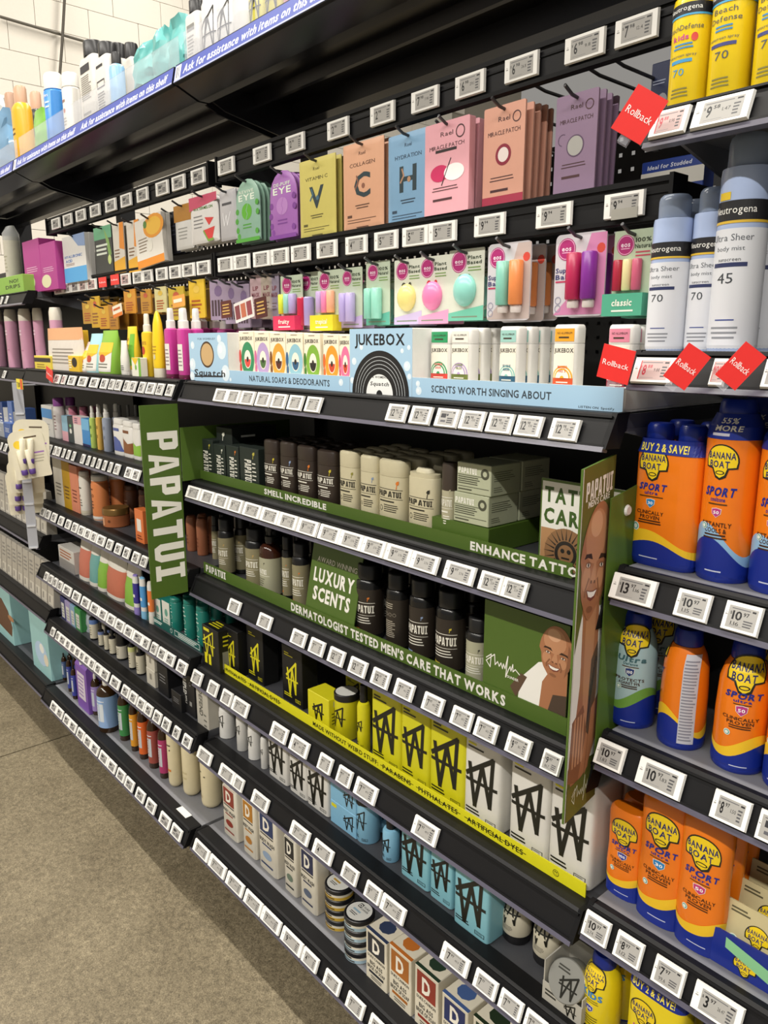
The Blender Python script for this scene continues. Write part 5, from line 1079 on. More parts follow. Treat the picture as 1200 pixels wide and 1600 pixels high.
# ================================================================== HANGING CARDS AND POUCHES
def outline(w, h, rt, rb, k=5):
    pts = []
    for cx_, cz_, r, a0 in ((w / 2 - rb, rb, rb, -90), (w / 2 - rt, h - rt, rt, 0), (-w / 2 + rt, h - rt, rt, 90), (-w / 2 + rb, rb, rb, 180)):
        for i in range(k + 1):
            t = math.radians(a0 + 90 * i / k); pts.append((cx_ + r * math.cos(t), cz_ + r * math.sin(t)))
    return pts
def card_mesh(w, h, rt, rb, t, m, puff=0.0):
    o = outline(w, h, rt, rb); n = len(o); mb = MB()
    if not puff: mb.prismY(o, -t, 0)
    else:
        ins = [(x * .86, h / 2 + (z - h / 2) * .88) for x, z in o]; vs = [(x, 0, z) for x, z in o] + [(x, -t * .4, z) for x, z in o] + [(x, -t, z) for x, z in ins]
        fs = [tuple(range(n))[::-1], tuple(range(2 * n, 3 * n))]
        for q in (0, n): fs += [(q + i, q + (i + 1) % n, q + n + (i + 1) % n, q + n + i) for i in range(n)]
        mb.add(vs, fs)
    return mb.mesh('card', m, 30)
def cardm(col, t=.0012, rt=.003, rb=.003, pr=None, extra=None, rough=.4, puff=False, arch=False):
    m = mat(col, rough)
    def mk(w, h):
        a = min(w * .48, h * .4) if arch else min(rt, w * .3)
        parts = [('pouch' if puff else 'backing_card', card_mesh(w, h, a, min(rb, w * .3), t, m, puff))]
        if pr:
            p = Print(w, h); pr(p); parts.append(('label_print', p.mesh(front(-t), 0)))
        if extra: parts += extra(w, h)
        return parts
    return mk
HOOK = mat('#4a4a4c', .35, .6)
_hk = {}
def hook(X, Y, Z, label, tip=True):
    L = round((BACK - Y + .03) * 100)
    if L not in _hk:
        l = L / 100; _hk[L] = MB().tube([(0, l - .03, 0), (0, .012, 0), (0, -.012, .003), (0, -.03, .012)], .0026, 7).mesh('peg_hook', HOOK, 40)
    o = link('peg_hook', _hk[L], None, (X, Y, Z)); tag(o, label, 'hook', 'peg hooks'); return o
def hang(name, label, cat, xl, xr, yt, yb, Y, mk, rep=2, gap=.012, group=None, hk=True, roll=0, yaw=0, hz=.008):
    xm = (xl + xr) / 2; z1 = atY(xm, yt, Y).z; z0 = atY(xm, yb, Y).z; zm = (z0 + z1) / 2
    a = Xon(xl, Y, zm); b = Xon(xr, Y, zm); w, h, X = b - a, z1 - z0, (a + b) / 2
    parts = mk(w, h)
    for i in range(rep + 1):
        pr_ = parts if i == 0 else parts[:1] if len(parts) < 3 else parts
        o = spawn(pr_, name, (X + (R_.uniform(-.002, .002) if i else 0), Y + i * gap, z0 + (R_.uniform(-.002, .001) if i else 0)), label if i == 0 else '%s, %s behind it' % (label, ORD[i - 1]), cat, group or cat + ' hanging rows')
        o.rotation_euler = (math.radians(R_.uniform(-2, 0)) if i else 0, math.radians(roll), math.radians(yaw))
    if hk: hook(X, Y - .004, z1 - hz, 'peg hook of the ' + label)
    return X, Y, z0, w, h
YH = 1.0
def pr_mask(bigl, title, fg, acc, sub):
    def f(p):
        p.text('Rael', 0, .87, .16, fg, ht=.04, bold=False); p.text(title, 0, .75, .62, fg, ht=.045, bold=False); p.text(bigl, 0, .52, .4, '#263a42', ht=.28); p.stroke([(-.35, .48), (-.2, .55), (-.28, .62)], .03, acc); p.ell(.05, .5, .08, .03, acc)
        p.lines(-.35, .24, .35, .3, 2, fg, .4, 'c'); p.rect(-.75, .155, -.52, .185, fg); p.lines(-.75, .08, .7, .14, 2, fg, .25); p.rect(-.3, .03, .3, .04, fg)
    return f
def pr_patch(spot, bar, ttl=True):
    def f(p):
        p.text('Rael', 0, .87, .28, '#4a2c30', ht=.05, bold=False); p.text('MIRACLE PATCH', 0, .74, .78, '#4a2c30', ht=.045, bold=False)
        if spot == 'pink': p.rect(-.5, .68, .45, .71, '#2a2022'); p.ell(-.3, .46, .42, .09, '#c2255c'); p.ell(.35, .45, .45, .09, '#f6ecec'); p.stroke([(-.2, .33), (.2, .6)], .018, '#1c1c20')
        elif spot == 'ring': p.ell(0, .52, .38, None, '#8a2038', 26); p.ell(0, .52, .26, None, '#e9dcd8', 22)
        else: p.ell(0, .48, .42, None, '#5a4560', 26); p.ell(0, .48, .37, None, '#a9a8a4', 26); p.ring(-.62, .56, .2, .23, '#5a4560', 14, 60, 260)
        p.ring(.6, .86, .16, .2, '#4a2c30', 16); p.lines(-.7, .26, .6, .32, 2, '#4a2c30', .3, 'c'); p.lines(-.6, .15, .4, .2, 1, '#4a2c30', .5)
        if bar: p.rect(-1, 0, 1, .12, bar)
    return f
def pr_eye(t, bg, acc, bean):
    def f(p):
        p.text(t, 0, .8, .6, '#d9e4d6', ht=.05); p.text('EYE', 0, .71, .66, '#e6efe2', ht=.1); p.ell(0, .48, .42, .13, bean, 22); p.stroke([(.1, .6), (-.05, .5), (.05, .44), (-.08, .36)], .02, bg); p.lines(-.45, .2, .45, .3, 2, acc, .4, 'c')
        for u, v in ((-.8, .5), (-.85, .35), (-.8, .2), (.85, .6), (.88, .45), (.8, .15), (-.7, .1)): p.ell(u, v, .14, .05, acc, 8)
        p.rect(-1, 0, 1, .06, acc)
    return f
hang('eye_patch_pouch', 'green eye patch pouch beside the purple pouch', 'pouch', 371, 408, 279, 378, YH, cardm('#8fb5a2', .006, pr=pr_eye('REVIVE', '#8fb5a2', '#4fa03a', '#5cae2e'), puff=True, arch=True), 3)
hang('eye_patch_pouch', 'purple eye patch pouch beside the green pouch', 'pouch', 424, 466, 266, 373, YH, cardm('#a66bb8', .006, pr=pr_eye('DE-PUFF', '#a66bb8', '#7d3f96', '#b884c6'), puff=True, arch=True), 3)
hang('sheet_mask_packet', 'yellow sheet mask packet with letter V', 'packet', 470, 526, 246, 371, YH, cardm('#cfc36a', .004, pr=pr_mask('V', 'VITAMIN C', '#5a542c', '#3f6a80', ''), puff=True), 6, .014)
hang('sheet_mask_packet', 'peach sheet mask packet with letter C', 'packet', 538, 601, 220, 359, YH, cardm('#dda888', .004, pr=pr_mask('C', 'COLLAGEN', '#5c3d30', '#8a5a48', ''), puff=True), 4, .014)
hang('sheet_mask_packet', 'blue sheet mask packet with letter H', 'packet', 608, 674, 206, 353, YH, cardm('#7fa9cc', .004, pr=pr_mask('H', 'HYDRATION', '#2f4358', '#b58a6a', ''), puff=True), 2, .014)
hang('patch_box', 'pink blemish patch box with red and white shape', 'box', 673, 742, 191, 337, YH - .005, cardm('#e0a3ae', .014, pr=pr_patch('pink', None)), 2, .02)
hang('patch_packet', 'salmon blemish patch packet with dark red ring', 'packet', 757, 821, 164, 324, YH, cardm('#d9a18c', .003, pr=pr_patch('ring', '#a8324c')), 4, .016)
hang('patch_packet', 'mauve blemish patch packet with grey circle', 'packet', 869, 934, 146, 302, YH, cardm('#8d7590', .003, pr=pr_patch('moon', None)), 3, .016)
for i, px in enumerate((700, 845, 930, 968)):
    c = atY(px, (205, 140, 115, 100)[i], 1.03); hook(c.x, 1.03, c.z, 'bare dark peg hook under the upper bar, %s from the left' % ORD[i])
# lip care cards, lower hook row
GREEN = '#b9c6b0'
def eosdot(p, u, v, r): p.ell(u, v, r, None, '#a8256e', 20); p.ring(u, v, r * .86, r * .92, '#e8b4d2', 20); p.text('eos', u, v + .01, r * .52, '#f2dcea', ht=.06); p.lines(u - r * .5, v - .05, u + r * .5, v - .03, 1, '#e8b4d2', .5, 'c')
def half_tube(nm, x, z0, z1, r, col, capc=None, t=.0012, taper=1.0):
    out = [(nm, MB().rings([(z0, r * .9, r * .9, 2), (z0 + .002, r, r, 2), (z1 - .002, r * taper, r * taper, 2), (z1, r * taper * .85, r * taper * .85, 2)], 14, cy=-t - r * .8).mesh(nm, mat(col, .3), 40))]
    for v in out[0][1].vertices: v.co.x += x
    return out
def eos_sticks(cols, box=None):
    def ex(w, h):
        out = []; n = len(cols); r = w * (.15 if n == 2 else .11)
        for i, c in enumerate(cols): out += half_tube('balm_stick', (i - (n - 1) / 2) * r * 2.15 - w * .08, h * (.1 if not box else .3), h * (.58 if not box else .66), r, c)
        if box:
            m = MB().box(-w / 2, w / 2, -.024, -.0014, 0, h * .26).mesh('carton_foot', mat(box[0], .4)); p = Print(w, h * .26); p.text(box[1], 0, .6, .5, '#f2efe4', ht=.3, shear=.1); p.lines(-.5, .15, .6, .3, 1, '#f2efe4', .5, 'c')
            out += [('carton_foot', m), ('carton_print', p.mesh(front(-.024), 0))]
        return out
    return ex
def pr_eos(bg, txt=('100%', 'Natural'), foot=None, fr=None, fruit=None):
    def f(p):
        if foot: p.wave(lambda u: 0, lambda u: .16 + .05 * u, foot)
        eosdot(p, -.42, .83, .44); p.text(txt[0], .45, .88, .38, '#33402f', ht=.05); p.text(txt[1], .45, .81, .4, '#33402f', ht=.05); p.lines(.1, .68, .9, .76, 2, fr or '#7a9a58', .4)
        if fruit:
            for u, v, r in ((-.3, .6, .16), (-.1, .55, .12), (.15, .62, .1), (-.5, .5, .12)): p.ell(u, v, r, None, fruit, 9)
        p.lines(-.8, .03, .7, .08, 1, '#7d8a76', .4)
    return f
def eos_sphere(col):
    def ex(w, h):
        r = w * .3; m = MB().rings([(h * .2 + r * (1 - math.cos(t)) * 1.1, max(r * math.sin(t), .001), max(r * .6 * math.sin(t), .001), 2) for t in [math.pi * i / 10 for i in range(11)]], 20, cy=-.004).mesh('balm_egg', mat(col, .3), 60)
        return [('balm_egg', m)]
    return ex
YE = 0.995
hang('lip_balm_box', 'fruity lip balm trio with pink foot', 'lip balm', 440, 474, 430, 516, YE, cardm(GREEN, pr=pr_eos(GREEN), extra=eos_sticks(['#cfd63c', '#8fc4b5', '#a99ccb'], ('#d0305a', 'fruity'))), 1, .05)
hang('lip_balm_card', 'lip balm card with red and violet sticks', 'lip balm', 470, 503, 425, 518, YE + .012, cardm(GREEN, pr=pr_eos(GREEN, foot='#c7b6d8'), extra=eos_sticks(['#c22c4a', '#a99ad2'])), 2, .03)
hang('lip_balm_box', 'tropical lip balm trio with yellow foot', 'lip balm', 498, 534, 422, 517, YE, cardm(GREEN, pr=pr_eos(GREEN), extra=eos_sticks(['#b59ccb', '#e07fae', '#ecab8a'], ('#e0cf2c', 'tropical'))), 1, .05)
hang('lip_balm_card', 'lip balm card with two lavender sticks', 'lip balm', 534, 567, 418, 512, YE, cardm(GREEN, pr=pr_eos(GREEN, foot='#b9a6d2'), extra=eos_sticks(['#ac9dd0', '#b5a7d6'])), 2, .03)
hang('lip_balm_card', 'lip balm card with two mint sticks', 'lip balm', 573, 610, 408, 508, YE, cardm(GREEN, pr=pr_eos(GREEN, foot='#5fae9a'), extra=eos_sticks(['#86c6b2', '#8fcebb'])), 2, .03)
for i, (a, b, yt, yb, c, ft, fr) in enumerate([(617, 660, 405, 507, '#e2d483', '#c3b4d8', '#4a4a3a'), (655, 702, 400, 506, '#e87fb0', '#e79cc0', '#c5303c'), (702, 757, 389, 501, '#8fd2c6', '#6fbfa6', '#4d8a4a')]):
    hang('lip_balm_card', 'lip balm card with %s egg shaped balm' % ['pale yellow', 'pink', 'aqua'][i], 'lip balm', a, b, yt, yb, YE, cardm('#d3d6c8', pr=pr_eos('#d3d6c8', ('Plant', 'Based'), ft, None, fr), extra=eos_sphere(c)), 1, .04)
def superb(c1, c2, l1):
    def ex(w, h):
        out = []
        for s, c in ((-1, c1), (1, c2)):
            out += half_tube('balm_tube', s * w * .15 + w * .1, h * .2, h * .76, w * .13, c, taper=1.0); out += half_tube('tube_cap', s * w * .15 + w * .1, h * .1, h * .2, w * .1, '#d9d0cc')
        return out
    return ex
def pr_super(c):
    def f(p): p.poly([(-1, .02), (1, .02), (1, .98), (.4, .98), (-.2, .3)], c); eosdot(p, -.55, .82, .36); p.text('Super', -.6, .57, .36, '#34366a', ht=.06); p.text('Balm', -.6, .49, .36, '#34366a', ht=.06); p.rect(-.95, .42, -.3, .44, '#b8325a'); p.ell(.8, .8, .16, None, '#c8473a', 10); p.ring(-.82, .2, .1, .13, '#8a8aa0', 12); p.ring(-.82, .1, .1, .13, '#8a8aa0', 12)
    return f
hang('lip_balm_blister', 'blister card with mint and peach balm tubes', 'lip balm', 763, 830, 379, 501, YE - .01, cardm('#c9c6cc', .002, .008, .008, pr_super('#b9a9a4'), superb('#7fc0ae', '#e2894e', '')), 2, .035)
hang('lip_balm_blister', 'blister card with crimson and violet balm tubes', 'lip balm', 868, 947, 364, 494, YE - .01, cardm('#c9c6cc', .002, .008, .008, pr_super('#c77fa8'), superb('#b02450', '#7d2a8e', '')), 1, .035)
hang('lip_balm_box', 'classic lip balm trio with green foot', 'lip balm', 958, 1021, 359, 494, YE - .005, cardm('#b3c2a8', pr=pr_eos('#b3c2a8', ('100%', 'Natural'), None, '#b8475a', '#b8323a'), extra=eos_sticks(['#a8243c', '#d9cf9a', '#c25a76'], ('#4fa588', 'classic'))), 1, .05)
c = atY(987, 344, YE); o = link('scan_plate', MB().box(-.02, .02, 0, .002, 0, .014).mesh('scan_plate', mat('#9a9890', .35)), None, (c.x, YE - .02, c.z)); tag(o, 'small grey label plate on the hook above the classic trio', 'label plate')
# ---- left bay, upper hook row
def pr_face(top, fg, pic): return lambda p: (p.rect(-1, .66, 1, 1, top), p.lines(-.7, .45, .4, .6, 3, fg, .35), p.ell(.35, .3, .4, .12, pic, 10), p.ell(.5, .14, .3, .08, pic, 8), p.lines(-.7, .1, -.1, .35, 3, fg, .3))
hang('mask_pouch', 'white face mask pouch with gold top', 'pouch', 276, 303, 318, 390, YH + .01, cardm('#d0cfcc', .006, pr=lambda p: (p.wave(lambda u: .62, lambda u: .98, '#a8752a'), p.lines(-.6, .2, .5, .5, 4, '#8a8a88', .3, 'c')), puff=True, arch=True, rough=.25), 2)
hang('mask_pouch', 'silver pouch with watermelon slices', 'pouch', 300, 343, 303, 380, YH - .005, cardm('#d8d6d4', .006, pr=lambda p: (p.wave(lambda u: .76 + .06 * u, lambda u: .98, '#c04a68'), p.text('WATERMELON', 0, .72, .7, '#4d7a2a', ht=.06), p.lines(-.7, .3, .0, .6, 4, '#77777a', .3), p.poly([(.1, .52), (.75, .48), (.4, .34)], '#cf3a3a'), p.poly([(0, .26), (.8, .3), (.6, .06), (.3, .06)], '#cf3a3a'), p.stroke([(.0, .24), (.3, .04), (.65, .05)], .04, '#6f9a3a')), puff=True, arch=True, rough=.25), 3)
hang('mask_pouch', 'plain silver pouch between watermelon and green pouches', 'pouch', 346, 371, 296, 376, YH, cardm('#bdbcc0', .006, pr=lambda p: (p.lines(-.6, .68, .6, .76, 1, '#4a4a50', .6, 'c'), p.stroke([(-.5, .55), (-.4, .3), (-.1, .5), (0, .3), (.4, .55)], .03, '#efeff2')), puff=True, rough=.22), 3)
put_dark = hang('mask_packet', 'dark slate packet left of the white and gold pouch', 'packet', 262, 282, 330, 397, YH + .03, cardm('#2e2e36', .004, pr=lambda p: p.lines(-.6, .4, .5, .7, 3, '#55556a', .3), puff=True), 2)
def pr_orange(p): p.ell(.4, .78, .75, .24, '#d9902a', 18); p.ell(.4, .78, .55, .18, '#e0b03c', 16); p.rect(-1, 0, 1, .16, '#dd8a28'); p.lines(-.8, .3, -.1, .62, 5, '#7a6a58', .3); p.ell(.05, .42, .2, .13, '#d9d6cc', 14); p.ell(-.2, .86, .14, .08, '#4d7a32', 8)
hang('vitamin_mask_box', 'white mask box with big orange slice', 'box', 220, 262, 338, 415, YH, cardm('#d8d4cc', .012, pr=pr_orange), 1, roll=-4)
for i, (a, b, yt, yb) in enumerate([(179, 196, 348, 427), (201, 220, 344, 425)]):
    hang('vitamin_mask_packet', 'white packet with orange fruit picture, %s' % ['left one', 'right one'][i], 'packet', a, b, yt, yb, YH, cardm('#d3cec4', .003, pr=lambda p: (p.poly([(.1, .5), (1, .45), (1, 1), (.3, 1)], '#de8a2c'), p.poly([(-1, 0), (1, 0), (1, .32), (-1, .24)], '#e2a92c'), p.lines(-.8, .3, .2, .5, 3, '#7a5a40', .35))), 3)
hang('charcoal_mask_packet', 'dark packet with mint top and pale lettering', 'packet', 150, 177, 353, 430, YH, cardm('#35393a', .003, pr=lambda p: (p.rect(-1, .74, 1, 1, '#63a57f'), p.poly([(.2, .95), (.7, .7), (.9, .4), (.6, .35)], '#7fa55a'), p.lines(-.8, .4, .5, .66, 3, '#d5ddd2', .5), p.ell(.65, .3, .2, .1, '#c9d98a', 10))), 2)
hang('hyaluronic_mask_box', 'white and blue boxed mask with droplet swatch', 'box', 107, 142, 367, 441, YH, cardm('#d3d2cf', .016, pr=lambda p: (p.rect(-1, 0, 1, .32, '#4f9fd6'), p.poly([(-.2, 1), (1, 1), (1, .72), (.4, .75)], '#7d96c0'), p.text('HYALURONIC', -.1, .56, .78, '#3f6fb5', ht=.06), p.text('ACID', -.5, .47, .3, '#3f6fb5', ht=.06), p.lines(-.8, .36, .2, .42, 2, '#8a6a60', .35))), 1)
# ---- left bay, lower hook row
HY = '#c79f2c'
for i, (a, b, yt, yb) in enumerate([(131, 147, 470, 506), (144, 158, 463, 512), (157, 172, 478, 514), (172, 186, 472, 515), (196, 214, 452, 490), (222, 238, 452, 490), (244, 262, 448, 488), (266, 290, 448, 500), (298, 322, 437, 497)]):
    hang('honey_balm_card', 'yellow honey balm card, %s from the left on lower left hooks' % ORD[i], 'lip balm', a, b, yt, yb, YH, cardm(['#b58a34', HY, '#c9962e', '#b07a2a', '#c98a2e', '#b5822c', '#c9bf8a', '#bba22f', '#d3b02c'][i], .004, pr=lambda p, i=i: (p.lines(-.7, .1, .7, .5, 4, ['#a3542a', '#8a5a2a'][i % 2], .5), p.ell(0, .75, .4, .1, ['#d9b84a', '#c05a3a'][i % 2], 10))), 3, .03)
for i, (a, b, yt, yb) in enumerate([(330, 354, 437, 500), (353, 372, 440, 506), (372, 392, 444, 512)]):
    hang('lip_tint_card', 'mauve lip tint card, %s from the left beside the yellow cards' % ORD[i], 'lip balm', a, b, yt, yb, YH, cardm('#93839a', .003, pr=lambda p: (p.ell(.1, .72, .5, .14, '#6f5a80', 9), [p.rect(-.8 + k * .4, .1, -.55 + k * .4, .5, '#3d2a35') for k in range(4)])), 3, .03)
for i, (a, b, yt, yb, c) in enumerate([(393, 410, 430, 498, '#b59aa0'), (410, 427, 428, 498, '#a89c90'), (424, 438, 428, 500, '#8b8296')]):
    hang('lip_mask_card', '%s lip mask card left of the fruity trio' % ['rosy', 'taupe', 'grey violet'][i], 'lip balm', a, b, yt, yb, YH, cardm(c, .003, pr=lambda p: (p.text('LIP', 0, .7, .5, '#7a3a48', ht=.1), p.text('MASK', 0, .55, .7, '#7a3a48', ht=.1), p.lines(-.6, .2, .5, .4, 3, '#6a5a5c', .35))), 2, .03)
def shelftalker(px, py, w, h, roll, col, pr, label):
    c = atY(px, py, .99); r = empty('shelf_talker', (c.x, .97, c.z)); link('card', MB().prismY(outline(w, h, .003, .003), -.001, 0).mesh('card', mat(col, .4)), r); p = Print(w, h); pr(p); link('printed_face', p.mesh(front(-.001), 0), r); r.rotation_euler = (0, math.radians(roll), 0); tag(r, label, 'small sign')
lips = lambda p: [p.rect(-.9 + k * .62, .15, -.4 + k * .62, .85, c_) for k, c_ in enumerate(('#7a3a40', '#b5654a', '#8a4048'))]
shelftalker(395, 500, .085, .045, -10, '#d8d4d0', lips, 'white shade card with three lip colours')
shelftalker(421, 497, .05, .045, -6, '#4a1d1d', lambda p: p.lines(-.7, .15, .7, .85, 4, '#c9a25a', .4, 'c'), 'maroon card with gold lines beside the shade card')
shelftalker(366, 497, .05, .04, -3, '#55221f', lambda p: p.lines(-.7, .15, .7, .85, 4, '#c9a25a', .4, 'c'), 'maroon card with gold lines behind the white pumps')
shelftalker(195, 495, .07, .035, -8, '#e3dcc8', lambda p: (p.lines(-.8, .5, .7, .85, 1, '#c05a2a', .5), p.rect(-1, 0, 1, .3, '#d9762c')), 'cream and orange topper card over the green wipes')
shelftalker(291, 480, .07, .03, -3, '#e0a04a', lambda p: p.lines(-.8, .3, .7, .8, 1, '#f2e6d0', .6), 'orange topper card over the pink sprays')
# ================================================================== GOODS OF THE LEFT BAY
LB = ' on the left bay'
def gb(col, capc=None, capz=.82, capr=.6, n=2.0, b=1.0, pr=None, rough=.35, sh=.08):
    """plain bottle with shoulder and cap"""
    return lambda w, h: (rev(w, h, [('bottle', mat(col, rough), [(0, .93), (.02, .99), (.04, 1), (capz - sh, 1), (capz - sh * .4, .9), (capz - .003, min(capr + .08, .95))]), ('cap', mat(capc or col, .4), [(capz, capr), (.97, capr), (1, capr * .85)])], b, n, pr), w * b)
def tube(col, capc, pr=None, b=.7):
    return lambda w, h: (rev(w, h, [('tube', mat(col, .35), [(.12, .86), (.16, .9), (.5, .97, b * .8), (.97, 1, .12), (1, 1, .06)]), ('cap', mat(capc, .4), [(0, .8), (.01, .84), (.118, .84)])], b, 2.2, pr), w * b)
def pump(col, capc, pr=None, b=1.0, rough=.25, n=2.0):
    return lambda w, h: (rev(w, h, [('bottle', mat(col, rough), [(0, .94), (.02, 1), (.66, 1), (.70, .95), (.72, .66)]), ('pump_collar', mat(capc, .4), [(.72, .66), (.82, .64), (.83, .5)]), ('pump_head', mat(capc, .4), [(.83, .5), (.93, .46), (.985, .42), (1, .34)])], b, n, pr), w * b)
def pouchm(col, top, pr=None, d=.03):
    def mk(w, h):
        m = mat(col, .4); out = [('pouch', MB().rings([(0, w * .46, d * .5, 3), (h * .1, w * .49, d * .5, 3), (h * .5, w * .5, d * .42, 2.6), (h * .85, w * .5, d * .15, 2.2), (h, w * .49, .0015, 2)], 28).mesh('pouch', m, 40))]
        if top: out.append(('pouch_top', MB().rings([(h * .72, w * .503, d * .27, 2.3), (h * .85, w * .503, d * .17, 2.2), (h * 1.002, w * .493, .0022, 2)], 28).mesh('pouch_top', mat(top, .4), 40)))
        if pr:
            p = Print(w, h); pr(p); prof = [(0, w * .46, d * .5, 3), (h * .1, w * .49, d * .5, 3), (h * .5, w * .5, d * .42, 2.6), (h * .85, w * .5, d * .15, 2.2), (h, w * .49, .0015, 2)]
            out.append(('label_print', p.mesh(bodysurf(prof), 1)))
        return out, d
    return mk
def baggy(col, d, seed, rough=.25, alpha=1.0):
    """crumpled soft bag"""
    def mk(w, h):
        r = random.Random(seed); mb = MB(); K, N = 16, 9; mb.rings([(h * i / N, w / 2 * (1 - .35 * abs(i / N - .45) ** 2 * 2), d / 2 * (1 - .6 * max(0, i / N - .5)), 2.6) for i in range(N + 1)], K)
        mb.v = [(x + r.uniform(-.06, .06) * w, y + r.uniform(-.08, .08) * d, max(0, z + (r.uniform(-.04, .04) * h if 0 < z else 0))) for x, y, z in mb.v]
        return [('bag', mb.mesh('bag', mat(col, rough, 0, alpha), 28))], d
    return mk
gl = lambda c='#6a6a66', n=5, v0=.2, v1=.6: (lambda p: p.lines(-.6, v0, .6, v1, n, c, .35, 'c'))
# eye-level shelf
S = D1[0]; Y = .912
put('facial_pouch', 'standing white pouch with peach top at the left end', 'pouch', S, 70, 124, 512, Y, pouchm('#d6cfc6', '#dba478', gl('#8d857c', 5, .15, .55)), 0)
put('yellow_box', 'small yellow box with dark band under the peach pouch', 'box', S, 54, 79, 556, Y - .005, box('#dfc84a', .04, lambda p: (p.rect(-1, .55, 1, .85, '#2a211c'), p.lines(-.7, .1, .5, .45, 2, '#9a7a20', .4))))
put('yellow_box', 'yellow box with black circle beside the white pouch', 'box', S, 107, 123, 556, Y - .01, box('#e0b82e', .03, lambda p: (p.ell(.2, .6, .5, .3, '#221c18', 16), p.lines(-.9, .2, -.3, .8, 4, '#f2e9c8', .5))))
put('yellow_box', 'tall thin yellow box behind the circle box', 'box', S, 117, 126, 516, Y + .02, box('#dfb52c', .03))
for i, (a, b, yt, c) in enumerate([(122, 130, 534, '#d8c2bd'), (128, 146, 521, '#9fcfd6'), (146, 169, 516, '#7fae3a')]):
    put('wipes_pack', 'soft pack of wipes with yellow label, %s from the left' % ORD[i], 'wipes', S, a, b, yt, Y, pouchm(c, None, lambda p: (p.poly([(-.8, .05), (.8, .05), (.9, .5), (0, .38), (-.9, .5)], '#dcdad2'), p.poly([(-.9, .72), (.9, .72), (.9, .5), (0, .38), (-.9, .5)], '#e2b32c'), p.ell(0, .36, .25, .09, '#b5432c', 12), p.lines(-.5, .12, .5, .26, 2, '#6a6a60', .4, 'c')), .07), 0, group='soft wipes packs')
put('cleanser_tube', 'white slim tube beside the green wipes', 'tube', S, 187, 204, 532, Y, tube('#dcdad2', '#dfddd6', gl('#4a4a4a', 3, .15, .3)), .7)
put('cleanser_tube', 'wide yellow and green tube with white crimp', 'tube', S, 196, 223, 510, Y + .02, tube('#e6c52c', '#e8e6df', lambda p: (p.rect(0, .2, .9, .85, '#6fae3a'), p.lines(-.7, .3, -.1, .8, 4, '#b5822c', .4))), .7)
put('small_carton', 'small white carton with yellow and green print in front', 'carton', S, 206, 220, 559, Y - .01, box('#e4e2d2', .02, lambda p: (p.poly([(-1, 1), (.6, 1), (-.2, .6)], '#e6c22c'), p.ell(-.1, .5, .2, .14, '#6fae3a', 10), p.rect(.5, 0, 1, 1, '#6fae3a'))))
put('pump_bottle', 'yellow lotion bottle with cream pump', 'bottle', S, 222, 241, 490, Y + .01, pump('#e3c02a', '#e2ded0', lambda p: (p.ell(0, .42, .4, .07, '#b5432c', 12), p.text('BEES', 0, .54, .7, '#b5822c', ht=.05), p.lines(-.6, .1, .5, .3, 3, '#a3862a', .4)), .7), .7)
put('cone_tube', 'bright yellow pointed tube with cream cap', 'tube', S, 238, 258, 486, Y - .005, lambda w, h: (rev(w, h, [('tube', mat('#edca24', .3), [(.15, .94), (.2, 1), (.55, .95), (.82, .72), (.95, .42), (1, .2)]), ('cap', mat('#dcd7c4', .4), [(0, .92), (.01, .95), (.148, .95)])], .7, 2.2, lambda p: (p.lines(-.3, .35, .5, .5, 3, '#b5902a', .35), p.ell(.1, .32, .2, .04, '#c9c3a8', 10))), w * .7), .7)
PINK = '#c23f94'
for i, (a, b, yt) in enumerate([(259, 278, 481), (279, 299, 481), (306, 328, 482), (342, 366, 483), (372, 396, 484)]):
    put('mist_bottle', 'magenta mist bottle with white spray top, %s from the left' % ORD[i], 'bottle', S, a, b, yt, Y + (0 if i < 2 else .12), pump(PINK, '#e6e4e0', lambda p: (p.rect(-.62, .13, .7, .5, '#e2ddd6'), p.lines(-.5, .18, .6, .44, 5, '#8a7a80', .3), p.wave(lambda u: 0, lambda u: .07, '#5e1a3a', -3.1, 3.1)), .8, .2, 4), .8, group='magenta mist bottles', rep=1)
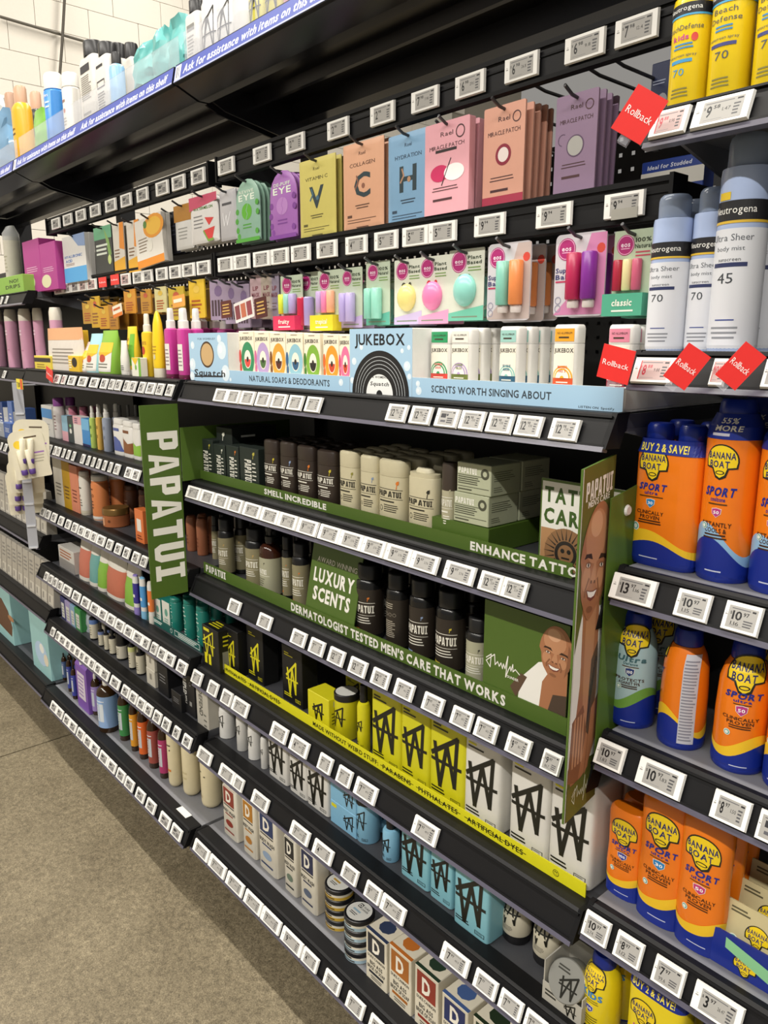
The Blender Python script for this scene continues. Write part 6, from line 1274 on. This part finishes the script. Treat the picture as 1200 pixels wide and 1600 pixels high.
# second shelf
S = D1[1]; Y = .915
spec = [('white box with blue band', 'carton', 66, 82, 634, box('#d3d2ce', .05, lambda p: (p.rect(-1, .6, 1, .9, '#4a8fcf'), p.lines(-.6, .2, .5, .45, 3, '#9a9a98', .3))), 0),
 ('white bottle with purple cap', 'bottle', 84, 102, 622, gb('#d8d2d0', '#7d3f86', .8, .95, pr=gl('#8a6a70')), 1), ('pink jar shaped bottle', 'bottle', 92, 107, 636, gb('#d68a9c', '#b56a80', .82, .9, pr=gl('#a85a70')), 1),
 ('dusky pink bottle', 'bottle', 108, 124, 636, gb('#c97f90', '#b0687c', .82, .9), 1), ('rosy bottle at back', 'bottle', 125, 140, 636, gb('#b97586', '#a86478', .82, .9), 1),
 ('pale blue and pink carton', 'carton', 97, 106, 650, box('#8fb8cf', .03, lambda p: p.rect(-1, 0, 1, .4, '#d9a3b0')), 0), ('charcoal carton with white leaf', 'carton', 106, 115, 651, box('#3a4446', .03, lambda p: (p.ell(0, .45, .4, .1, '#e2e2dc', 10), p.ell(0, .65, .4, .06, '#6fae7a', 10))), 0),
 ('white carton with pink top', 'carton', 115, 128, 651, box('#dcd8d4', .03, lambda p: (p.rect(-1, .72, 1, 1, '#d9a3ae'), p.lines(-.6, .74, .2, .95, 3, '#5a3f60', .5))), 0), ('two-tone blue carton', 'carton', 128, 140, 655, box('#3f8acb', .03, lambda p: (p.rect(-1, .6, 1, 1, '#6fb2de'), p.rect(-1, 0, 1, .1, '#2a2a5a'))), 0),
 ('lime green spray bottle', 'bottle', 140, 151, 634, pump('#b5cf6a', '#dedcd6', gl('#6a8a3a', 2)), 1), ('amber yellow spray bottle', 'bottle', 150, 160, 632, pump('#dfb45a', '#dedcd6', gl('#9a7a2a', 2)), 1), ('grey blue spray bottle', 'bottle', 160, 175, 632, pump('#9aa3b5', '#d6d4d0', gl('#7a8294', 2)), 1),
 ('white bottle with blue swoosh', 'bottle', 175, 190, 654, gb('#dfddd8', None, .86, .9, 4, .5, lambda p: (p.rect(-.9, .66, .5, .74, '#4a5a9a'), p.poly([(-1, .12), (1, .12), (.6, .4), (-.2, .5), (-1, .5)], '#4f60a3'))), 2), ('white bottle with brown swoosh', 'bottle', 190, 205, 658, gb('#dfddd8', None, .86, .9, 4, .5, lambda p: (p.rect(-.9, .66, .5, .74, '#7a4a2a'), p.poly([(-1, .12), (1, .12), (1, .42), (.2, .38), (-1, .56)], '#8a5630'))), 2),
 ('white bottle with green swoosh', 'bottle', 206, 217, 662, gb('#dfddd8', None, .86, .9, 4, .5, lambda p: p.poly([(-1, .12), (1, .12), (1, .42), (.2, .38), (-1, .5)], '#8fbf45')), 2), ('white bottle with yellow swoosh', 'bottle', 219, 232, 666, gb('#dfddd8', None, .86, .9, 4, .5, lambda p: p.poly([(-1, .12), (1, .12), (1, .42), (.2, .38), (-1, .5)], '#e2b62c')), 2)]
for lab, cat, a, b, yt, mk, kind in spec:
    put('carton' if cat == 'carton' else 'bottle', lab + " on the left bay's second shelf", cat, S, a, b, yt, Y + (.03 if 'jar' in lab or 'dusky' in lab or 'rosy' in lab else 0), mk, {0: 0, 1: 1.0, 2: 0}[kind], rep=1 if kind else 0)
for i, (a, b) in enumerate([(176, 184), (184, 193), (197, 206), (209, 218)]):
    put('spray_bottle', 'grey spray bottle at the back of the second left shelf, %s' % ORD[i], 'bottle', S, a, b, 633, Y + .16, gb('#9a9894', '#a8a6a2', .6, .55, 2), 1.0, group='grey back row spray bottles')
# third shelf
S = D1[2]; Y = .915
sp = [('white tube', 84, 98, 716, '#d6d2c8', '#6a645c'), ('mustard yellow tube', 98, 110, 722, '#c59a1c', '#6a4a1a'), ('salmon tube', 110, 122, 728, '#d98a6c', '#7a3a2a')]
for lab, a, b, yt, c, f in sp:
    put('flat_tube', lab + " on the left bay's third shelf", 'tube', S, a, b, yt, Y, box(c, .05, gl(f, 4, .2, .5)))
put('lotion_tube', 'white round topped tube left of the orange one', 'tube', S, 124, 143, 737, Y, gb('#d9d5cb', '#dedad2', .9, .9, 2, .8, lambda p: (p.lines(-.5, .6, .5, .66, 1, '#4a453e', .5, 'c'), p.ell(0, .45, .1, .03, '#4a453e', 8), p.lines(-.4, .2, .5, .38, 3, '#6a645c', .4), p.wave(lambda u: 0, lambda u: .11, '#c9c3ae', -3.1, 3.1))), .8, rep=1)
put('lotion_tube', 'orange tube with white cap and white foot', 'tube', S, 143, 172, 742, Y, gb('#cf7f4c', '#d6d2ca', .87, .92, 2, .9, lambda p: (p.wave(lambda u: 0, lambda u: .1, '#dcd8d0', -3.1, 3.1), p.lines(-.6, .66, .3, .72, 1, '#5a2a14', .5), p.ring(.1, .55, .12, .18, '#5a2a14', 12), p.lines(-.5, .25, .2, .45, 3, '#5a2a14', .4))), .9, rep=1)
put('butter_jar', 'wide copper jar with gold lid', 'jar', S, 160, 205, 793, Y - .012, lambda w, h: (rev(w, h, [('jar', mat('#b06a42', .35), [(0, .94), (.03, .98), (.6, .98), (.64, 1)]), ('lid', mat('#8a6a3a', .3, .6), [(.66, 1.0), (.93, 1.0), (1, .95)])], 1, 2, lambda p: (p.lines(-.7, .15, -.4, .5, 4, '#6a3a20', .4), p.rect(-.15, .1, .15, .52, '#d9a37c'), p.ell(.6, .35, .12, .08, '#6a3a20', 10))), w), 1.0)
for i, (a, b, yt) in enumerate([(174, 194, 752), (194, 217, 758), (217, 236, 765)]):
    put('brown_bottle', 'brown bottle behind the copper jar, %s from the left' % ORD[i], 'bottle', S, a, b, yt, Y + .09, gb('#8a5a40', '#5a3a28', .86, .9, pr=gl('#c9a080', 4)), 1.0, group='brown bottles', rep=1)
put('orange_carton', 'orange carton with white window by the tall flag sign', 'carton', S, 211, 224, 797, Y - .01, box('#d9743c', .03, lambda p: (p.rect(-.5, .35, .5, .72, '#e6e0d6'), p.lines(-.6, .1, .6, .25, 2, '#7a3014', .5)), rough=.4))
for i, (a, b, yt) in enumerate([(291, 309, 806), (307, 325, 810)]):
    put('copper_bottle', 'smooth copper bottle right of the flag sign, %s' % ['left one', 'right one'][i], 'bottle', S, a, b, yt, .97, gb('#9a5f43', None, .97, .8, 2, .9, lambda p: p.lines(-.2, .2, .3, .5, 3, '#7a4530', .5), .3, .12), .9, rep=1)
# fourth shelf
S = D1[3]; Y = .912
put('clear_tray', 'clear plastic tray of small white packs', 'tray', S, 92, 116, 858, Y, box('#c9c6c0', .07, lambda p: (p.rect(-1, 0, 1, .45, '#8f8c8a'), p.lines(-.8, .5, .8, .9, 3, '#a86a50', .5))))
for i, (a, b, yt, c) in enumerate([(117, 134, 842, '#c0705c'), (134, 147, 850, '#6a9f9c'), (147, 160, 864, '#7fae3f'), (159, 187, 874, '#b96a52'), (188, 209, 888, '#7fb040')]):
    put('bath_salt_pouch', '%s pouch fading to white, with white foot' % ['coral', 'teal', 'lime green', 'large terracotta', 'bright green'][i], 'pouch', S, a, b, yt, Y, pouchm(c, '#d6d2c8', lambda p: (p.wave(lambda u: 0, lambda u: .09, '#dad6cc', -3.1, 3.1), p.lines(-.6, .72, .5, .8, 1, '#7a7a70', .5), p.rect(.4, .4, .8, .55, '#dfdcd2') if 0 else None), .06), 0)
for i, (a, b, yt, c, t) in enumerate([(208, 219, 899, '#37308a', '#8f7fc4'), (219, 230, 903, '#4a93cf', '#7fb9dc'), (231, 241, 910, '#e07a3a', '#d9d5cc')]):
    put('toothpaste_tube', '%s upright tube near the foot of the flag sign' % ['violet', 'sky blue', 'orange'][i], 'tube', S, a, b, yt, Y - .01, gb('#dcdad6', t, .97, .8, 2, .7, lambda p, c=c, t=t: (p.wave(lambda u: .3, lambda u: .8, c, -3.1, 3.1), p.wave(lambda u: 0, lambda u: .2, t, -3.1, 3.1), p.rect(-.6, .45, .5, .52, '#e6e4de'))), .7)
TEAL = '#1f7a6e'
for i, (a, b, yt) in enumerate([(241, 252, 936), (254, 266, 941)]):
    put('teal_carton', 'white faced teal carton by the teal strip, %s' % ['left one', 'right one'][i], 'carton', S, a, b, yt, .922, box(TEAL, .05, lambda p: (p.rect(-1, 0, .9, 1, '#d6d8cf'), p.ell(0, .6, .4, .14, '#5f9a8a', 12), p.lines(-.5, .15, .5, .4, 3, '#5f9a8a', .4)), None, None))
for i, (a, b, yt) in enumerate([(266, 287, 934), (287, 308, 936), (307, 329, 946)]):
    put('teal_bottle', 'teal cylinder bottle with white ring mark, %s from the left' % ORD[i], 'bottle', S, a, b, yt, .925, gb(TEAL, TEAL, .9, .94, 2, 1.0, lambda p: (p.ring(-.1, .45, .34, .4, '#c6dcd2', 20), p.lines(-.5, .55, .4, .85, 3, '#c6dcd2', .3), p.lines(-.5, .1, .4, .3, 3, '#c6dcd2', .3)), .35, .04), 1.0, group='teal cylinder bottles', rep=2)
# fifth shelf
S = D1[4]; Y = .918
for i, (a, b, yt, c) in enumerate([(95, 102, 934, '#2c3066'), (102, 110, 941, '#9a8fb8'), (110, 117, 947, '#7fa0bd'), (117, 126, 952, '#3f8a4c')]):
    put('thin_carton', '%s thin carton at the left of the fifth shelf' % ['navy', 'lilac', 'grey blue', 'green'][i], 'carton', S, a, b, yt, Y, box(c, .05, lambda p: (p.rect(-.6, .1, .6, .75, '#cfd0c8'), p.lines(-.5, .15, .5, .65, 4, '#8a8a88', .3))))
put('clear_bag', 'crumpled clear bag between green carton and black capped bottles', 'bag', S, 129, 139, 952, Y + .02, baggy('#a9b0b8', .04, 3, .2), 0)
oil = lambda c, d: (lambda p: (p.wave(lambda u: .06, lambda u: .66, '#cfc9b4', -3.1, 3.1), p.wave(lambda u: .52, lambda u: .66, c, -3.1, 3.1), p.lines(-.6, .15, .6, .45, 4, '#77705c', .35, 'c')))
for i, (a, b, yt, c) in enumerate([(139, 154, 952, '#5a78b0'), (153, 163, 975, '#7080b0'), (162, 171, 980, '#cfc9b4'), (170, 182, 985, '#cfc9b4'), (200, 212, 993, '#c9cc8a'), (212, 227, 1008, '#cfc9b4')]):
    put('oil_bottle', 'dark bottle with cream label, %s from the left on fifth shelf' % ORD[i], 'bottle', S, a, b, yt, Y, gb('#1b1a1c', '#161618', .74, .45, pr=oil(c, 0), rough=.2), 1.0, group='dark labelled oil bottles', rep=1)
put('black_jar', 'wide black lidded jar with cream label', 'jar', S, 181, 200, 990, Y, lambda w, h: (rev(w, h, [('jar', mat('#1b1a1a', .25), [(0, .95), (.02, 1), (.58, 1), (.62, .92)]), ('lid', mat('#121214', .35), [(.62, .95), (.96, .95), (1, .9)])], 1, 2, lambda p: (p.wave(lambda u: .08, lambda u: .55, '#cdc8b8', -3.1, 3.1), p.lines(-.6, .2, .6, .48, 4, '#77705c', .35, 'c'))), w), 1.0)
h1 = (atY(235, 1022, Y).z - S) / 2
for i in range(2):
    put('cream_carton', 'plain cream carton right of oil bottles, %s of two' % ['lower', 'upper'][i], 'carton', S + i * (h1 + .0008), 228, 241, 1022, Y, box('#c9c4b6', .05, lambda p: p.rect(-.2, .4, .3, .75, '#8f8a80')), h=h1)
for i, (a, b, yt, t) in enumerate([(246, 262, 1040, None), (268, 283, 1082, None), (286, 304, 1056, 'REPLENISH')]):
    put('black_carton', '%s black carton at the right end of the fifth left shelf' % ['plain', 'small', 'tall lettered'][i], 'carton', S, a, b, yt, Y - (.015 if i == 1 else 0), box('#17171a', .06, (lambda p, t=t: (p.text(t, -.6, .55, .6, '#cfcfca', ht=.28, rot=-90), p.rect(.1, .25, .5, .36, '#8a8a88'), p.ring(.3, .8, .12, .18, '#8a8a88', 12))) if t else gl('#77777a', 3, .4, .7)), rep=1)
# bottom shelf
S = D1[5]; Y = .895
def soapb(col, pump_=None):
    pr = lambda p: (p.wave(lambda u: .1, lambda u: .70, col, -3.1, 3.1), p.rect(-.75, .22, .15, .56, '#cdd3d6'), p.rect(.25, .22, .75, .56, '#c3cad0'), p.lines(-.7, .25, .1, .54, 6, col, .3), p.rect(-.85, .6, .85, .615, '#e0e4e8'))
    return lambda w, h: (rev(w, h, [('bottle', mat('#33210f', .15), [(0, .95), (.02, 1), (.72, 1), (.78, .93), (.84, .65), (.87, .38)]), ('cap', mat('#d9d5cc' if pump_ else '#1c140c', .4), [(.87, .34), (.95, .34), (.98, .28), (1, .2)])], 1, 2, pr), w)
for i, (a, b, yt, c, pm, dy) in enumerate([(96, 105, 1022, '#4a5f8a', 0, .02), (104, 113, 1026, '#3f4a9a', 0, 0), (111, 121, 1040, '#3f46a0', 0, -.01), (134, 149, 1044, '#8f72b8', 0, .02), (142, 158, 1054, '#9a86bf', 1, 0), (151, 186, 1062, '#86a3cc', 1, -.03), (184, 203, 1078, '#3f8a4c', 0, 0), (202, 216, 1092, '#dc9a2c', 0, 0), (215, 232, 1103, '#e0692c', 0, 0), (230, 249, 1116, '#a04f44', 0, 0), (247, 264, 1130, '#b03a6c', 0, 0)]):
    put('liquid_soap_bottle', 'dark soap bottle with %s label on the bottom left shelf' % ['grey blue', 'royal blue', 'deep blue', 'purple', 'pale violet', 'large light blue', 'green', 'golden', 'orange', 'rust', 'magenta'][i], 'bottle', S, a, b, yt, Y + dy, soapb(c, pm), 1.0, rep=1)
def gable(w, h):
    m = mat('#7a52a8', .45); d = .05; mb = MB().box(-w / 2, w / 2, -d / 2, d / 2, 0, h * .82).prism([(-d / 2, h * .82), (d / 2, h * .82), (.003, h * .95), (.003, h), (-.003, h), (-.003, h * .95)], -w / 2, w / 2)
    p = Print(w, h); p.rect(-.7, .2, .6, .7, '#d9cfdc'); p.lines(-.6, .24, .5, .66, 6, '#8a6ab0', .35)
    return [('carton', mb.mesh('carton', m)), ('spout_cap', MB().rings([(h * .86, .006, .006, 2), (h * .93, .006, .006, 2)], 12, cy=-d * .4).mesh('spout_cap', WHITE)), ('label_print', p.mesh(flat(d), 0))], d
put('refill_carton', 'purple gable topped soap refill carton', 'carton', S, 119, 136, 1030, Y - .012, gable)
CRM = '#d9cda9'
for i, (a, b, yt) in enumerate([(261, 285, 1140), (284, 314, 1160), (313, 347, 1183)]):
    put('cream_bottle', 'smooth cream bottle with rounded foot, %s' % ['lettered one at left', 'plain middle one', 'right one by the bay joint'][i], 'bottle', S, a, b, yt, Y + .012 * i, lambda w, h, i=i: (rev(w, h, [('bottle', mat(CRM, .4), [(0, .6), (.015, .78), (.05, .93), (.1, 1), (.9, 1), (.96, .93), (.99, .7), (1, .4)])], 1, 2, (lambda p: (p.lines(-.3 - (i == 2) * .4, .72, .7 - (i == 2) * .6, .76, 1, '#55503a', .6), p.ell(.4, .66, .12, .015, '#55503a', 10), p.rect(-.4, .28, .5, .32, '#cf7a34') if i == 0 else p.n, p.lines(-.4 - (i == 2) * .3, .2, .1, .26, 2, '#a08a5c', .4))) if i != 1 else gl('#c6b98f', 2, .3, .5)), w), 1.0, rep=1)
o = link('shelf_label', MB().box(-.03, .03, 0, .02, 0, .0006).mesh('shelf_label', mat('#d9d9d4', .4)), None, (Xon(291, .872, S), .855, S + .0025)); tag(o, 'small clear label sticker on the bottom left deck edge', 'sticker')
# ================================================================== OVERHEAD GOODS AND FAR LEFT BAY
S = TD; Y = .950
put('bagged_item', 'crumpled blue bag at the far left of the overhead shelf', 'bag', S, -40, 8, 178, Y, baggy('#6f97b8', .08, 5, .18), 0)
put('bagged_item', 'pale clear bag behind the crumpled blue bag', 'bag', S, -45, -2, 150, Y + .16, baggy('#c9ccca', .1, 6, .2), 0)
lot = lambda col, cap, pr=None, b=.6: gb(col, cap, .80, .62, 2.4, b, pr, .35, .1)
put('lotion_bottle', 'yellow bottle with rose gold cap on the overhead shelf', 'bottle', S, 22, 52, 131, Y, lot('#e2aa1c', '#c9a184', lambda p: (p.text('balm', -.2, .5, .3, '#4a3a14', ht=.03), p.lines(-.4, .42, .2, .46, 1, '#4a3a14', .5))), .6)
put('lotion_bottle', 'dark brown bottle half hidden by the yellow one', 'bottle', S, 10, 34, 140, Y + .09, lot('#3c2a24', '#b58f76'), .6)
put('lotion_bottle', 'black bottle with rose gold cap behind the green bag', 'bottle', S, 48, 74, 140, Y + .09, lot('#2a2a2c', '#cda489'), .6)
put('green_pack', 'crumpled lime green bag on the overhead shelf', 'bag', S, 50, 72, 168, Y - .005, baggy('#7fc04a', .035, 9, .25), 0)
put('lotion_bottle', 'blue bottle with wide white cap', 'bottle', S, 72, 104, 112, Y, gb('#3f8bd6', '#e3e0d8', .80, .9, 2, .8, lambda p: (p.text('Hers', .2, .72, .3, '#e8eef4', ht=.04), p.lines(.0, .55, .6, .66, 2, '#cfe0f0', .4)), .35, .03), .8)
put('lotion_bottle', 'white bottle with small red mark beside the blue bottle', 'bottle', S, 100, 128, 112, Y + .02, gb('#d8d4cc', '#e6e2da', .82, .9, 2, .8, lambda p: (p.lines(-.5, .6, .4, .66, 1, '#a07a70', .5), p.ell(.1, .5, .2, .03, '#b5502c', 10), p.lines(-.5, .3, .4, .42, 3, '#a09a90', .4)), .35, .03), .8)
sq = lambda col, cap, pr: (lambda w, h: (rev(w, h, [('bottle', mat(col, .35), [(0, .96), (.02, 1), (.78, 1), (.82, .9), (.825, .6)]), ('cap', mat(cap, .35), [(.83, .55, 1, 2), (.98, .55, 1, 2), (1, .5, 1, 2)])], .55, 6, pr), w * .55))
put('shampoo_bottle', 'white bottle with black cap and long fine print', 'bottle', S, 124, 147, 58, Y, sq('#dad6ce', '#1b1b1d', lambda p: (p.rect(-.7, .66, .5, .74, '#33343c'), p.lines(-.7, .36, .6, .63, 12, '#77746e', .35), p.lines(-.6, .1, .4, .24, 3, '#8a8780', .5))))
put('shampoo_bottle', 'wider white bottle with black cap and boxed fine print', 'bottle', S, 148, 168, 61, Y - .005, sq('#dedbd4', '#1b1b1d', lambda p: (p.lines(-.6, .68, .4, .74, 1, '#33343c', .5), p.stroke([(-.6, .45), (.5, .45), (.5, .53), (-.6, .53)], .03, '#33343c', True), p.lines(-.6, .2, .5, .4, 6, '#77746e', .4))))
for i, (a, b) in enumerate([(168, 186), (192, 207)]):
    put('shampoo_bottle', 'white bottle with black cap behind the light blue bottle, %s' % ['left one', 'right one'][i], 'bottle', S, a, b, 63, Y + .08, sq('#d6d3cc', '#1b1b1d', None))
put('spray_bottle', 'light blue bottle with ribbed black spray cap', 'bottle', S, 173, 196, 80, Y - .005, gb('#8fbfe6', '#1c1c1f', .82, .62, 2.4, .8, None, .3, .06), .8)
for i, (a, b, yt) in enumerate([(202, 232, 66), (232, 256, 42), (256, 287, 22)]):
    put('wipes_bag', 'aqua soft pack on the overhead shelf, %s from the left' % ORD[i], 'bag', S, a, b, yt, Y, baggy('#63b5b2', .07, 20 + i, .3), 0, group='aqua soft packs')
put('white_bottle', 'white bottle with black pump beside the aqua packs', 'bottle', S, 289, 309, -4, Y, sq('#d6d4d0', '#202022', lambda p: (p.rect(-.6, .6, .5, .68, '#8a8a88'), p.lines(-.6, .2, .4, .55, 8, '#9a9894', .35))))
for i, (a, b, yt) in enumerate([(310, 336, -22), (334, 360, -34), (360, 386, -44)]):
    put('white_bottle', 'white bottle with black scribble on the overhead shelf, %s' % ['left', 'middle', 'right'][i], 'bottle', S, a, b, yt, Y, gb('#dbd9d6', '#dbd9d6', .9, .8, 3, .7, pr_w('#202020', '#202020', False, .8, .45, .05, 1.3) if i < 2 else None), 0)
for i, (a, b, yt) in enumerate([(384, 408, -50), (409, 436, -66)]):
    put('yellow_bottle', 'yellow bottle with black mark on the overhead shelf, %s' % ['left', 'right'][i], 'bottle', S, a, b, yt, Y, gb('#cfc62c', '#cfc62c', .9, .8, 3, .7, pr_w('#202020', '#202020', False, .7, .5, .06, 1.2)), 0)
put('pink_bottle', 'pink bottle at the right end of the overhead goods', 'bottle', S, 438, 462, -80, Y, gb('#d08a9c', '#d08a9c', .9, .8, 3, .7), 0)
# ---- far left bay
S = D0[0]; Y = .945
put('cotton_tube', 'clear bag of cotton rounds standing on the far left shelf', 'bag', S, 8, 34, 352, Y + .04, lambda w, h: (rev(w, h, [('cotton_roll', mat('#cfcabb', .6), [(0, .95), (.03, 1), (.8, 1), (.86, .9)]), ('bag_top', mat('#d6d8da', .2, 0, .5), [(.8, 1.0), (.9, 1.02), (1, 1.3, .3)])], 1, 2, lambda p: (p.wave(lambda u: .0, lambda u: .28, '#86b04a', -3.1, 3.1), p.lines(-.6, .35, .6, .6, 5, '#b5b09a', .3))), w), 1.0)
put('green_box', 'green box with dark lettering at the far left', 'box', S, -8, 36, 432, Y - .02, box('#86b04a', .05, lambda p: (p.text('NO!', .4, .7, .3, '#33481c', ht=.2), p.text('DRIPS', .3, .4, .5, '#33481c', ht=.2))))
for i, (a, b) in enumerate([(38, 63), (64, 88)]):
    put('cotton_box', 'magenta cotton pads box with round window, %s' % ['left one', 'right one'][i], 'box', S, a, b, 374 + 4 * i, Y + .02, box('#a83a86', .06, lambda p: (p.ell(-.4, .2, .62, .14, '#d6d2ae', 18), p.lines(-.7, .38, .7, .5, 3, '#d9a8c8', .35))))
S = D0[1]; Y = .93
for i, (a, b) in enumerate([(-14, 8), (10, 30), (32, 52), (54, 70), (80, 100)]):
    put('cotton_pack', 'pink wrapped pack of cotton, %s from the left' % ORD[i], 'pack', S, a, b, 484 - i, Y + (.03 if i > 2 else 0), lambda w, h: (rev(w, h, [('wrap', mat('#cf9ab4', .3), [(0, .95), (.02, 1), (.8, 1)]), ('cotton_top', mat('#d6d0c2', .5), [(.8, 1), (.93, .98), (1, .8)])], .8, 2.5, lambda p: (p.lines(-.6, .55, .5, .66, 2, '#e6d0dc', .5), p.rect(-.6, .3, .5, .32, '#b87a98'))), w * .8), .8, group='pink cotton packs')
S = D0[2]; Y = .90
for i, (a, b, c) in enumerate([(-10, 6, '#8f949c'), (6, 17, '#3f5a94'), (50, 57, '#2c3a74'), (58, 66, '#c9c9c6')]):
    put('small_carton', '%s small carton on the far left bay beside the hanging strip' % ['grey', 'blue', 'navy', 'white'][i], 'carton', S, a, b, 660 + i, Y, box(c, .05, gl('#c9ccd4', 3, .4, .7)))
for i, c in enumerate(['#3f5a94', '#8f949c', '#5a78b8', '#b9bcc2', '#2f4a86', '#7f8fae']):
    w_, h_ = .06, (.13, .11, .15, .12, .14, .12)[i]
    spawn(boxed(w_, h_, .05, mat(c, .4), gl('#d3d6dc', 4, .3, .7)), 'small_carton', (-3.24 - .068 * i, .945, D0[2] + .001), '%s carton left of the clip strip, %s from the strip' % (['blue', 'grey', 'mid blue', 'pale grey', 'dark blue', 'slate'][i], ORD[i]), 'carton')
for zi, yt, n in ((3, 0, 9), (4, 0, 10)):
    S = D0[zi]; Y = .905
    for i in range(n):
        X = -3.04 - .078 * i; w_, h_ = .07, .17
        m = MB().prism([(0, 0), (.04, 0), (.03, h_), (.012, h_)], -w_ / 2, w_ / 2).mesh('clamshell', mat('#b3aea4', .25, 0, 1)); p = Print(w_, h_); p.lines(-.7, .45, .6, .85, 4, '#85827e', .4); p.rect(-.8, .05, .8, .3, '#c9c4b8'); p.rect(-.5, .1, -.1, .25, '#8a8680')
        o = spawn([('clamshell', m), ('label_print', p.mesh(lambda x, z, e: (x, .012 * z / h_ - e, z), 0))], 'clamshell_pack', (X, Y, S), 'grey clear clamshell pack, %s from the right on %s far left rail shelf' % (ORD[i], 'upper' if zi == 3 else 'lower'), 'pack', 'grey clamshell packs')
S = D0[5]; Y = .875
for i, (a, b, yt) in enumerate([(-24, 19, 925), (48, 76, 958)]):
    def mk(w, h, i=i):
        out = boxed(w, h, .2, mat('#93bfc0', .4), None)
        p = Print(w, h)
        if i == 0: p.poly([(-.2, .2), (.9, .15), (1, .35), (.8, .6), (.4, .75), (-.2, .7)], '#5a3a26'); p.ell(.95, .5, .2, .05, '#a3744e', 12)
        else: p.ell(.1, .35, .7, .2, '#a9c3dc', 14); p.ell(.2, .45, .25, .08, '#dfe0da', 12); p.ell(.6, .3, .25, .1, '#d6cdb8', 12)
        out.append(('label_print', p.mesh(flat(.2), 0))); return out, .2
    put('aqua_box', 'pale aqua box on the far left bottom shelf, %s' % ['printed with brown hair', 'printed with soft toys'][i], 'box', S, a, b, yt, Y, mk, h=.255)
# hanging clip strip with carded lip balms at the bay joint
c0 = atY(32, 612, .80); r = empty('clip_strip', (c0.x - .03, .80, atY(22, 838, .80).z)); hs = c0.z - atY(22, 838, .80).z
link('plastic_strip', MB().prismY([(-.016, 0), (.016, 0), (.016, hs + .03), (-.016, hs + .03)], 0, .0015).mesh('plastic_strip', mat('#a9abb2', .25)), r)
for k in range(7): link('strip_clip', MB().box(-.014, .014, -.004, 0, hs * k / 7, hs * k / 7 + .006).mesh('strip_clip', mat('#c9cbd0', .2)), r)
r.rotation_euler = (0, 0, math.radians(68)); link('hanger_arm', MB().tube([(0, 0, hs + .02), (.1 * math.sin(math.radians(68)), .1 * math.cos(math.radians(68)), hs + .02)], .003, 6).mesh('hanger_arm', mat('#8a8c92', .3)), r)
tag(r, 'grey plastic clip strip hanging at the far left bay joint', 'clip strip')
o = link('price_sign', MB().prismY([(-.032, 0), (.032, 0), (.032, .034), (-.032, .034)], -.002, 0).mesh('price_sign', mat('#e8d63a', .4)), None, (c0.x + .02, .795, atY(38, 609, .795).z)); tag(o, 'yellow and red price sign above the clip strip', 'sign')
p = Print(.064, .034); p.rect(.3, 0, 1, 1, '#d9562c'); p.text('7.00', -.3, .45, .5, '#2a2a1c', ht=.5); link('printed_face', p.mesh(front(-.002), 0), o)
for i, (px, py, rl) in enumerate([(40, 690, 3), (46, 706, -8), (36, 732, 2), (36, 752, 1), (38, 768, -2)]):
    c = atY(px, py, .79 + .004 * i); w_, h_ = .112, .165
    m = card_mesh(w_, h_, .03, .006, .0012, mat('#e0d9c2', .4)); p = Print(w_, h_); p.ell(-.5, .72, .25, None, '#ecc93a', 16); p.lines(-.1, .82, .8, .87, 1, '#5a4a3a', .6); p.rect(.15, .5, .85, .53, '#a070b8'); p.lines(.2, .3, .8, .48, 3, '#b5ae98', .35)
    ex = half_tube('balm_stick', -w_ * .24, .034, .1, .01, '#e6dfc6') + half_tube('balm_stick', -w_ * .02, .034, .1, .01, '#e9e2ca') + half_tube('stick_base', -w_ * .24, .016, .034, .0105, '#5a4088') + half_tube('stick_base', -w_ * .02, .016, .034, .0105, '#5a4088')
    o = spawn([('backing_card', m), ('label_print', p.mesh(front(-.0012), 0))] + ex, 'lip_balm_card', (c.x + .012 - .013 * i, .80 + .005 * i, c.z - .09), 'cream twin lip balm card on the clip strip, %s from the front' % ORD[i], 'lip balm', 'clip strip lip balm cards')
    o.rotation_euler = (0, math.radians(rl), math.radians(68))
